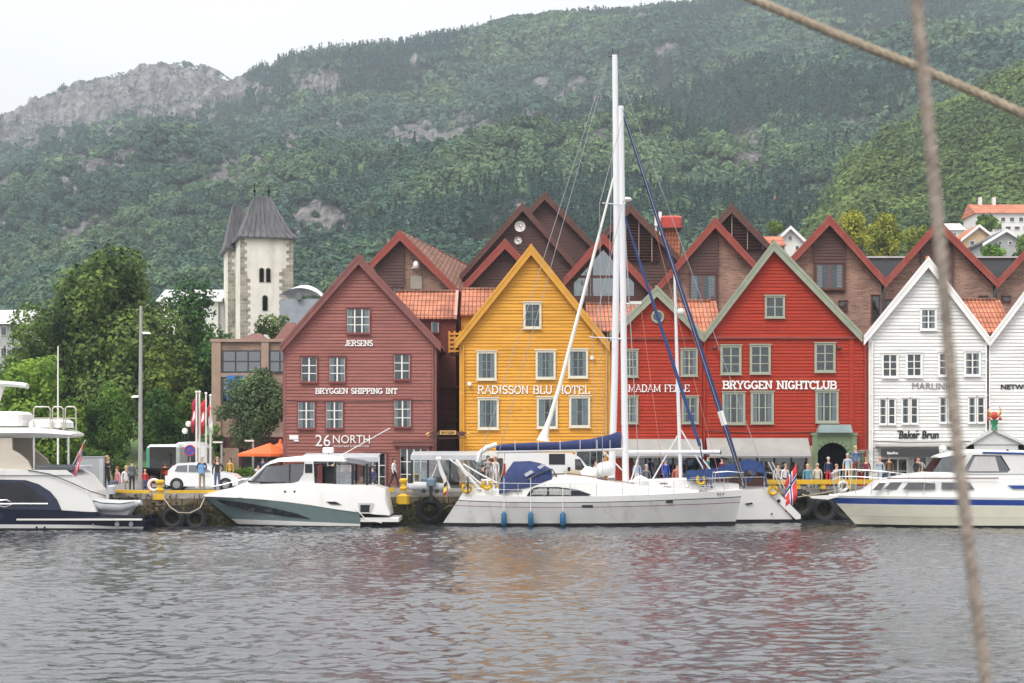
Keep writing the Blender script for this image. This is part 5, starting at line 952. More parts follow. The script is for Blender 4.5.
# laundry, sail bags, sunbather gear on deck
M_cloth = mat('white_cloth', (.72, .72, .72), .85, var=.1, vscale=4)
for i, (x, v, r, m_, lab) in enumerate(((590, 473, .36, M_cloth, 'crumpled white sail bag on the cabin roof, left of the masts'), (607, 468, .38, M_cloth, 'bulging white sail bag leaning against the masts'), (642, 481, .3, M_cloth, 'low white deck bag right of the masts'), (575, 474.5, .26, mat('khaki_cloth', (.35, .3, .2), .8), 'khaki cushion on the cabin roof behind the sprayhood'))):
    b = MB(); b.ball((X(x, Yp), Yc-.3, Z(v+2, Yp)), r*1.35, r*.8, r, 14, 10); o = b.build('sail_bag', m_, None, 70, loc=(X(x, Yp), Yc-.3, Z(v, Yp)), label=lab, cat='bag')
    for q in o.data.vertices: q.co *= 1+.22*(float(vn(q.co.x*5+i, q.co.z*5, i))-.5)*2; q.co.z += .05

tY = t_yacht
M_coil = mat('coiled_line', (.4, .38, .34), .85, var=.25, vscale=20)
for x, v in ((566, 474.5), (596, 478.5), (472, 489.5), (494, 488.5)):
    for dy in (-.7, .7): MB().lathe([(.11, -.12), (.09, 0), (.07, .05), (.1, .12), (.03, .15)], (X(x, 90), Yc+dy, Z(v, 90)), 'z', 12).build('winch', M_ss, tY, 40)
for x, v in ((630, 484.5), (668, 488.5), (705, 490)): MB().torus((X(x, 90), Yc-.45, Z(v, 90)), .17, .05, 'z', 18, 6).torus((X(x, 90)+.04, Yc-.43, Z(v, 90)+.08), .15, .045, 'z', 18, 6).build('rope_coil', M_coil, tY, 60)
MB().tube([(X(x, 90), Yc-.95, Z(v, 90)) for x, v in ((545, 474.5), (570, 473.3), (600, 478), (628, 482.5))], .03, 6).build('hand_rail', M_teak, tY, 60)
for k in range(5): line(tY, [PY(622, 484, Yc-.3), P(606-k*9, 479-k*.8, Yc-.35-k*.06), P(560-k*2, 474, Yc-.6)], .018, 'deck_line', [M_coil, M_canv, mat('red_line', (.4, .05, .04), .7)][k % 3])
line(tY, [PY(622, 470), PY(603, 451)], .04, 'boom_vang', M_mast); line(tY, [PY(505, 452), PY(503, 470), PY(498, 488)], .025, 'mainsheet', M_coil)
for x in (580, 618, 690): MB().lathe([(.02, 0), (.09, .01), (.1, .1), (.06, .16)], (X(x, 90), Yc+.3, Z(shr(x)-8 if x < 650 else shr(x)-4, 90)), 'z', 12).build('deck_vent', M_ss, tY, 50)
# --- second yacht behind, white spars, blue bimini
Yq, Ye, TL = 93.3, 94.6, .07
t = thing('sailing_yacht', 'second white sailing yacht rafted behind, blue cockpit canopy and sloping sugar-scoop stern', 'sailboat', (X(690, Yq), Ye, 0))
st2 = [(545, 552, 487, .05, .03), (580, 582, 488, .8, .5), (630, 630, 489.5, 1.3, 1.0), (690, 690, 490, 1.4, 1.25), (740, 740, 490, 1.35, 1.2), (768, 780, 488.5, 1.2, 1.05), (771, 796, 489, 1.15, .95)]
hull(t, st2[::-1], Ye, Yq, [(.10, 1), (.62, 0), (1, 0)], [M_gel, M_boot])
b = MB(); yy = 1.2; b.prism([(X(x, Yq), Z(v, Yq)) for x, v in ((764, 488), (776, 490), (801, 515), (801, 519), (796, 519.5), (770, 494))], Ye-yy, Ye+yy); b.build('stern_scoop', M_gel, t, 40)
panel([(745, 503.5), (752, 502.5), (753, 504), (746, 505)], Yq, Ye-1.30, M_smoke, t, 'hull_port', .03); MB().lathe([(.05, 0), (.05, .03)], (X(772, Yq), Ye-1.22, Z(514, Yq)), 'y', 8).build('exhaust', M_smoke, t); MB().lathe([(.1, 0), (.1, .05)], (X(779, Yq), Ye-1.23, Z(501, Yq)), 'y', 8).build('vent', M_smoke, t)
b = MB(); trunk(b, [(575, 486, 490, .6), (640, 480, 490, .9), (690, 478, 490, 1), (740, 484, 490, 1)], Ye, Yq); b.build('cabin', M_gel, t, 45)
Q = lambda px, py, dy=0: P(px, py, Ye+dy)
mt = MB().tube([Q(611.3, 488), Q(614.6, 380), Q(616.8, 240), Q(614.8, 55)], [.185, .18, .17, .14], 12).build('mast', M_mast, t, 60)
MB().ball(Q(627, 199.5), .26, .26, .13).tube([Q(614, 201), Q(627, 201)], .04, 5).build('radome', M_gel, mt, 50); MB().tube([Q(613.5, 55), Q(612, 48)], .02, 4).box(X(608, Ye), X(618, Ye), Ye-.02, Ye+.02, Z(57, Ye), Z(56.3, Ye)).tube([Q(617.5, 56), Q(619, 50)], .015, 4).build('masthead_gear', M_smoke, mt)
MB().tube([Q(628, 452.3), Q(720, 452)], .115, 10).build('boom', M_mast, t, 60); MB().lathe([(.12, 0), (.12, .06)], Q(720, 452), 'x', 10).build('boom_end', M_smoke, t)
MB().tube([Q(617, 165), Q(590, 270), Q(560, 385), Q(547, 428), Q(544, 437)], [.05, .085, .11, .13, .12], 10).build('furled_genoa', M_sail, t, 60); MB().tube([Q(543.3, 441), Q(544, 436), Q(546.5, 428), Q(549.5, 418)], [.36, .24, .15, .10], 12).build('sail_clew', M_sail, t, 60)
for a, c in (((614.5, 60), (604, 488)), ((614.5, 60), (640, 488)), ((614.5, 60), (770, 488))): line(t, [Q(*a), Q(*c)])
MB().tube([Q(674.3, 267), Q(677, 360), Q(681, 484)], [.055, .09, .1], 10).build('mizzen_pole', M_mast, t, 60); MB().ball(Q(681, 312), .22, .22, .2).tube([Q(676, 312), Q(681, 314)], .04, 5).build('wind_generator', M_gel, t, 50)
for a, c in (((681, 430), (650, 484)), ((681, 430), (712, 484)), ((640, 452), (630, 484)), ((699, 455), (722, 484))): line(t, [Q(*a), Q(*c)], .04, 'boom_strut', M_mast)
b = MB(); b.loft([[Q(x, v, dy) for x, v in ((686, 471), (700, 470), (715, 468.5), (735, 463), (748, 459), (758, 459.5), (763, 463))] for dy in (-1.2, -.6, .6, 1.2)], False); b.loft([[Q(x, v, -1.2) for x, v in ((686, 471), (715, 468.5), (748, 459), (763, 463))], [Q(x, v, -1.24) for x, v in ((687, 481), (716, 479), (750, 470), (766, 474))]], False); b.build('cockpit_canopy', M_canvb, t, 50)
b = MB()
for p in ([(737, 464), (749, 482)], [(760, 463), (749, 482)], [(762, 464), (767, 487)], [(742, 465), (744, 488)], [(708, 474), (712, 488)], [(688, 474), (706, 489)]): b.tube([Q(*q_, -1.2) for q_ in p], .05, 6)
b.build('canopy_frame', M_canvb, t)
b = MB()
for s in (-1.1, 1.1):
    b.tube([Q(764, 488, s), Q(766, 472, s), Q(776, 474, s), Q(790, 486, s)], .02, 6); b.tube([Q(768, 462, s), Q(781, 488, s)], .035, 6); b.tube([Q(772, 462, s), Q(785, 489, s)], .035, 6)
b.build('stern_rail', M_ss, t, 40)
rail(t, [(690, 478), (765, 477)], Yq, Ye-1.3, .012, [(x, 478, 490) for x in range(692, 766, 18)])
for (x, v) in ((701, 480), (773, 490)): 
    f = thing('horseshoe_lifebuoy', 'pale yellow lifebuoy under the blue canopy' if x < 720 else 'small yellow lifebuoy on the stern rail beside the Norwegian flag', 'lifebuoy', Q(x, v, -1.35)); MB().tube([tuple(Q(x, v, -1.35)+Vector((.2*math.cos(a), 0, .22*math.sin(a)))) for a in np.linspace(-PI*1.3, PI*.3, 12)], .08, 8).build('foam_ring', M_yell, f, 60)
MB().tube([Q(785, 492, -1.1), Q(797, 462, -1.1)], .02, 5).build('flag_staff', M_teak, t)
flag(None, 'Norwegian flag hanging from the stern of the second yacht', [M_fr, M_fw, M_fb], Q(796.5, 464, -1.12), Q(785, 482, -1.12), Q(797, 498, -1.12), 'cross')

# --- grey and white motor cruiser
Yp, Yc = 88.6, 90.0
t = thing('motor_cruiser', 'white motor cruiser with grey-green hull band, dark hull window and aft swim platform', 'motorboat', (X(290, Yp), Yc, 0))
st3 = [(360, 360, 513, 1.45, 1.3), (330, 330, 507.5, 1.5, 1.32), (300, 300, 503, 1.5, 1.25), (270, 276, 499.5, 1.4, 1.0), (240, 257, 497.8, 1.1, .62), (215, 243, 497, .55, .25), (203, 238, 497, .2, .08), (198, 236, 497, .03, .02)]
hull(t, st3, Yc, Yp, [(.07, 2), (.14, 0), (.24, 0), (1, 1)], [M_gel, M_teal, M_boot], deck=False)
def yn3(px, fr=1.0): s3 = st3[::-1]; return Yc-np.interp(px, [s[0] for s in s3], [s[4]+(s[3]-s[4])*fr**.7 for s in s3])
# hull window lens follows the flare
b = MB(); pts = [(214, 500.5), (225, 500.8), (250, 504), (275, 508.5), (298, 514), (310, 518.5)]; lo = [(214, 501), (225, 506), (250, 511.5), (275, 515), (298, 517.8), (310, 519)]
def hp(x, v): zs = np.interp(x, [s[0] for s in st3[::-1]], [Z(s[2], Yp) for s in st3[::-1]]); f = max(.01, Z(v, Yp)/zs); return (X(x, Yp), float(yn3(x, f))-.03, Z(v, Yp))
b.loft([[hp(*p) for p in pts], [hp(x, (v+w_)/2) for (x, v), (_, w_) in zip(pts, lo)], [hp(*p) for p in lo]], False); b.build('hull_window', M_smoke, t, 60)
# topside moulding above the band
b = MB(); rings = []
for (x, tp, hw) in ((199, 496, .04), (206, 493.3, .3), (220, 490, .7), (245, 485, 1.15), (262, 484, 1.35), (285, 483.5, 1.45), (310, 483, 1.5), (340, 484.5, 1.5), (375, 485.5, 1.45), (385, 489, 1.42), (390, 513, 1.4)):
    zs = Z(np.interp(x, [198, 215, 240, 270, 300, 330, 360, 390], [497, 497, 497.8, 499.5, 503, 507.5, 513, 515]), Yp); zt = max(Z(tp, Yp), zs+.01); rings.append([(X(x, Yp), Yc-hw-.02, zs-.02), (X(x, Yp), Yc-hw*.97, (zs+zt)/2), (X(x, Yp), Yc-hw*.88, zt), (X(x, Yp), Yc+hw*.88, zt), (X(x, Yp), Yc+hw*.97, (zs+zt)/2), (X(x, Yp), Yc+hw+.02, zs-.02)])
b.loft(rings, True, True); b.build('topsides', M_gel, t, 35)
b = MB(); trunk(b, [(228, 489, 492, .5), (240, 484, 490, .9), (246, 482.5, 489, 1.05), (260, 482, 489, 1.1)], Yc, Yp); b.build('foredeck', M_gel, t, 45)
# wheelhouse: glass body with white roof
M_cg = glass_mat('cabin_glass', .14, (.3, .33, .35)); b = MB()
def slab(secs, hw0, hw1, m, nm, smooth=30):
    b = MB(); rr = [[(X(a, Yp), Yc-h0, Z(va, Yp)), (X(a, Yp), Yc+h0, Z(va, Yp)), (X(c, Yp), Yc+h1, Z(vc, Yp)), (X(c, Yp), Yc-h1, Z(vc, Yp))] for (a, va, c, vc), h0, h1 in zip(secs, hw0, hw1)]; b.loft(rr, True, True); return b.build(nm, m, t, smooth)
slab([(246, 483.5, 247, 483), (263, 483.8, 266, 466.5), (290, 484, 290, 464.5), (303, 484, 303, 464)], [.8, 1.12, 1.15, 1.15], [.7, 1.0, 1.02, 1.02], M_cg, 'cabin_glazing')
b = MB(); rr = []
for (x, tp, bt, hw) in ((262, 466.5, 468, .95), (268, 461.5, 464.5, 1.05), (278, 458, 461.8, 1.1), (300, 456, 461.5, 1.12), (325, 455, 461.5, 1.12), (340, 456.5, 461.5, 1.1), (346, 459.5, 462, 1.05)): zt, zb = Z(tp, Yp), Z(bt, Yp); rr.append([(X(x, Yp), Yc-hw, zb), (X(x, Yp), Yc-hw*.97, (zt+zb)/2), (X(x, Yp), Yc-hw*.75, zt), (X(x, Yp), Yc+hw*.75, zt), (X(x, Yp), Yc+hw*.97, (zt+zb)/2), (X(x, Yp), Yc+hw, zb)])
b.loft(rr, True, True); rf = b.build('hardtop', M_gel, t, 50)
b = MB()
for s in (-1, 1):
    b.tube([(X(245, Yp), Yc+s*.82, Z(484, Yp)), (X(256, Yp), Yc+s*.98, Z(474, Yp)), (X(266, Yp), Yc+s*1.05, Z(464.5, Yp))], .07, 6); b.prism([(X(x, Yp), Z(v, Yp)) for x, v in ((302.5, 484), (314, 484), (313, 461), (304, 461), (303, 474), (298, 481.5), (290, 484))][::-1], Yc+s*1.17-.03, Yc+s*1.17+.03)
b.tube([(X(245, Yp), Yc-.82, Z(484, Yp)), (X(243, Yp), Yc, Z(483.6, Yp)), (X(245, Yp), Yc+.82, Z(484, Yp))], .05, 6); b.build('pillar_frame', M_gel, t, 40)
panel([(304.5, 473), (312, 473), (312, 464), (304.5, 464)], Yp, Yc-1.21, M_smoke, t, 'side_pane', .01)
for x in (289,): b = MB().box(X(x, Yp)-.03, X(x, Yp)+.03, Yc-1.15, Yc-1.06, Z(483, Yp), Z(464, Yp)).build('mullion', M_smoke, t)
line(t, [(X(247, Yp), Yc-1.0, Z(481.5, Yp)), (X(260, Yp), Yc-1.18, Z(482.3, Yp)), (X(285, Yp), Yc-1.2, Z(482.8, Yp))], .05, 'window_sill', M_smoke)
b = MB(); rr = []
for (x, tp) in ((311, 463.5), (316, 459.8), (330, 458.2), (345, 458.6), (360, 460.5), (367, 463), (368, 467)): rr.append([(X(x, Yp), Yc-1.12, Z(min(467, tp+4), Yp)), (X(x, Yp), Yc-.9, Z(tp, Yp)), (X(x, Yp), Yc+.9, Z(tp, Yp)), (X(x, Yp), Yc+1.12, Z(min(467, tp+4), Yp))])
b.loft(rr, False); b.build('cockpit_canopy', M_grc, t, 50)
M_rbr = mat('dark_red_door', (.10, .02, .02), .5)
MB().box(X(316.5, Yp), X(321.5, Yp), Yc-1.12, Yc+1.1, Z(491, Yp), Z(465, Yp)).build('door_panel', M_rbr, t); MB().box(X(323, Yp), X(333, Yp), Yc-.6, Yc+1.0, Z(490, Yp), Z(467, Yp)).build('helm_console', M_int, t)
b = MB()
for x in (334.5, 352, 366.5): b.box(X(x, Yp)-.06, X(x, Yp)+.06, Yc-1.12, Yc-1.02, Z(491, Yp), Z(464, Yp)).box(X(x, Yp)-.06, X(x, Yp)+.06, Yc+1.02, Yc+1.12, Z(491, Yp), Z(464, Yp))
b.build('canopy_post', M_smoke, t); MB().box(X(335.5, Yp), X(351, Yp), Yc-1.1, Yc-1.08, Z(486, Yp), Z(465, Yp)).build('clear_side_curtain', glass_mat('vinyl', .25, (.8, .82, .85)), t)
panel([(359, 513.5), (371, 513.5), (374, 503), (358.5, 503)][::-1], Yp, Yc-1.47, M_gelg, t, 'vent_recess', .02); panel([(360.5, 512), (369.5, 512), (370, 504.8), (360.5, 504.8)][::-1], Yp, Yc-1.492, M_smoke, t, 'vent_grille', .012)
panel([(326, 501.5), (336, 501.5), (342, 504.8), (331, 504.2)][::-1], Yp, Yc-1.535, M_smoke, t, 'air_intake', .012)
for x in (285, 294.5): MB().lathe([(.055, 0), (.055, .03)], (X(x, Yp), Yc-1.43, Z(491.5, Yp)), 'y', 8).build('cleat', M_smoke, t)
MB().bbox(X(357, Yp), X(399, Yp), Yc-1.35, Yc+1.35, Z(522, Yp), Z(517.5, Yp), .04).build('swim_platform', M_gel, t); MB().box(X(359, Yp), X(372, Yp), Yc-1.0, Yc-.6, Z(528, Yp), Z(522.1, Yp)).build('trim_bracket', M_blk, t)
MB().bbox(X(320, Yp), X(331, Yp), Yc-.25, Yc+.25, Z(453, Yp), Z(447.5, Yp), .05).box(X(325, Yp), X(326.5, Yp), Yc-.05, Yc+.05, Z(456, Yp), Z(453.01, Yp)).build('radar', M_gel, rf, 40); line(rf, [(X(338, Yp), Yc, Z(456, Yp)), (X(388, Yp), Yc, Z(428, Yp))], .025, 'antenna', M_gel)
rail(t, [(203, 494), (204, 488.5), (222, 484.5), (240, 479.5), (256, 479), (258, 483)], Yp, Yc-.55, .016, [(216, 486, 491), (232, 481.5, 487)], name='bow_rail'); text_mesh('SEALINE', M_smoke, 276, 290, 491.5, 1.2, Yp, t, Yc-1.42) if False else None
line(t, [(X(355, Yp), Yc-1.5, Z(508, Yp)), (X(366, Yp), Yc-1.55, Z(519, Yp)), (X(382, Yp), Yc-1.4, Z(523, Yp))], .02, 'mooring_line', M_sail)

# --- right-hand cabin cruiser, cream with blue stripe
Yp, Yc = 88.0, 89.7
t = thing('cabin_cruiser', 'large cream cabin cruiser with dark blue stripe along the hull, bow towards the sloping quay', 'motorboat', (X(960, Yp), Yc, 0))
st4 = [(1130, 1130, 499, 1.75, 1.6), (1060, 1060, 498, 1.85, 1.65), (980, 980, 497, 1.85, 1.55), (930, 934, 496.7, 1.7, 1.2), (890, 902, 496.5, 1.25, .7), (860, 884, 496.3, .75, .28), (845, 873, 496.3, .38, .1), (835, 864, 496.2, .04, .02)]
hull(t, st4, Yc, Yp, [(.075, 3), (.33, 1), (.345, 4), (.70, 1), (.735, 0), (.92, 2), (1, 0)], [M_gel, M_cream, M_stripe, M_boot, mat('chine_shadow', (.45, .43, .34), .4)])
b = MB(); trunk(b, [(838, 495.5, 497, .15), (862, 492.5, 497, .7), (872, 490.5, 497, .95), (885, 481, 496.8, 1.15), (905, 480.3, 496.8, 1.35), (960, 479.5, 497, 1.4), (1130, 479, 498, 1.4)], Yc, Yp, .4); b.build('lower_cabin', M_gel, t, 40)
for q in ([(874, 490.5), (882, 490.5), (888, 483), (881, 483)], [(886, 489.5), (898.5, 489.5), (904, 482.5), (893, 482.5)], [(904, 489.5), (936.5, 489.5), (936.5, 482.6), (910, 482.6)], [(943, 489.5), (976, 489.5), (971, 482.6), (943, 482.6)]): panel(q, Yp, Yc-(1.40 if q[0][0] > 900 else 1.24), mat('grey_tint', (.12, .12, .13), .15), t, 'cabin_window', .04)
panel([(1015, 489), (1060, 489), (1060, 485.5), (1009, 485.5)], Yp, Yc-1.40, M_stripe, t, 'blue_flash', .03)
line(t, [(X(888, Yp), Yc-1.38, Z(478.4, Yp)), (X(1000, Yp), Yc-1.43, Z(478.2, Yp))], .03, 'rubbing_strip', mat('brown_trim', (.12, .05, .05), .5))
b = MB(); trunk(b, [(890, 479.5, 481, .9), (920, 474.5, 480.5, 1.15), (934, 472.5, 480, 1.2), (960, 472, 480, 1.25), (1130, 472, 480, 1.3)], Yc, Yp, .5); b.build('coachroof', M_gel, t, 40)
slab([(935, 473.5, 947, 457), (960, 473.5, 966, 453.5), (1060, 473.5, 1060, 454)], [1.05, 1.18, 1.2], [.9, 1.05, 1.1], M_cg, 'wheelhouse_glazing')
b = MB(); 
for s in (-1, 1): b.prism([(X(x, Yp), Z(v, Yp)) for x, v in ((958, 474), (963.5, 474), (975, 455), (1004, 455.5), (1013, 470), (1010, 473), (966, 473.2), (966, 474.2), (1130, 474.2), (1130, 453), (970, 453)) ][::-1], Yc+s*1.22-.02, Yc+s*1.22+.02)
b.build('wheelhouse_frame', M_gel, t, 20)
b = MB(); rr = []
for (x, tp, bt, hw) in ((943, 456.5, 458, .9), (955, 452.5, 456, 1.05), (980, 449.5, 455, 1.2), (1030, 450.5, 455.5, 1.25), (1130, 453, 457, 1.25)): zt, zb = Z(tp, Yp), Z(bt, Yp); rr.append([(X(x, Yp), Yc-hw, zb), (X(x, Yp), Yc-hw*.98, (zt+zb)/2), (X(x, Yp), Yc-hw*.7, zt), (X(x, Yp), Yc+hw*.7, zt), (X(x, Yp), Yc+hw*.98, (zt+zb)/2), (X(x, Yp), Yc+hw, zb)])
b.loft(rr, True, True); rf = b.build('roof', M_gel, t, 50); line(rf, [(X(985, Yp), Yc-1.27, Z(452.5, Yp)), (X(1130, Yp), Yc-1.3, Z(456, Yp))], .05, 'roof_stripe', M_stripe)
MB().lathe([(.09, 0), (.09, .2), (.03, .28)], (X(1012, Yp), Yc-.9, Z(455, Yp)), 'z', 10).build('horn', M_smoke, rf); MB().ball((X(951, Yp), Yc, Z(448.5, Yp)), .2, .2, .16).tube([(X(951, Yp), Yc, Z(450, Yp)), (X(951, Yp), Yc, Z(455, Yp))], .04, 6).build('searchlight', M_gel, rf, 50)
slab([(971, 471.5, 978, 456.5), (1002, 471.5, 998, 456.5)], [1.19, 1.19], [1.19, 1.19], mat('net_curtain', (.5, .5, .49), .8, var=.15, vscale=8, stretch=(6, 1, .2)), 'side_curtain')
MB().prism([(X(x, Yp), Z(v, Yp)) for x, v in ((817, 499.3), (833, 500.5), (846, 497.3), (846, 495.8), (818, 497.3))], Yc-.3, Yc+.3).build('bow_platform', M_gel, t)
b = MB()
for s in (-1, 1):
    hwf = lambda x: Yc+s*np.interp(x, [835, 860, 890, 930], [.12, .7, 1.2, 1.6])
    for k, h in ((0, 0), (1, 7)): b.tube([(X(x, Yp), hwf(x), Z(v+h, Yp)) for x, v in ((838, 474), (845, 470.5), (860, 470), (885, 471.5), (905, 474), (940, 476.5))], .018 if k == 0 else .012, 6)
    for x, v in ((838, 474), (848, 470.5), (861, 470), (876, 471), (892, 472.5), (910, 474.5), (926, 475.5)): b.tube([(X(x, Yp), hwf(x), Z(v, Yp)), (X(x-2 if x > 840 else x+4, Yp), hwf(x), Z(495, Yp))], .017, 6)
b.tube([(X(838, Yp), Yc-.12, Z(474, Yp)), (X(836, Yp), Yc, Z(474, Yp)), (X(838, Yp), Yc+.12, Z(474, Yp))], .018, 6); b.build('bow_rail', M_ss, t, 40)
M_canv_w = mat('pale_cushion', (.6, .55, .5), .8)
MB().tube([(X(850, Yp), Yc, Z(480, Yp)), (X(846, Yp), Yc, Z(494, Yp))], .025, 6).torus((X(849, Yp), Yc-.1, Z(487, Yp)), .22, .06).build('anchor_gear', M_ss, t)

# --- motor yacht at the left edge
Yp, Yc = 85.8, 88.0
t = thing('motor_yacht', 'white flybridge motor yacht with big dark curved side window and black stern platform', 'motor yacht', (X(40, Yp), Yc, 0))
M_bw = M_gel
st5 = [(143, 141, 519, 1.9, 1.7), (110, 110, 517.5, 2.0, 1.85), (90, 90, 512, 2.15, 2.0), (60, 60, 510, 2.3, 2.1), (0, 0, 509, 2.4, 2.15), (-120, -120, 505, 2.4, 2.0), (-260, -240, 495, .6, .4)]
hull(t, st5, Yc, Yp, [(.10, 2), (.28, 1), (.36, 0), (1, 0)], [M_navy, M_gel, M_boot])
def xz(pts): return [(X(x, Yp), Z(v, Yp)) for x, v in pts]
def smooth_poly(pts, n=5):
    out = []
    for i in range(len(pts)): 
        p0, p1, p2, p3 = [np.array(pts[(i+k-1) % len(pts)], float) for k in range(4)]
        for j in range(n): u = j/n; out.append(tuple(.5*((2*p1)+(-p0+p2)*u+(2*p0-5*p1+4*p2-p3)*u*u+(-p0+3*p1-3*p2+p3)*u**3)))
    return out
body = [(-120, 512), (-120, 466), (-40, 468), (0, 469), (30, 470.5), (62, 470.5), (73, 476), (86, 492), (92, 503), (96, 512)]
b = MB(); b.prism(xz(body[::-1]), Yc-2.12, Yc+2.12); b.build('superstructure', M_gel, t)
b = MB(); b.prism(xz([(-120, 470), (66, 470), (73, 475), (-120, 475)][::-1]), Yc-2.2, Yc-2.121)
b.build('bulwark_cap', M_gel, t)
win = [(-120, 481), (0, 479.5), (25, 480), (38, 484), (50, 491.5), (57, 500), (62, 512), (-120, 512)]; panel(win[::-1], Yp, Yc-2.125, mat('navy_gloss', (.02, .028, .055), .08, var=.1), t, 'window_surround', .04); win2 = [(-120, 484), (0, 482.5), (22, 483), (33, 489), (43, 497), (50, 503), (-120, 503)]; panel(win2[::-1], Yp, Yc-2.17, M_smoke, t, 'side_window', .01)
line(t, [(X(-100, Yp), Yc-2.22, Z(504, Yp)), (X(8, Yp), Yc-2.22, Z(504, Yp)), (X(15, Yp), Yc-2.22, Z(503.8, Yp)), (X(48, Yp), Yc-2.22, Z(503.8, Yp))], .035, 'chrome_strip', M_ss)
line(t, [(X(-2, Yp), Yc-2.2, Z(500.5, Yp)), (X(7, Yp), Yc-2.2, Z(500, Yp)), (X(14, Yp), Yc-2.2, Z(503.5, Yp)), (X(5, Yp), Yc-2.2, Z(507, Yp)), (X(-4, Yp), Yc-2.2, Z(505, Yp))], .035, 'window_motif', M_ss)
MB().box(X(17, Yp), X(142, Yp), Yc-2.3, Yc-2.02, Z(520.3, Yp), Z(518.6, Yp)).build('rubbing_strake', M_gel, t); MB().box(X(85, Yp), X(143, Yp), Yc-1.9, Yc+1.7, Z(518, Yp), Z(515.5, Yp)).build('swim_platform', M_smoke, t)
for x in (92, 116, 130): MB().ball((X(x, Yp), Yc-1.98, Z(524.5, Yp)), .11, .08, .14).build('platform_strut', M_lgrey, t)
b = MB()  # sunroof slab
rr = []
for (x, tp, bt, hw) in ((-120, 425, 439, 2.1), (0, 427.5, 438, 2.1), (30, 427.5, 438, 2.05), (50, 429, 438, 1.9), (60, 431, 437.5, 1.7), (67, 433.5, 436, 1.3)): zt, zb = Z(tp, Yp), Z(bt, Yp); rr.append([(X(x, Yp), Yc-hw, (zt+zb)/2), (X(x, Yp), Yc-hw*.9, zt), (X(x, Yp), Yc+hw*.9, zt), (X(x, Yp), Yc+hw, (zt+zb)/2), (X(x, Yp), Yc+hw*.85, zb), (X(x, Yp), Yc-hw*.85, zb)])
b.loft(rr, True, True); fb = b.build('flybridge', M_gel, t, 40)
b = MB()
for x, s in ((34, -1.7), (68.5, -1.6), (34, 1.7), (68.5, 1.6)): b.tube([(X(x, Yc+s), Yc+s, Z(470, Yp)), (X(x, Yc+s), Yc+s, Z(437, Yp))], .055, 8)
b.build('roof_post', M_ss, t, 50)
M_beige = mat('beige_moulding', (.50, .45, .38), .4, var=.05)
MB().prism(xz([(-60, 470), (-60, 438), (10, 438), (10.5, 450), (18, 454), (26, 461), (30, 470)][::-1]), Yc-1.9, Yc-1.7).prism(xz([(-60, 470), (-60, 438), (10, 438), (10.5, 450), (18, 454), (26, 461), (30, 470)][::-1]), Yc+1.7, Yc+1.9).build('side_moulding', M_beige, t)
b = MB().bbox(X(-60, Yp), X(16, Yp), Yc-1.2, Yc+1.0, Z(426, Yp), Z(411, Yp), .15); b.build('flybridge_seating', M_gel, fb); MB().bbox(X(22, Yp), X(58, Yp), Yc-1.1, Yc+1.0, Z(427.5, Yp), Z(419, Yp), .15).build('sun_pad', M_cloth, fb)
b = MB()
for (x0, x1) in ((31, 48), (50, 61), (63, 74)):
    x0 -= 3; x1 -= 3
    for s in (-1.2,): b.tube([(X(x0, Yp), Yc+s, Z(429, Yp)), (X(x0, Yp), Yc+s, Z(409, Yp)), (X(x0+2, Yp), Yc+s, Z(406.5, Yp)), (X(x1-2, Yp), Yc+s, Z(406.5, Yp)), (X(x1, Yp), Yc+s, Z(409, Yp)), (X(x1, Yp), Yc+s, Z(431, Yp))], .035, 6); b.tube([(X(x0, Yp), Yc+s, Z(418, Yp)), (X(x1, Yp), Yc+s, Z(418, Yp))], .02, 5)
b.build('flybridge_rail', mat('brushed_cream', (.6, .56, .48), .35, .3), fb, 40)
b = MB(); b.loft([[(X(x, Yp), Yc+.35*math.cos(a), Z(v, Yp)+.14*math.sin(a)) for a in np.linspace(0, 2*PI, 10, endpoint=False)] for x, v in ((-40, 380), (8, 383.5), (14, 384.5), (15, 385))], True, True); b.tube([(X(-20, Yp), Yc, Z(409, Yp)), (X(-12, Yp), Yc, Z(384, Yp))], .2, 8); b.build('radar_arch', M_gel, fb, 50)
line(t, [(X(x, Yp), Yc-2.25, Z(v, Yp)) for x, v in ((28, 470), (50, 474), (70, 482), (90, 491), (106, 496))], .022, 'mooring_line', M_smoke)
MB().bbox(X(34, Yp), X(74, Yp), Yc-1.8, Yc+1.8, Z(470, Yp), Z(466, Yp), .05).build('aft_settee', M_lgrey, t); MB().box(X(35, Yp), X(74, Yp), Yc-1.95, Yc-1.92, Z(470, Yp), Z(464.5, Yp)).build('glass_balustrade', M_cg, t)
for (x, v) in ((37, 527.5), (45, 527.5)): MB().lathe([(.06, 0), (.06, .03)], (X(x, Yp), Yc-2.28, Z(v, Yp)), 'y', 8).build('drain', M_smoke, t)
MB().tube([(X(69, Yp), Yc-1.9, Z(470, Yp)), (X(84, Yp), Yc-1.9, Z(440, Yp))], .03, 6).build('flag_staff', M_ss, t)
flag(None, 'Norwegian flag on a slanted staff at the stern of the motor yacht', [M_fr, M_fw, M_fb], (X(82.5, Yp), Yc-1.93, Z(442, Yp)), (X(76, Yp), Yc-1.93, Z(456, Yp)), (X(78, Yp), Yc-1.93, Z(469, Yp)), 'cross')
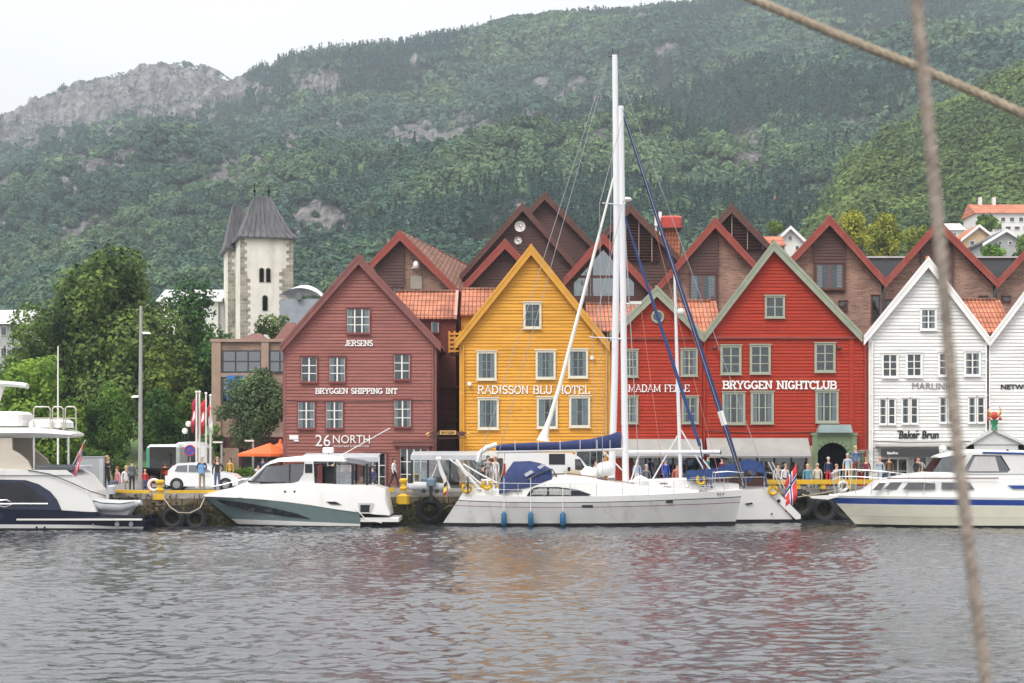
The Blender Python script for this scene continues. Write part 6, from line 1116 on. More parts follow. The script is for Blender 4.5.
# inflatable dinghy on the platform
t = thing('inflatable_dinghy', 'grey inflatable dinghy lying on the motor yacht swim platform', 'dinghy', (X(108, Yp), Yc-1.2, Z(516, Yp))); yd = Yc-1.0
b = MB(); M_inf = mat('grey_inflatable', (.42, .44, .45), .5, var=.1)
for s in (-.5, .5): b.tube([(X(80, Yp), yd+s*.4, Z(501, Yp)), (X(86, Yp), yd+s*.9, Z(503, Yp)), (X(100, Yp), yd+s*1.3, Z(506, Yp)), (X(118, Yp), yd+s*1.3, Z(506.5, Yp)), (X(134, Yp), yd+s*1.1, Z(504, Yp))], [.2, .24, .25, .24, .14], 12)
b.build('tube', M_inf, t, 50); MB().prism(xz([(84, 505), (96, 515), (124, 515.5), (130, 507)]), yd-.45, yd+.45).build('floor', M_lgrey, t); line(t, [(X(82, Yp), yd-.62, Z(498.5, Yp)), (X(100, Yp), yd-.88, Z(503.2, Yp)), (X(118, Yp), yd-.88, Z(504, Yp)), (X(133, Yp), yd-.75, Z(502, Yp))], .02, 'grab_line', M_smoke); panel([(86, 500.6), (92, 500.8), (92, 503), (86, 502.6)][::-1], Yp, yd-.75, M_smoke, t, 'name_patch', .04)
t = thing('outboard_motor', 'small outboard with light grey cowl standing behind the dinghy', 'outboard', (X(111, 88), 88.9, Z(500, 88.9))); Yo = 88.9
MB().bbox(X(107.5, Yo), X(115, Yo), Yo-.2, Yo+.2, Z(494, Yo), Z(485, Yo), .08).build('cowl', M_lgrey, t, 40); MB().box(X(109.5, Yo), X(112.5, Yo), Yo-.08, Yo+.08, Z(512, Yo), Z(494.01, Yo)).build('leg', M_smoke, t)
# tender hanging at the long yacht's stern
t = thing('inflatable_dinghy', 'grey inflatable tender hanging across the stern arch of the long yacht', 'dinghy', (X(428, 91), 91, Z(487, 91))); Yd = 91.2
b = MB(); b.tube([P(411, 487.5, Yd-.6), P(415, 486, Yd-.75), P(430, 486.5, Yd-.8), P(446, 487.5, Yd-.7)], [.15, .22, .23, .2], 12).tube([P(411, 487.5, Yd+.6), P(415, 486, Yd+.75), P(430, 486.5, Yd+.8), P(446, 487.5, Yd+.7)], [.15, .22, .23, .2], 12); b.tube([P(412, 487, Yd-.6), P(409.5, 486.5, Yd), P(412, 487, Yd+.6)], .17, 10); b.build('tube', M_inf, t, 50); MB().prism([(X(x, Yd), Z(v, Yd)) for x, v in ((413, 491), (446, 492.5), (446, 489), (413, 488.5))], Yd-.5, Yd+.5).build('floor', M_lgrey, t)
for s in (-.5, .5): line(t, [P(429 if s < 0 else 444, 484, Yd+s), P(439, 460, Yd+s)], .018, 'davit_line', M_sail)
t = thing('outboard_motor', 'blue grey outboard clamped to the tender behind the long yacht', 'outboard', (X(431, 90.2), 90.2, Z(480, 90.2))); Yo = 90.2; M_obm = mat('blue_grey_cowl', (.12, .17, .23), .35)
MB().bbox(X(426.5, Yo), X(436, Yo), Yo-.22, Yo+.22, Z(485.5, Yo), Z(477.5, Yo), .1).build('cowl', M_obm, t, 40); MB().box(X(429.5, Yo), X(432.5, Yo), Yo-.07, Yo+.07, Z(501, Yo), Z(485.51, Yo)).box(X(427.5, Yo), X(434, Yo), Yo-.1, Yo+.1, Z(502, Yo), Z(500.5, Yo)).build('leg', M_smoke, t)
for x in (424, 437): MB().lathe([(.11, 0), (.11, .1)], (X(x, Yo), Yo-.3, Z(491, Yo)), 'y', 12).build('transom_wheel', M_smoke, t)
# ------------------------------------------------------------------ quay furniture, vehicles, people
def qy(px): return float(np.interp(px, [-200, 138, 143, 830, 1300], [91.5, 91.5, 89.4, 97.5, 97.5]))
def tyre(px, py, rpx, lab, tilt=0):
    Y = qy(px)-.32; R = rpx*Y/F; t = thing('tyre_fender', lab, 'tyre', (X(px, Y), Y, Z(py, Y)), 'old tyres hung on the quay wall'); b = MB(); b.torus((X(px, Y), Y, Z(py, Y)), R*.74, R*.27, 'y', 36, 12, flat=1.25)
    for i in range(26): a = 2*PI*i/26; c = (X(px, Y)+R*1.0*math.cos(a), Y, Z(py, Y)+R*1.0*math.sin(a)); b.box(c[0]-.04, c[0]+.04, Y-.16, Y+.16, c[2]-.04, c[2]+.04)
    b.build('rubber_ring', M_blk, t, 50)
    b = MB(); 
    for s in (-.14, .14): b.tube([(X(px, Y)+s*.6, Y+.1, Z(py, Y)+R*.75), (X(px, Y)+s, Y+.25, QZ-.05)], .025, 6)
    b.build('chain', mat('rusty_chain', (.12, .06, .03), .8, .3), t)
for a in ((172.5, 518, 11.5, 'big black tyre under the yellow bollard, leftmost of the row'), (196, 519, 11, 'tyre half hidden by the bow of the grey-green cruiser'), (430, 510.5, 13, 'big black tyre under the hanging tender'), (800, 504, 14, 'huge dark tyre behind the stern flag of the second yacht'), (824, 510, 13.5, 'black tyre below the bow platform of the cream cruiser'), (846, 508, 13, 'tyre behind the bow of the cream cruiser'), (148, 522, 8, 'low tyre at the corner of the quay wall')): tyre(*a)
def kerb(x0, x1, h, lab, up=.0):
    y0, y1 = qy(x0), qy(x1); a, c = X(x0, y0), X(x1, y1); z0 = QZ+.001; b = MB()
    b.add([(a, y0-.03, z0-.02+up), (c, y1-.03, z0-.02+up), (c, y1+.33, z0-.02+up), (a, y0+.33, z0-.02+up), (a, y0-.03, z0+h+up), (c, y1-.03, z0+h+up), (c, y1+.33, z0+h+up), (a, y0+.33, z0+h+up)], [(0, 3, 2, 1), (4, 5, 6, 7), (0, 1, 5, 4), (1, 2, 6, 5), (2, 3, 7, 6), (3, 0, 4, 7)])
    if up:
        for k in np.linspace(.05, .95, 6): xx = a+(c-a)*k; yy = y0+(y1-y0)*k; b.box(xx-.12, xx+.12, yy+.02, yy+.3, z0, z0-.021+up)
    o = b.build('kerb_beam', M_yell, None, loc=(a, y0, z0), label=lab, cat='kerb', group='yellow kerb beams along the quay edge')
for a in ((112, 150, .13, 'yellow kerb beam below the strolling group, left end of the quay'), (166, 262, .13, 'long yellow kerb beam in front of the white hatchback'), (330, 394, .2, 'yellow kerb beam behind the cruiser cockpit'), (412, 436, .2, 'short yellow kerb beam beside the hanging tender')): kerb(*a)
kerb(766, 905, .22, 'yellow kerb beam on blocks in front of the arched portal', .28); kerb(470, 600, .2, 'yellow kerb beam behind the long yacht cockpit', .1)
def bollard(px, lab, s=.78, dy=.15):
    Y = qy(px)+dy; x = X(px, Y); t = thing('mooring_bollard', lab, 'bollard', (x, Y, QZ)); MB().lathe([(.3*s, 0), (.3*s, .06), (.17*s, .12), (.16*s, .3), (.28*s, .36), (.3*s, .46), (.2*s, .54)], (x, Y, QZ+.13), 'z', 18).build('head', M_yell, t, 40)
    MB().lathe([(.2*s, -.0), (.26*s, .13)], (x, Y, QZ), 'z', 18).build('foot', M_yell, t, 40); return t
t = bollard(160, 'yellow mooring bollard above the leftmost tyres'); MB().box(X(153, 89.4), X(164, 89.4), qy(158)-.12, qy(158)-.03, QZ-.32, QZ-.03).build('wall_plate', M_yell, t)
t = bollard(403.5, 'yellow mooring bollard with painted plate between cruiser and tender', .75, .3); Yb = qy(403)-.05; MB().bbox(X(396.5, Yb), X(410, Yb), Yb-.3, Yb, Z(504, Yb), Z(493.5, Yb), .12).build('wall_plate', M_yell, t, 40)
rp = mat('rope_fibre', (.42, .36, .27), .85, var=.2, vscale=8)
for lab, pts in (('slack mooring rope drooping from the yellow bollard to the cruiser bow', [(163, 497, 89.3), (170, 507, 89), (178, 512.5, 88.8), (190, 513, 88.7), (200, 508, 89.2), (205, 497, 90)]), ('tight mooring rope from the second yacht to the far quay', [(798, 497, 95), (820, 493.5, 96), (842, 489, 97)]), ('sagging mooring rope from the cream cruiser bow to the quay', [(845, 492, 89.7), (830, 496, 92), (812, 497, 95), (800, 494, 97)])):
    MB().tube([P(*p) for p in pts], .032, 6).build('mooring_rope', rp, None, 60, loc=tuple(P(*pts[0])), label=lab, cat='rope')
# poles, lamps, signs
M_galv = mat('galvanised', (.36, .36, .35), .45, .4, var=.1)
Y = 96; t = thing('lamp_mast', 'tall grey lamp mast with two side lamps, left of the coach', 'lamp post', (X(140.5, Y), Y, QZ)); MB().tube([(X(140.5, Y), Y, QZ), (X(140.5, Y), Y, Z(400, Y)), (X(141, Y), Y, Z(306, Y))], [.13, .11, .08], 10).build('pole', M_galv, t, 50)
for (x, v, s) in ((147, 334, 1), (135.5, 397.5, -1)): MB().tube([(X(140.8, Y), Y, Z(v-2, Y)), (X(140.8+(x-140.8)*.6, Y), Y-.1, Z(v-1.5, Y))], .03, 6).loft([[(X(x-4, Y), Y-.2, Z(v, Y)), (X(x+3.5, Y), Y-.2, Z(v, Y)), (X(x+3.5, Y), Y+.2, Z(v, Y)), (X(x-4, Y), Y+.2, Z(v, Y))], [(X(x-2, Y), Y-.1, Z(v-2, Y)), (X(x+2.5, Y), Y-.1, Z(v-2, Y)), (X(x+2.5, Y), Y+.1, Z(v-2, Y)), (X(x-2, Y), Y+.1, Z(v-2, Y))]], True, True).build('lamp_head', M_cas_w, t)
Y = 112; t = thing('flagpole', 'bare thin white pole rising behind the lime green tree', 'pole', (X(58, Y), Y, QZ)); MB().tube([(X(58, Y), Y, QZ), (X(58, Y), Y, Z(346, Y))], [.07, .04], 8).build('pole', M_cas_w, t)
Y = 99; M_fp = mat('flag_crimson', (.42, .02, .06), .7)
for i, (x, yt, lab, kind, cols) in enumerate(((196.5, 392, 'leftmost of the four flagpoles', 0, 0), (199.5, 392, 'second flagpole from the left, pole only', 0, 0), (206, 393.5, 'third flagpole from the left', 0, 0), (210.5, 395.5, 'rightmost of the four flagpoles', 0, 0))):
    t = thing('flagpole', lab, 'flagpole', (X(x, Y+i*.4), Y+i*.4, QZ), 'flagpoles in front of the brown building'); MB().tube([(X(x, Y+i*.4), Y+i*.4, QZ), (X(x, Y+i*.4), Y+i*.4, Z(yt, Y+i*.4))], [.07, .045], 8).ball((X(x, Y+i*.4), Y+i*.4, Z(yt, Y+i*.4)), .08).build('pole', M_cas_w, t)
def hangflag(x, y0, y1, w_, lab, cols, kind, Y): flag(None, lab, cols, P(x, y0, Y), P(x-w_, y0+6, Y+.05), P(x-w_*.15, y1, Y+.02), kind, group='flags on the four poles')
hangflag(195.9, 397, 428, 4, 'crimson flag hanging limp on the leftmost pole', [M_fp, M_fw], 'logo', 99); hangflag(205.5, 398, 430, 5, 'pink-red flag on the third pole', [M_fr, M_fw], 'logo', 99.8)
flag(None, 'red flag with white lower half on the rightmost pole', [M_fr, M_fw, M_fw], P(210.3, 402, 100.2), P(207, 409, 100.2), P(213.5, 432, 100.2), 'bars', group='flags on the four poles')
for (x, v, lab) in ((188.5, 424, 'higher white globe lamp behind the flagpoles'), (185, 431, 'lower white globe lamp behind the flagpoles'), (196, 444, 'globe lamp nearest the coach roof')):
    Y = 113; t = thing('globe_lamp', lab, 'street lamp', (X(x, Y), Y, QZ), 'globe lamps by the lawn'); MB().tube([(X(x, Y), Y, QZ), (X(x, Y), Y, Z(v+2.5, Y))], .05, 8).build('post', M_smoke, t); MB().ball((X(x, Y), Y, Z(v, Y)), .19).build('globe', M_cas_w, t, 60)
for (x0, x1, v, lab) in ((213, 221.5, 443, 'angular lamp with arm to the left, behind the two standing men'), (245, 253, 441.5, 'angular lamp with arm to the left, by the orange parasol')):
    Y = 106; t = thing('angular_lamp', lab, 'street lamp', (X(x1, Y), Y, QZ), 'angular lamps by the canopy'); MB().box(X(x1, Y)-.06, X(x1, Y)+.06, Y, Y+.12, QZ, Z(v, Y)).build('post', M_galv, t); MB().box(X(x0, Y), X(x1, Y)+.06, Y-.1, Y+.22, Z(v, Y)+.001, Z(v-1.6, Y)).build('lamp_arm', M_cas_w, t)
Y = 98; t = thing('road_sign', 'round blue no-stopping sign with red cross in front of the coach', 'road sign', (X(190, Y), Y, QZ)); MB().tube([(X(190, Y), Y+.05, QZ), (X(190, Y), Y+.05, Z(446, Y))], .03, 6).build('post', M_galv, t)
d = MB().lathe([(.31, 0), (.31, .02)], (X(190, Y), Y-.02, Z(450.5, Y)), 'y', 24).build('disc', mat('sign_blue', (.02, .1, .45), .4), t); b = MB().torus((X(190, Y), Y-.03, Z(450.5, Y)), .28, .03, 'y', 24, 6)
for s in (-1, 1): b.tube([(X(190, Y)-.2*s, Y-.03, Z(450.5, Y)-.2), (X(190, Y)+.2*s, Y-.03, Z(450.5, Y)+.2)], .018, 4)
b.build('red_cross', mat('sign_red', (.5, .02, .02), .4), d)
Y = 92.6; t = thing('cabinet', 'grey metal service cabinet standing beside the motor yacht stern', 'cabinet', (X(91, Y), Y, QZ)); MB().bbox(X(79.5, Y), X(103, Y), Y, Y+.9, QZ, Z(457.5, Y), .04).build('housing', mat('cabinet_grey', (.36, .38, .40), .5, var=.06), t); MB().box(X(99.5, Y), X(103.3, Y), Y-.03, Y-.001, QZ+.1, Z(458.5, Y)).build('door_edge', M_lgrey, t); MB().box(X(79, Y), X(103.6, Y), Y-.03, Y+.95, Z(457.5, Y)+.002, Z(456.7, Y)).build('lid', M_lgrey, t)
Y = 90.6; t = thing('lifebuoy_stand', 'red post holding a white life ring at the quay corner', 'lifebuoy', (X(150, Y), Y, QZ)); MB().box(X(147.5, Y), X(151.5, Y), Y, Y+.12, QZ, Z(479, Y)).build('post', mat('signal_red', (.5, .02, .02), .5), t)
rg = MB().torus((X(154.5, Y), Y-.1, Z(485, Y)), .27, .075, 'y', 24, 8); rg.build('life_ring', M_cloth, t, 60)
# parasols, planters, shelters
Y = 104
t = thing('parasol', 'open orange parasol left of the maroon house', 'parasol', (X(266, Y), Y, QZ)); b = MB(); ap = (X(270, Y), Y, Z(443, Y)); n = 8; ring = [(X(264, Y)+1.55*math.cos(2*PI*(k+.5)/n), Y+1.4*math.sin(2*PI*(k+.5)/n), Z(453.5, Y)) for k in range(n)]; low = [(x, y, z-.16) for x, y, z in ring]
b.loft([[ap]*n, ring, low], True); b.build('canopy', M_or, t); MB().tube([(X(266, Y), Y, QZ), (X(268, Y), Y, Z(444, Y))], .035, 6).build('pole', M_galv, t)
t = thing('parasol', 'wide orange parasol touching the maroon house wall', 'parasol', (X(280, Y), Y+1, QZ)); b = MB(); ap = (X(275, Y), Y+2, Z(442.5, Y+2)); ring = [(X(274, Y)+1.35*math.cos(2*PI*(k+.5)/n), Y+2+1.3*math.sin(2*PI*(k+.5)/n), Z(453, Y)) for k in range(n)]; low = [(x, y, z-.2) for x, y, z in ring]
b.loft([[ap]*n, ring, low], True); b.build('canopy', M_or, t); MB().tube([(X(275, Y), Y+2, QZ), (X(275, Y), Y+2, Z(444, Y))], .035, 6).build('pole', M_galv, t)
t = thing('parasol', 'closed orange parasol standing upright against the maroon corner', 'parasol', (X(281, Y), Y+3, QZ)); MB().lathe([(.05, 4.35), (.12, 4.2), (.26, 3.2), (.3, 2.6), (.1, 2.5)], (X(280.5, Y+3), Y+3, 0), 'z', 9).build('canopy', M_or, t); MB().tube([(X(280.5, Y+3), Y+3, QZ), (X(280.5, Y+3), Y+3, 4.0)], .035, 6).build('pole', M_galv, t)
for i, (x, lab) in enumerate(((232, 'planter box of bright leaves left of the orange parasol'), (247, 'second planter box of leaves under the orange parasol'))):
    Y = 101; t = thing('planter', lab, 'planter', (X(x, Y), Y, QZ), 'planters by the parasols'); MB().bbox(X(x-6.5, Y), X(x+6.5, Y), Y-.25, Y+.25, QZ, QZ+.6, .03).build('box', M_lgrey, t)
    rs = np.random.RandomState(i); n = 900; C = np.stack([rs.uniform(X(x-7, Y), X(x+7, Y), n), Y+rs.uniform(-.3, .3, n), QZ+.6+np.abs(rs.normal(0, .2, n))], 1); Vq, Fq = leaf_quads(C, rs.normal(size=(n, 3))+[0, -.5, .5], rs.uniform(.03, .07, n)); T = np.array([.08, .14, .02])*rs.uniform(.6, 2, (n, 1)); o = bpy.data.objects.new('foliage', np_mesh('foliage', Vq, Fq, M_leaf, T, (X(x, Y), Y, QZ))); COL.objects.link(o); o.parent = t
def shelter(x0, x1, v0, v1, Y, D, lab, posts):
    t = thing('glass_shelter', lab, 'shelter', (X((x0+x1)/2, Y), Y, QZ)); b = MB(); u0, u1 = X(x0, Y), X(x1, Y); zt, zb = Z(v0, Y), Z(v1, Y); rr = []
    for k in range(9): a = k/8; yy = Y+D*a; z = zb+(zt-zb)*math.sin(PI*(.15+.35*a)*1.0); rr.append([(u0, yy, z), (u1, yy, z), (u1, yy, z-.07), (u0, yy, z-.07)])
    b.loft(rr, True, True); b.build('roof', mat('frosted_roof', (.50, .53, .56), .35, var=.08), t, 40); MB().box(u0-.02, u1+.02, Y-.08, Y-.001, zb-.05, zb+(zt-zb)*.5).build('gutter', M_lgrey, t)
    for x in posts: MB().box(X(x, Y)-.05, X(x, Y)+.05, Y+.02, Y+.12, QZ, zb).build('post', M_smoke, t)
    MB().box(X(posts[0], Y)+.06, X(posts[-1], Y)-.06, Y+.06, Y+.08, QZ+.3, QZ+1.6).build('wind_screen', glass_mat('screen_glass', .2, (.75, .8, .8)), t); return t
shelter(302, 378, 453.5, 461, 98.5, 2.4, 'pavement cafe shelter with grey roof behind the cruiser hardtop', (304, 322, 352, 364, 377)); shelter(411, 488, 451.5, 459, 99, 2.4, 'pavement cafe shelter with grey roof right of the yellow bollard', (412, 428, 450, 486))
# vehicles
M_carw = mat('white_car_paint', (.72, .73, .74), .15, var=.02); M_cark = mat('black_car_paint', (.015, .016, .02), .15); M_tyre = mat('tyre_black', (.02, .02, .02), .8); M_rim = mat('alloy_rim', (.4, .4, .42), .3, .7); M_tail = mat('tail_lamp_red', (.4, .01, .01), .25)
def wheel(t, x, y, r, w_=.2): o = MB().lathe([(r*.7, -w_/2), (r, -w_/2+.03), (r, w_/2-.03), (r*.7, w_/2)], (x, y, QZ+r), 'y', 22).build('wheel', M_tyre, t, 40); b = MB().lathe([(r*.62, 0), (r*.62, .02)], (x, y-w_/2-.012, QZ+r), 'y', 18); b.build('rim', M_rim, o, 40)
def car(t, x0, x1, Y, W_, prof, glass, m, wheels, wr=.31):
    """prof, glass: side outlines in unit coordinates; the cabin leans in towards the roof"""
    u0, u1 = X(x0, Y), X(x1, Y); L_ = u1-u0
    zmx = max(p[1] for p in prof)
    def lean(z): return W_/2*(1-.0 if z < .55*zmx else 1-.22*(z-.55*zmx)/(.45*zmx))
    b = MB(); n = len(prof); near = [(u0+p[0]*L_, Y+W_/2-lean(p[1]), QZ+p[1]) for p in prof]; far = [(u0+p[0]*L_, Y+W_/2+lean(p[1]), QZ+p[1]) for p in prof]; b.add(near+far, [tuple(range(n)), tuple(range(2*n-1, n-1, -1))]+[(i, i+n, (i+1) % n+n, (i+1) % n) for i in range(n)]); b.build('body', m, t, 35)
    for g in glass: MB().add([(u0+p[0]*L_, Y+W_/2-lean(p[1])-.012, QZ+p[1]) for p in g], [tuple(range(len(g)))]).build('side_window', M_gd, t)
    for wx in wheels: wheel(t, u0+wx*L_, Y+.06, wr); wheel(t, u0+wx*L_, Y+W_-.06, wr); MB().lathe([(wr*1.15, 0), (wr*1.15, .01)], (u0+wx*L_, Y-.012, QZ+wr), 'y', 22).build('wheel_arch', M_smoke, t)
t = thing('hatchback_car', 'small white hatchback parked behind the yellow kerb and flagpoles', 'car', (X(198, 95), 95, QZ)); Y = 94.2
car(t, 165, 238, Y, 1.6, [(0, .32), (.0, .75), (.03, 1.0), (.10, 1.28), (.17, 1.42), (.40, 1.46), (.55, 1.38), (.72, 1.0), (.93, .86), (1, .65), (1, .3), (.92, .22), (.08, .22)], [[(.13, 1.0), (.16, 1.3), (.3, 1.34), (.3, .98)], [(.32, .98), (.32, 1.34), (.48, 1.32), (.62, 1.02), (.62, .98)]], M_carw, (.16, .83))
MB().box(X(165.2, Y), X(167.5, Y), Y+.01, Y+.3, QZ+.75, QZ+1.05).build('tail_light', M_tail, t); MB().prism([(X(165, Y)+.12, QZ+1.02), (X(165, Y)+.15, QZ+1.02), (X(165, Y)+.42, QZ+1.33), (X(165, Y)+.38, QZ+1.33)], Y+.25, Y+1.35).build('rear_window', M_gd, t); MB().box(X(205, Y), X(209, Y), Y-.02, Y-.001, QZ+.82, QZ+.86).build('door_handle', M_carw, t)
t = thing('dark_van', 'black van with raised tailgate and orange gear in its boot', 'van', (X(157, 98), 98, QZ)); Y = 97; u0, u1 = X(138, Y), X(174, Y); zt = Z(469, Y)
MB().box(u0, u1, Y+.3, Y+3.5, QZ+.3, QZ+.62).box(u0, u0+.12, Y, Y+3.5, QZ+.621, zt).box(u1-.12, u1, Y, Y+3.5, QZ+.621, zt).box(u0+.121, u1-.121, Y+.05, Y+3.5, zt-.12, zt).box(u0+.121, u1-.121, Y+3.3, Y+3.5, QZ+.621, zt-.121).build('body', M_cark, t, 30); MB().box(u0+.1, u1-.1, Y-.95, Y+.02, zt+.02, zt+.09).build('tailgate', M_cark, t); MB().box(u0-.01, u0+.14, Y-.05, Y-.002, QZ+.9, QZ+1.3).box(u1-.14, u1+.01, Y-.05, Y-.002, QZ+.9, QZ+1.3).build('tail_light', M_tail, t)
for s in (u0+.2, u1-.2): wheel(t, s, Y+.6, .32)
for i, (x, v, m_, lab) in enumerate(((166, 478, M_or, 'orange life vest piled in the open van boot'), (160, 481, mat('green_bag', (.05, .2, .1), .7), 'dark green bag beside the orange vest in the van'), (153, 479, mat('pink_bag', (.6, .3, .3), .7), 'pale pink bundle at the left side of the van boot'))):
    o = MB().ball(tuple(P(x, v, Y+.5)), .3, .25, .34 if i == 0 else .24, 12, 8).build('gear_bag', m_, None, 60, loc=tuple(P(x, v, Y+.5)), label=lab, cat='bag')
    for q in o.data.vertices: q.co *= 1+.5*(float(vn(q.co.x*7+i, q.co.z*7, i))-.5)
Y = 108; t = thing('coach', 'white and green coach with a big dark windscreen seen from the front', 'bus', (X(165, Y), Y, QZ)); u0, u1 = X(146.5, Y), X(179, Y); zt = Z(444.5, Y); M_bus = mat('bus_green_white', (.58, .66, .63), .25)
MB().bbox(u0, u1, Y, Y+9, QZ+.3, zt, .16).build('body', M_bus, t, 30); MB().box(u0+.18, u1-.18, Y-.03, Y-.001, Z(471, Y), zt-.14).build('windscreen', M_gd, t); MB().box(u0, u0+.14, Y-.05, Y-.001, QZ+.4, zt-.2).build('green_stripe', mat('bus_green', (.05, .3, .2), .4), t); MB().box(u0+.3, u1-.3, Y-.05, Y-.002, QZ+.45, QZ+.85).build('grille', M_smoke, t)
for s in (u0+.32, u1-.32): MB().lathe([(.12, 0), (.12, .05)], (s, Y-.07, QZ+.75), 'y', 12).build('headlight', M_cas_w, t)
for s in (u0+.2, u1-.2): wheel(t, s, Y+1.5, .45)
Y = 111; t = thing('coach', 'second white coach side-on behind the flagpoles, rounded roof', 'bus', (X(195, Y), Y, QZ)); u0, u1 = X(172, Y), X(207, Y); zt = Z(441.5, Y); b = MB(); rr = [(u0, QZ+.35), (u0, zt-.3), (u0+.4, zt-.05), (u0+1.1, zt), (u1-.5, zt-.05), (u1, zt-.4), (u1, QZ+.35)]; b.prism(rr[::-1], Y, Y+2.4); b.build('body', M_carw, t, 40); MB().box(X(181, Y), X(199, Y), Y-.03, Y-.001, Z(462, Y), Z(447.5, Y)).build('side_window', M_gd, t)
for s in (X(180, Y), X(200, Y)): wheel(t, s, Y+.1, .45)
Y = 99.3; t = thing('camper_van', 'white camper van parked in front of the ochre house', 'van', (X(550, Y), Y, QZ)); u0, u1 = X(503, Y), X(603, Y); zt = Z(453, Y)
MB().prism([(u0, QZ+.35), (u0, zt-.1), (u0+.15, zt), (X(572, Y), zt), (X(580, Y), zt-.25), (X(590, Y), Z(470, Y)), (u1-.1, Z(474, Y)), (u1, QZ+.9), (u1, QZ+.35)][::-1], Y, Y+2.0).build('body', M_carw, t, 35); panel([(549, 464.5), (565, 464.5), (565, 453.8), (549, 453.8)], Y, Y-.001, M_smoke, t, 'side_window', .02); panel([(575, 470), (586, 470), (580, 459), (575, 459)], Y, Y-.001, M_gd, t, 'door_window', .02)
MB().box(X(502.6, Y), X(505.5, Y), Y-.03, Y+.2, Z(476, Y), Z(463.5, Y)).build('tail_light', M_tail, t); MB().box(X(567.5, Y), X(570, Y), Y-.2, Y-.021, Z(471, Y), Z(467, Y)).build('side_mirror', M_smoke, t)
for s in (X(520, Y), X(588, Y)): wheel(t, s, Y+.08, .33)

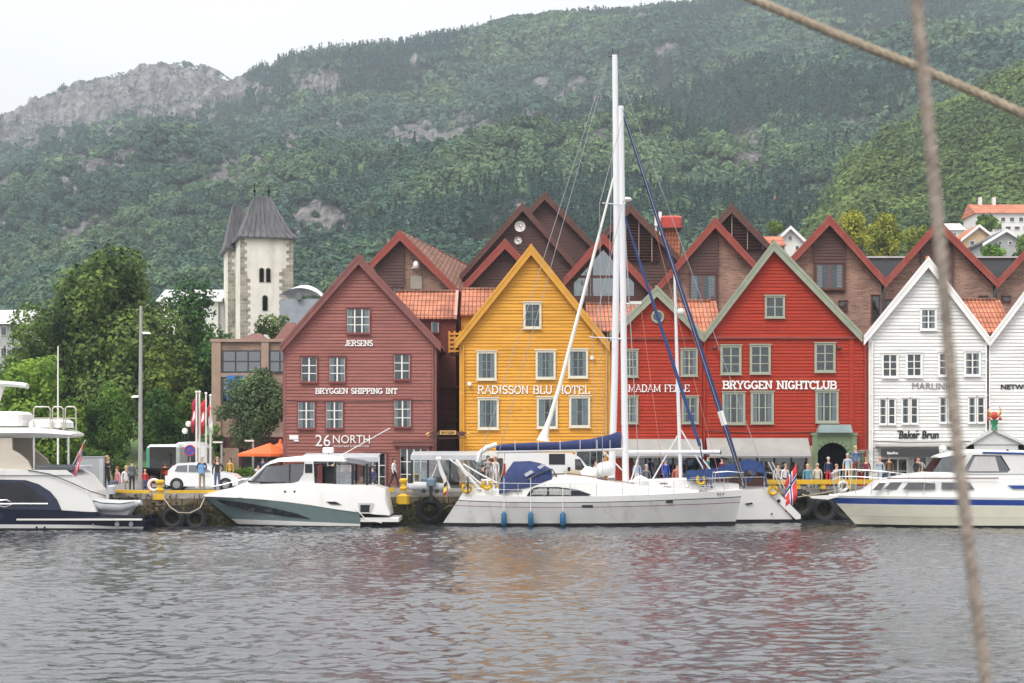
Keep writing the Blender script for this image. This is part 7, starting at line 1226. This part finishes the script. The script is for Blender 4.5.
# --- people: one skinned body per person
SK = {'head': 0, 'skin': 0, 'top': 1, 'legs': 2, 'shoe': 3}
def person(lab, px, Y, face, top, legs, hair, h=1.75, pose='stand', arms='down', sleeves='long', z=None, skin=(.55, .33, .24), shorts=False, group=None, seed=0, longhair=False):
    z0 = QZ if z is None else z; x0 = X(px, Y); s = h/1.78; rs = random.Random(seed); V, R, T, E = [], [], [], []
    def v(p, r, tag, par=None):
        V.append(Vector(p)*s); R.append(r*s); T.append(tag); i = len(V)-1
        if par is not None: E.append((par, i))
        return i
    if pose == 'sit': pz, lean = .50, .04
    elif pose == 'bend': pz, lean = .92, .45
    else: pz, lean = .95, 0.0
    L1 = lambda k: -lean*k
    pel = v((0, 0, pz), .125, 'legs'); sp = v((0, L1(.35), pz+.2-lean*.08), .118, 'top', pel); ch = v((0, L1(.75), pz+.41-lean*.25), .135, 'top', sp); nk = v((0, L1(.98), pz+.55-lean*.45), .052, 'skin', ch); h1 = v((0, L1(1.05)-.015, pz+.65-lean*.5), .078, 'head', nk); h2 = v((0, L1(1.08)-.01, pz+.745-lean*.52), .08, 'head', h1); v((0, L1(1.05)-.095, pz+.68-lean*.5), .018, 'head', h1)
    for sd in (-1, 1):
        hp_ = v((sd*.085, 0, pz-.04), .088, 'legs', pel)
        if pose == 'sit': kn = v((sd*.11, -.42, pz-.0), .062, 'legs', hp_); an = v((sd*.11, -.44, .09), .043, 'legs', kn)
        elif pose == 'walk': kn = v((sd*.09, -.05-sd*.14, .5), .062, 'legs', hp_); an = v((sd*.09, .05-sd*.25, .1), .042, 'legs', kn)
        else: kn = v((sd*.10, -.015, .5), .062, 'skin' if shorts else 'legs', hp_); an = v((sd*.11, .01, .09), .042, 'skin' if shorts else 'legs', kn)
        ax, ay, az = V[an]/s; v((ax, ay-.15, .04), .038, 'shoe', an)
        cx_, cy_, cz_ = V[ch]/s; shd = v((sd*.175, cy_, cz_+.06), .058, 'top', ch)
        a_ = arms if isinstance(arms, str) else arms[0 if sd < 0 else 1]
        if a_ == 'down': el, wr = (sd*.235, cy_+.02, cz_-.21), (sd*.24, cy_-.06, cz_-.46)
        elif a_ == 'hip': el, wr = (sd*.33, cy_+.06, cz_-.16), (sd*.17, cy_-.08, cz_-.33)
        elif a_ == 'up': el, wr = (sd*.26, cy_-.12, cz_-.12), (sd*.12, cy_-.16, cz_+.16)
        elif a_ == 'fold': el, wr = (sd*.24, cy_-.05, cz_-.2), (-sd*.02, cy_-.2, cz_-.14)
        else: el, wr = (sd*.23, cy_-.1, cz_-.2), (sd*.16, cy_-.33, cz_-.2)
        e_ = v(el, .044, 'top', shd); w_ = v(wr, .03, 'top' if sleeves == 'long' else 'skin', e_); d = (Vector(wr)-Vector(el)).normalized(); hd = v(tuple(Vector(wr)+d*.07), .034, 'skin', w_)
    me = bpy.data.meshes.new('person'); me.from_pydata([tuple(p) for p in V], E, []); o = bpy.data.objects.new('person', me); COL.objects.link(o)
    m1 = o.modifiers.new('skin', 'SKIN'); m1.use_smooth_shade = True
    for i, r in enumerate(R): sv = me.skin_vertices[0].data[i]; fl = .72 if (T[i] == 'top' and i in (sp, ch)) else 1; sv.radius = (r*(1.15 if fl < 1 else 1), r*fl); sv.use_root = i == pel
    m2 = o.modifiers.new('sub', 'SUBSURF'); m2.levels = 1; m2.render_levels = 1
    dg = bpy.context.evaluated_depsgraph_get(); dg.update(); nm = bpy.data.meshes.new_from_object(o.evaluated_get(dg)); o.modifiers.clear()
    nm.name = 'body'; nm.materials.clear()
    hx = lambda c: '_'.join('%02d' % int(q*99) for q in c)
    for c, nme in ((skin, 'skin_'), (top, 'top_cloth_'), (legs, 'leg_cloth_'), ((.03, .03, .03), 'shoe_')): nm.materials.append(mat(nme+hx(c), c, .7, var=.08, vscale=6))
    segs = [(V[a], V[b_], T[b_]) for a, b_ in E]
    for p in nm.polygons:
        c = p.center; best = 9; tg = 'top'
        for a, b_, tt in segs:
            ab = b_-a; k = max(0, min(1, (c-a).dot(ab)/max(ab.length_squared, 1e-9))); d = (c-(a+ab*k)).length
            if d < best: best = d; tg = tt if k > (.35 if tt == 'skin' and sleeves != 'long' else .0) else tt
        p.material_index = SK[tg]
    # hand fingers
    hb = MB()
    t = thing('person', lab, 'person', (x0, Y, z0), group); o.data = nm; o.name = 'body'; o.parent = t; WORLD[o.name] = Vector((x0, Y, z0))
    H = V[h2]; hb = MB(); hb.ball((x0+H.x, Y+H.y+.02*s, z0+H.z+.012*s), .098*s, .105*s, .09*s, 12, 8)
    if longhair: hb.ball((x0+H.x, Y+H.y+.06*s, z0+H.z-.12*s), .09*s, .06*s, .16*s, 10, 6)
    hb.build('hair', mat('hair_'+hx(hair), hair, .7, var=.2, vscale=20), t, 60)
    t.rotation_euler.z = face; return t
W_ = (.7, .7, .7); K_ = (.02, .022, .025); NV = (.02, .035, .09); BL = (.06, .14, .35); DN = (.07, .10, .19); KH = (.3, .25, .17); GY = (.18, .19, .2); PK = (.55, .25, .25); RD = (.5, .03, .04)
blond, brown, grey_, black_ = (.5, .36, .16), (.08, .045, .025), (.4, .39, .37), (.02, .015, .012)
PP = [
 ('grey-haired man in navy jacket and khaki trousers with a blue bag, at the quay edge', 202, 91.6, 0, NV, KH, grey_, dict(h=1.84, arms='fold')),
 ('man in black jumper and blue jeans, right of the navy jacket man', 217.3, 92.2, .3, K_, DN, (.3, .2, .12), dict(h=1.78, arms=('down', 'hip'))),
 ('person in dark coat with fair hair beside the grey cabinet', 107, 93.2, .6, K_, K_, (.4, .25, .12), dict(h=1.84, arms='fold', longhair=True)),
 ('long auburn-haired woman in pink top seated near the yacht stern', 118, 92.6, -.8, PK, DN, (.2, .06, .03), dict(pose='sit', longhair=True)),
 ('person in grey hooded jacket with backpack facing away, left of the lamp mast', 132, 93, PI, GY, K_, brown, dict(pose='stand', h=1.6)),
 ('person in white top seated behind the grey hooded one', 126, 95, .4, W_, KH, blond, dict(pose='sit')),
 ('person in orange jacket leaning into the open van', 163.5, 96.4, PI, (.6, .14, .02), K_, brown, dict(pose='bend', h=1.6)),
 ('woman in white shirt walking past the maroon house door', 394, 99, 1.2, W_, K_, brown, dict(h=1.66, pose='walk', longhair=True)),
 ('person in dark top seated under the left cafe shelter', 341, 97.5, .5, K_, K_, black_, dict(pose='sit')),
 ('person in navy top seated next to the shelter post', 352, 97.2, -.5, NV, DN, brown, dict(pose='sit')),
 ('person with back turned in indigo jacket at the yellow kerb', 372, 96.6, PI, (.05, .05, .14), DN, (.12, .07, .04), dict(pose='sit')),
 ('person in white shirt seated under the right cafe shelter', 424, 99.5, 0, W_, DN, (.12, .07, .04), dict(pose='sit')),
 ('woman in patterned black and white dress standing by the camper tail light', 488, 97.2, .2, (.3, .28, .28), (.25, .23, .23), brown, dict(h=1.8, arms=('fold', 'down'), longhair=True)),
 ('person in white behind the patterned dress, near the stern arch', 495, 98, -.5, W_, W_, (.4, .2, .15), dict(h=1.75)),
 ('dark-haired person in white and black seated on the yacht coaming', 482, 96.2, 1, (.05, .05, .05), W_, black_, dict(pose='sit', h=1.8)),
 ('person in pale shirt reaching towards the mast on the cabin roof', 597, 91.3, -.9, (.65, .6, .6), W_, brown, dict(pose='sit', z=2.0, arms='reach', sleeves='short')),
 ('person in black sitting close to the masts on the yacht', 603, 97.6, .5, K_, K_, black_, dict(h=1.8)),
 ('person in royal blue hooded coat by the tavern door', 665.5, 97.5, .3, (.02, .08, .45), (.03, .08, .35), (.03, .08, .4), dict(h=1.62)),
 ('person in pale blue and white vest right of the masts', 637, 97, 0, (.35, .42, .6), W_, (.4, .3, .2), dict(h=1.55)),
 ('person in grey jacket seated beside the vest wearer', 646, 97.4, .4, GY, KH, grey_, dict(pose='sit', h=1.8)),
 ('person in salmon top behind the red furling line', 677, 98, 0, (.6, .2, .15), DN, brown, dict(pose='sit', h=1.85)),
 ('blond man in blue denim shirt standing high by the arched portal', 855.5, 98.2, .5, (.10, .16, .33), (.16, .05, .04), blond, dict(h=1.82, z=QZ+.5, arms=('down', 'hip'))),
 ('woman in pale blue blouse and light trousers left of the blond man', 847.5, 97.9, -.3, (.40, .50, .62), (.55, .42, .34), grey_, dict(h=1.72, z=QZ+.2, sleeves='short')),
 ('person in navy top and red skirt in front of the arched portal', 828.3, 99.5, .1, NV, RD, (.6, .55, .5), dict(h=1.7)),
 ('person in turquoise top seated left of the portal', 807.5, 98.6, 0, (.1, .3, .4), DN, blond, dict(pose='sit', h=1.8)),
 ('person in cream top seated with back to the quay, left of the red skirt', 817.5, 98.6, PI, (.55, .5, .42), KH, (.45, .33, .22), dict(pose='sit', h=1.85)),
 ('person in beige top seated right of the red skirt', 836, 98.8, .6, (.45, .38, .3), KH, (.35, .22, .15), dict(pose='sit', h=1.8)),
 ('person in dark top seated left of the Norwegian flag', 778, 99.5, 0, (.5, .45, .42), K_, brown, dict(pose='sit', h=1.85)),
 ('person in white top seated nearest the Norwegian flag', 785, 99.3, .4, W_, K_, (.3, .2, .13), dict(pose='sit', h=1.8)),
 ('woman in pale blue jacket walking past the bakery window', 880, 98.4, -.5, (.32, .42, .52), (.35, .4, .5), (.55, .25, .2), dict(h=1.72, pose='walk')),
 ('bald man in grey shirt bending forward in front of the bakery door', 927, 98.5, -1.5, (.28, .27, .26), (.2, .2, .2), (.5, .2, .15), dict(h=1.8, pose='bend', sleeves='short', z=QZ+.1)),
 ('child in red top between the seated people and the yellow kerb, near the van', 145, 92.2, .4, RD, DN, blond, dict(h=1.15)),
 ('man in olive shirt walking behind the grey cabinet towards the coach', 108, 99, 1.4, (.12, .14, .06), KH, brown, dict(h=1.8, pose='walk')),
 ('woman in mustard top near the left planter box', 230, 100, -.4, (.5, .32, .05), K_, brown, dict(h=1.66, longhair=True)),
 ('person in white shirt seated below the orange parasol', 258, 102.6, .3, W_, DN, black_, dict(pose='sit')),
 ('person in denim jacket standing below the orange parasol', 263, 103, -.3, DN, K_, brown, dict(h=1.7)),
 ('person in black and white stripes by the shelter wind screen', 333, 97, .2, (.3, .3, .3), K_, blond, dict(pose='sit', h=1.8)),
 ('tall man in teal shirt walking past the tavern awning', 708, 99.5, 1.3, (.04, .22, .25), KH, brown, dict(h=1.84, pose='walk')),
 ('woman in plum coat standing under the nightclub awning', 722, 100, -.6, (.16, .03, .1), K_, black_, dict(h=1.68, longhair=True)),
 ('person in brown jacket at the left end of the bakery shop window', 889, 100.2, .2, (.18, .09, .04), DN, brown, dict(h=1.76)),
 ('person in maroon jumper leaning by the yellow beam, right of the blond man', 866, 98.6, -.2, (.2, .03, .05), K_, (.3, .2, .1), dict(h=1.7)),
 ('person in dark coat inside the bakery doorway', 917.5, 101.5, 0, K_, K_, brown, dict(h=1.7)),
]
for i, (lab, px, Y, face, tp, lg, hr, kw) in enumerate(PP): person(lab, px, Y, face, tp, lg, hr, seed=i, **kw)
t = thing('shoulder_bag', 'light blue bag held against the navy jacket', 'bag', (X(200.5, 91.3), 91.3, QZ+1.1)); MB().bbox(X(197.8, 91.3), X(203.8, 91.3), 91.32, 91.45, QZ+.95, QZ+1.42, .05).build('pouch', mat('bag_blue', (.15, .3, .55), .7), t); MB().tube([(X(199, 91.3), 91.35, QZ+1.4), (X(200, 91.3), 91.4, QZ+1.52), (X(202, 91.3), 91.35, QZ+1.4)], .02, 5).build('strap', M_smoke, t)
t = thing('backpack', 'dark grey backpack on the hooded person by the lamp mast', 'backpack', (X(132, 92.7), 92.7, QZ+1)); MB().bbox(X(129, 92.75), X(135.2, 92.75), 92.68, 92.86, QZ+.78, QZ+1.3, .08).build('bag', mat('bag_slate', (.08, .09, .11), .8), t); MB().box(X(130.5, 92.7), X(133.5, 92.7), 92.64, 92.679, QZ+.82, QZ+1.02).build('pocket', GY and mat('bag_pocket', (.12, .13, .15), .8), t)

# --- ropes in the foreground, twisted strands
M_hemp = mat('hemp_rope', (.38, .32, .27), .85, var=.35, vscale=60, bump=.6, bscale=300); M_hemp2 = mat('tan_rope', (.42, .35, .26), .85, var=.25, vscale=50, bump=.6, bscale=260)
def twisted(label, pts, r, m, pitch):
    pts = [Vector(p) for p in pts]; out = []; L_ = 0; step = pitch/14
    def at(d):
        for a, b_ in zip(pts, pts[1:]):
            l = (b_-a).length
            if d <= l: return a+(b_-a)*(d/l), (b_-a).normalized()
            d -= l
        return pts[-1], (pts[-1]-pts[-2]).normalized()
    tot = sum((b_-a).length for a, b_ in zip(pts, pts[1:])); n = int(tot/step); b = MB()
    for k in range(3):
        c = []
        for i in range(n+1):
            p, t_ = at(min(i*step, tot-1e-6)); u = t_.cross(Vector((0, 1, 0))).normalized(); w_ = t_.cross(u); a = 2*PI*(i*step/pitch+k/3); c.append(p+(u*math.cos(a)+w_*math.sin(a))*r*.5)
        b.tube(c, r*.54, 7)
    b.build('rope', m, None, 60, loc=tuple(pts[0]), label=label, cat='rope')
# smooth catenary-like paths
def path(pp, Y0, Y1, n=40):
    xs = [p[0] for p in pp]; ys = [p[1] for p in pp]; out = []
    for i in range(n+1): f = i/n; out.append((np.interp(f*(len(pp)-1), range(len(pp)), xs), np.interp(f*(len(pp)-1), range(len(pp)), ys), Y0+(Y1-Y0)*f))
    return [P(*q) for q in out]
twisted('weathered brown rope hanging almost vertically near the right edge', path([(906, -160), (912.5, -60), (918, 20), (925, 90), (932, 160), (939.5, 235), (945.5, 310), (951.5, 385), (959, 460), (967.5, 535), (977, 610), (987, 690), (1000, 780)], 1.72, 1.55), .0060, M_hemp, .034)
twisted('tan twisted rope running diagonally across the top right corner', path([(560, -82), (680, -34), (755, 0), (840, 36), (915, 66), (970, 90), (1030, 117), (1100, 148)], 3.3, 3.1), .0086, M_hemp2, .052)
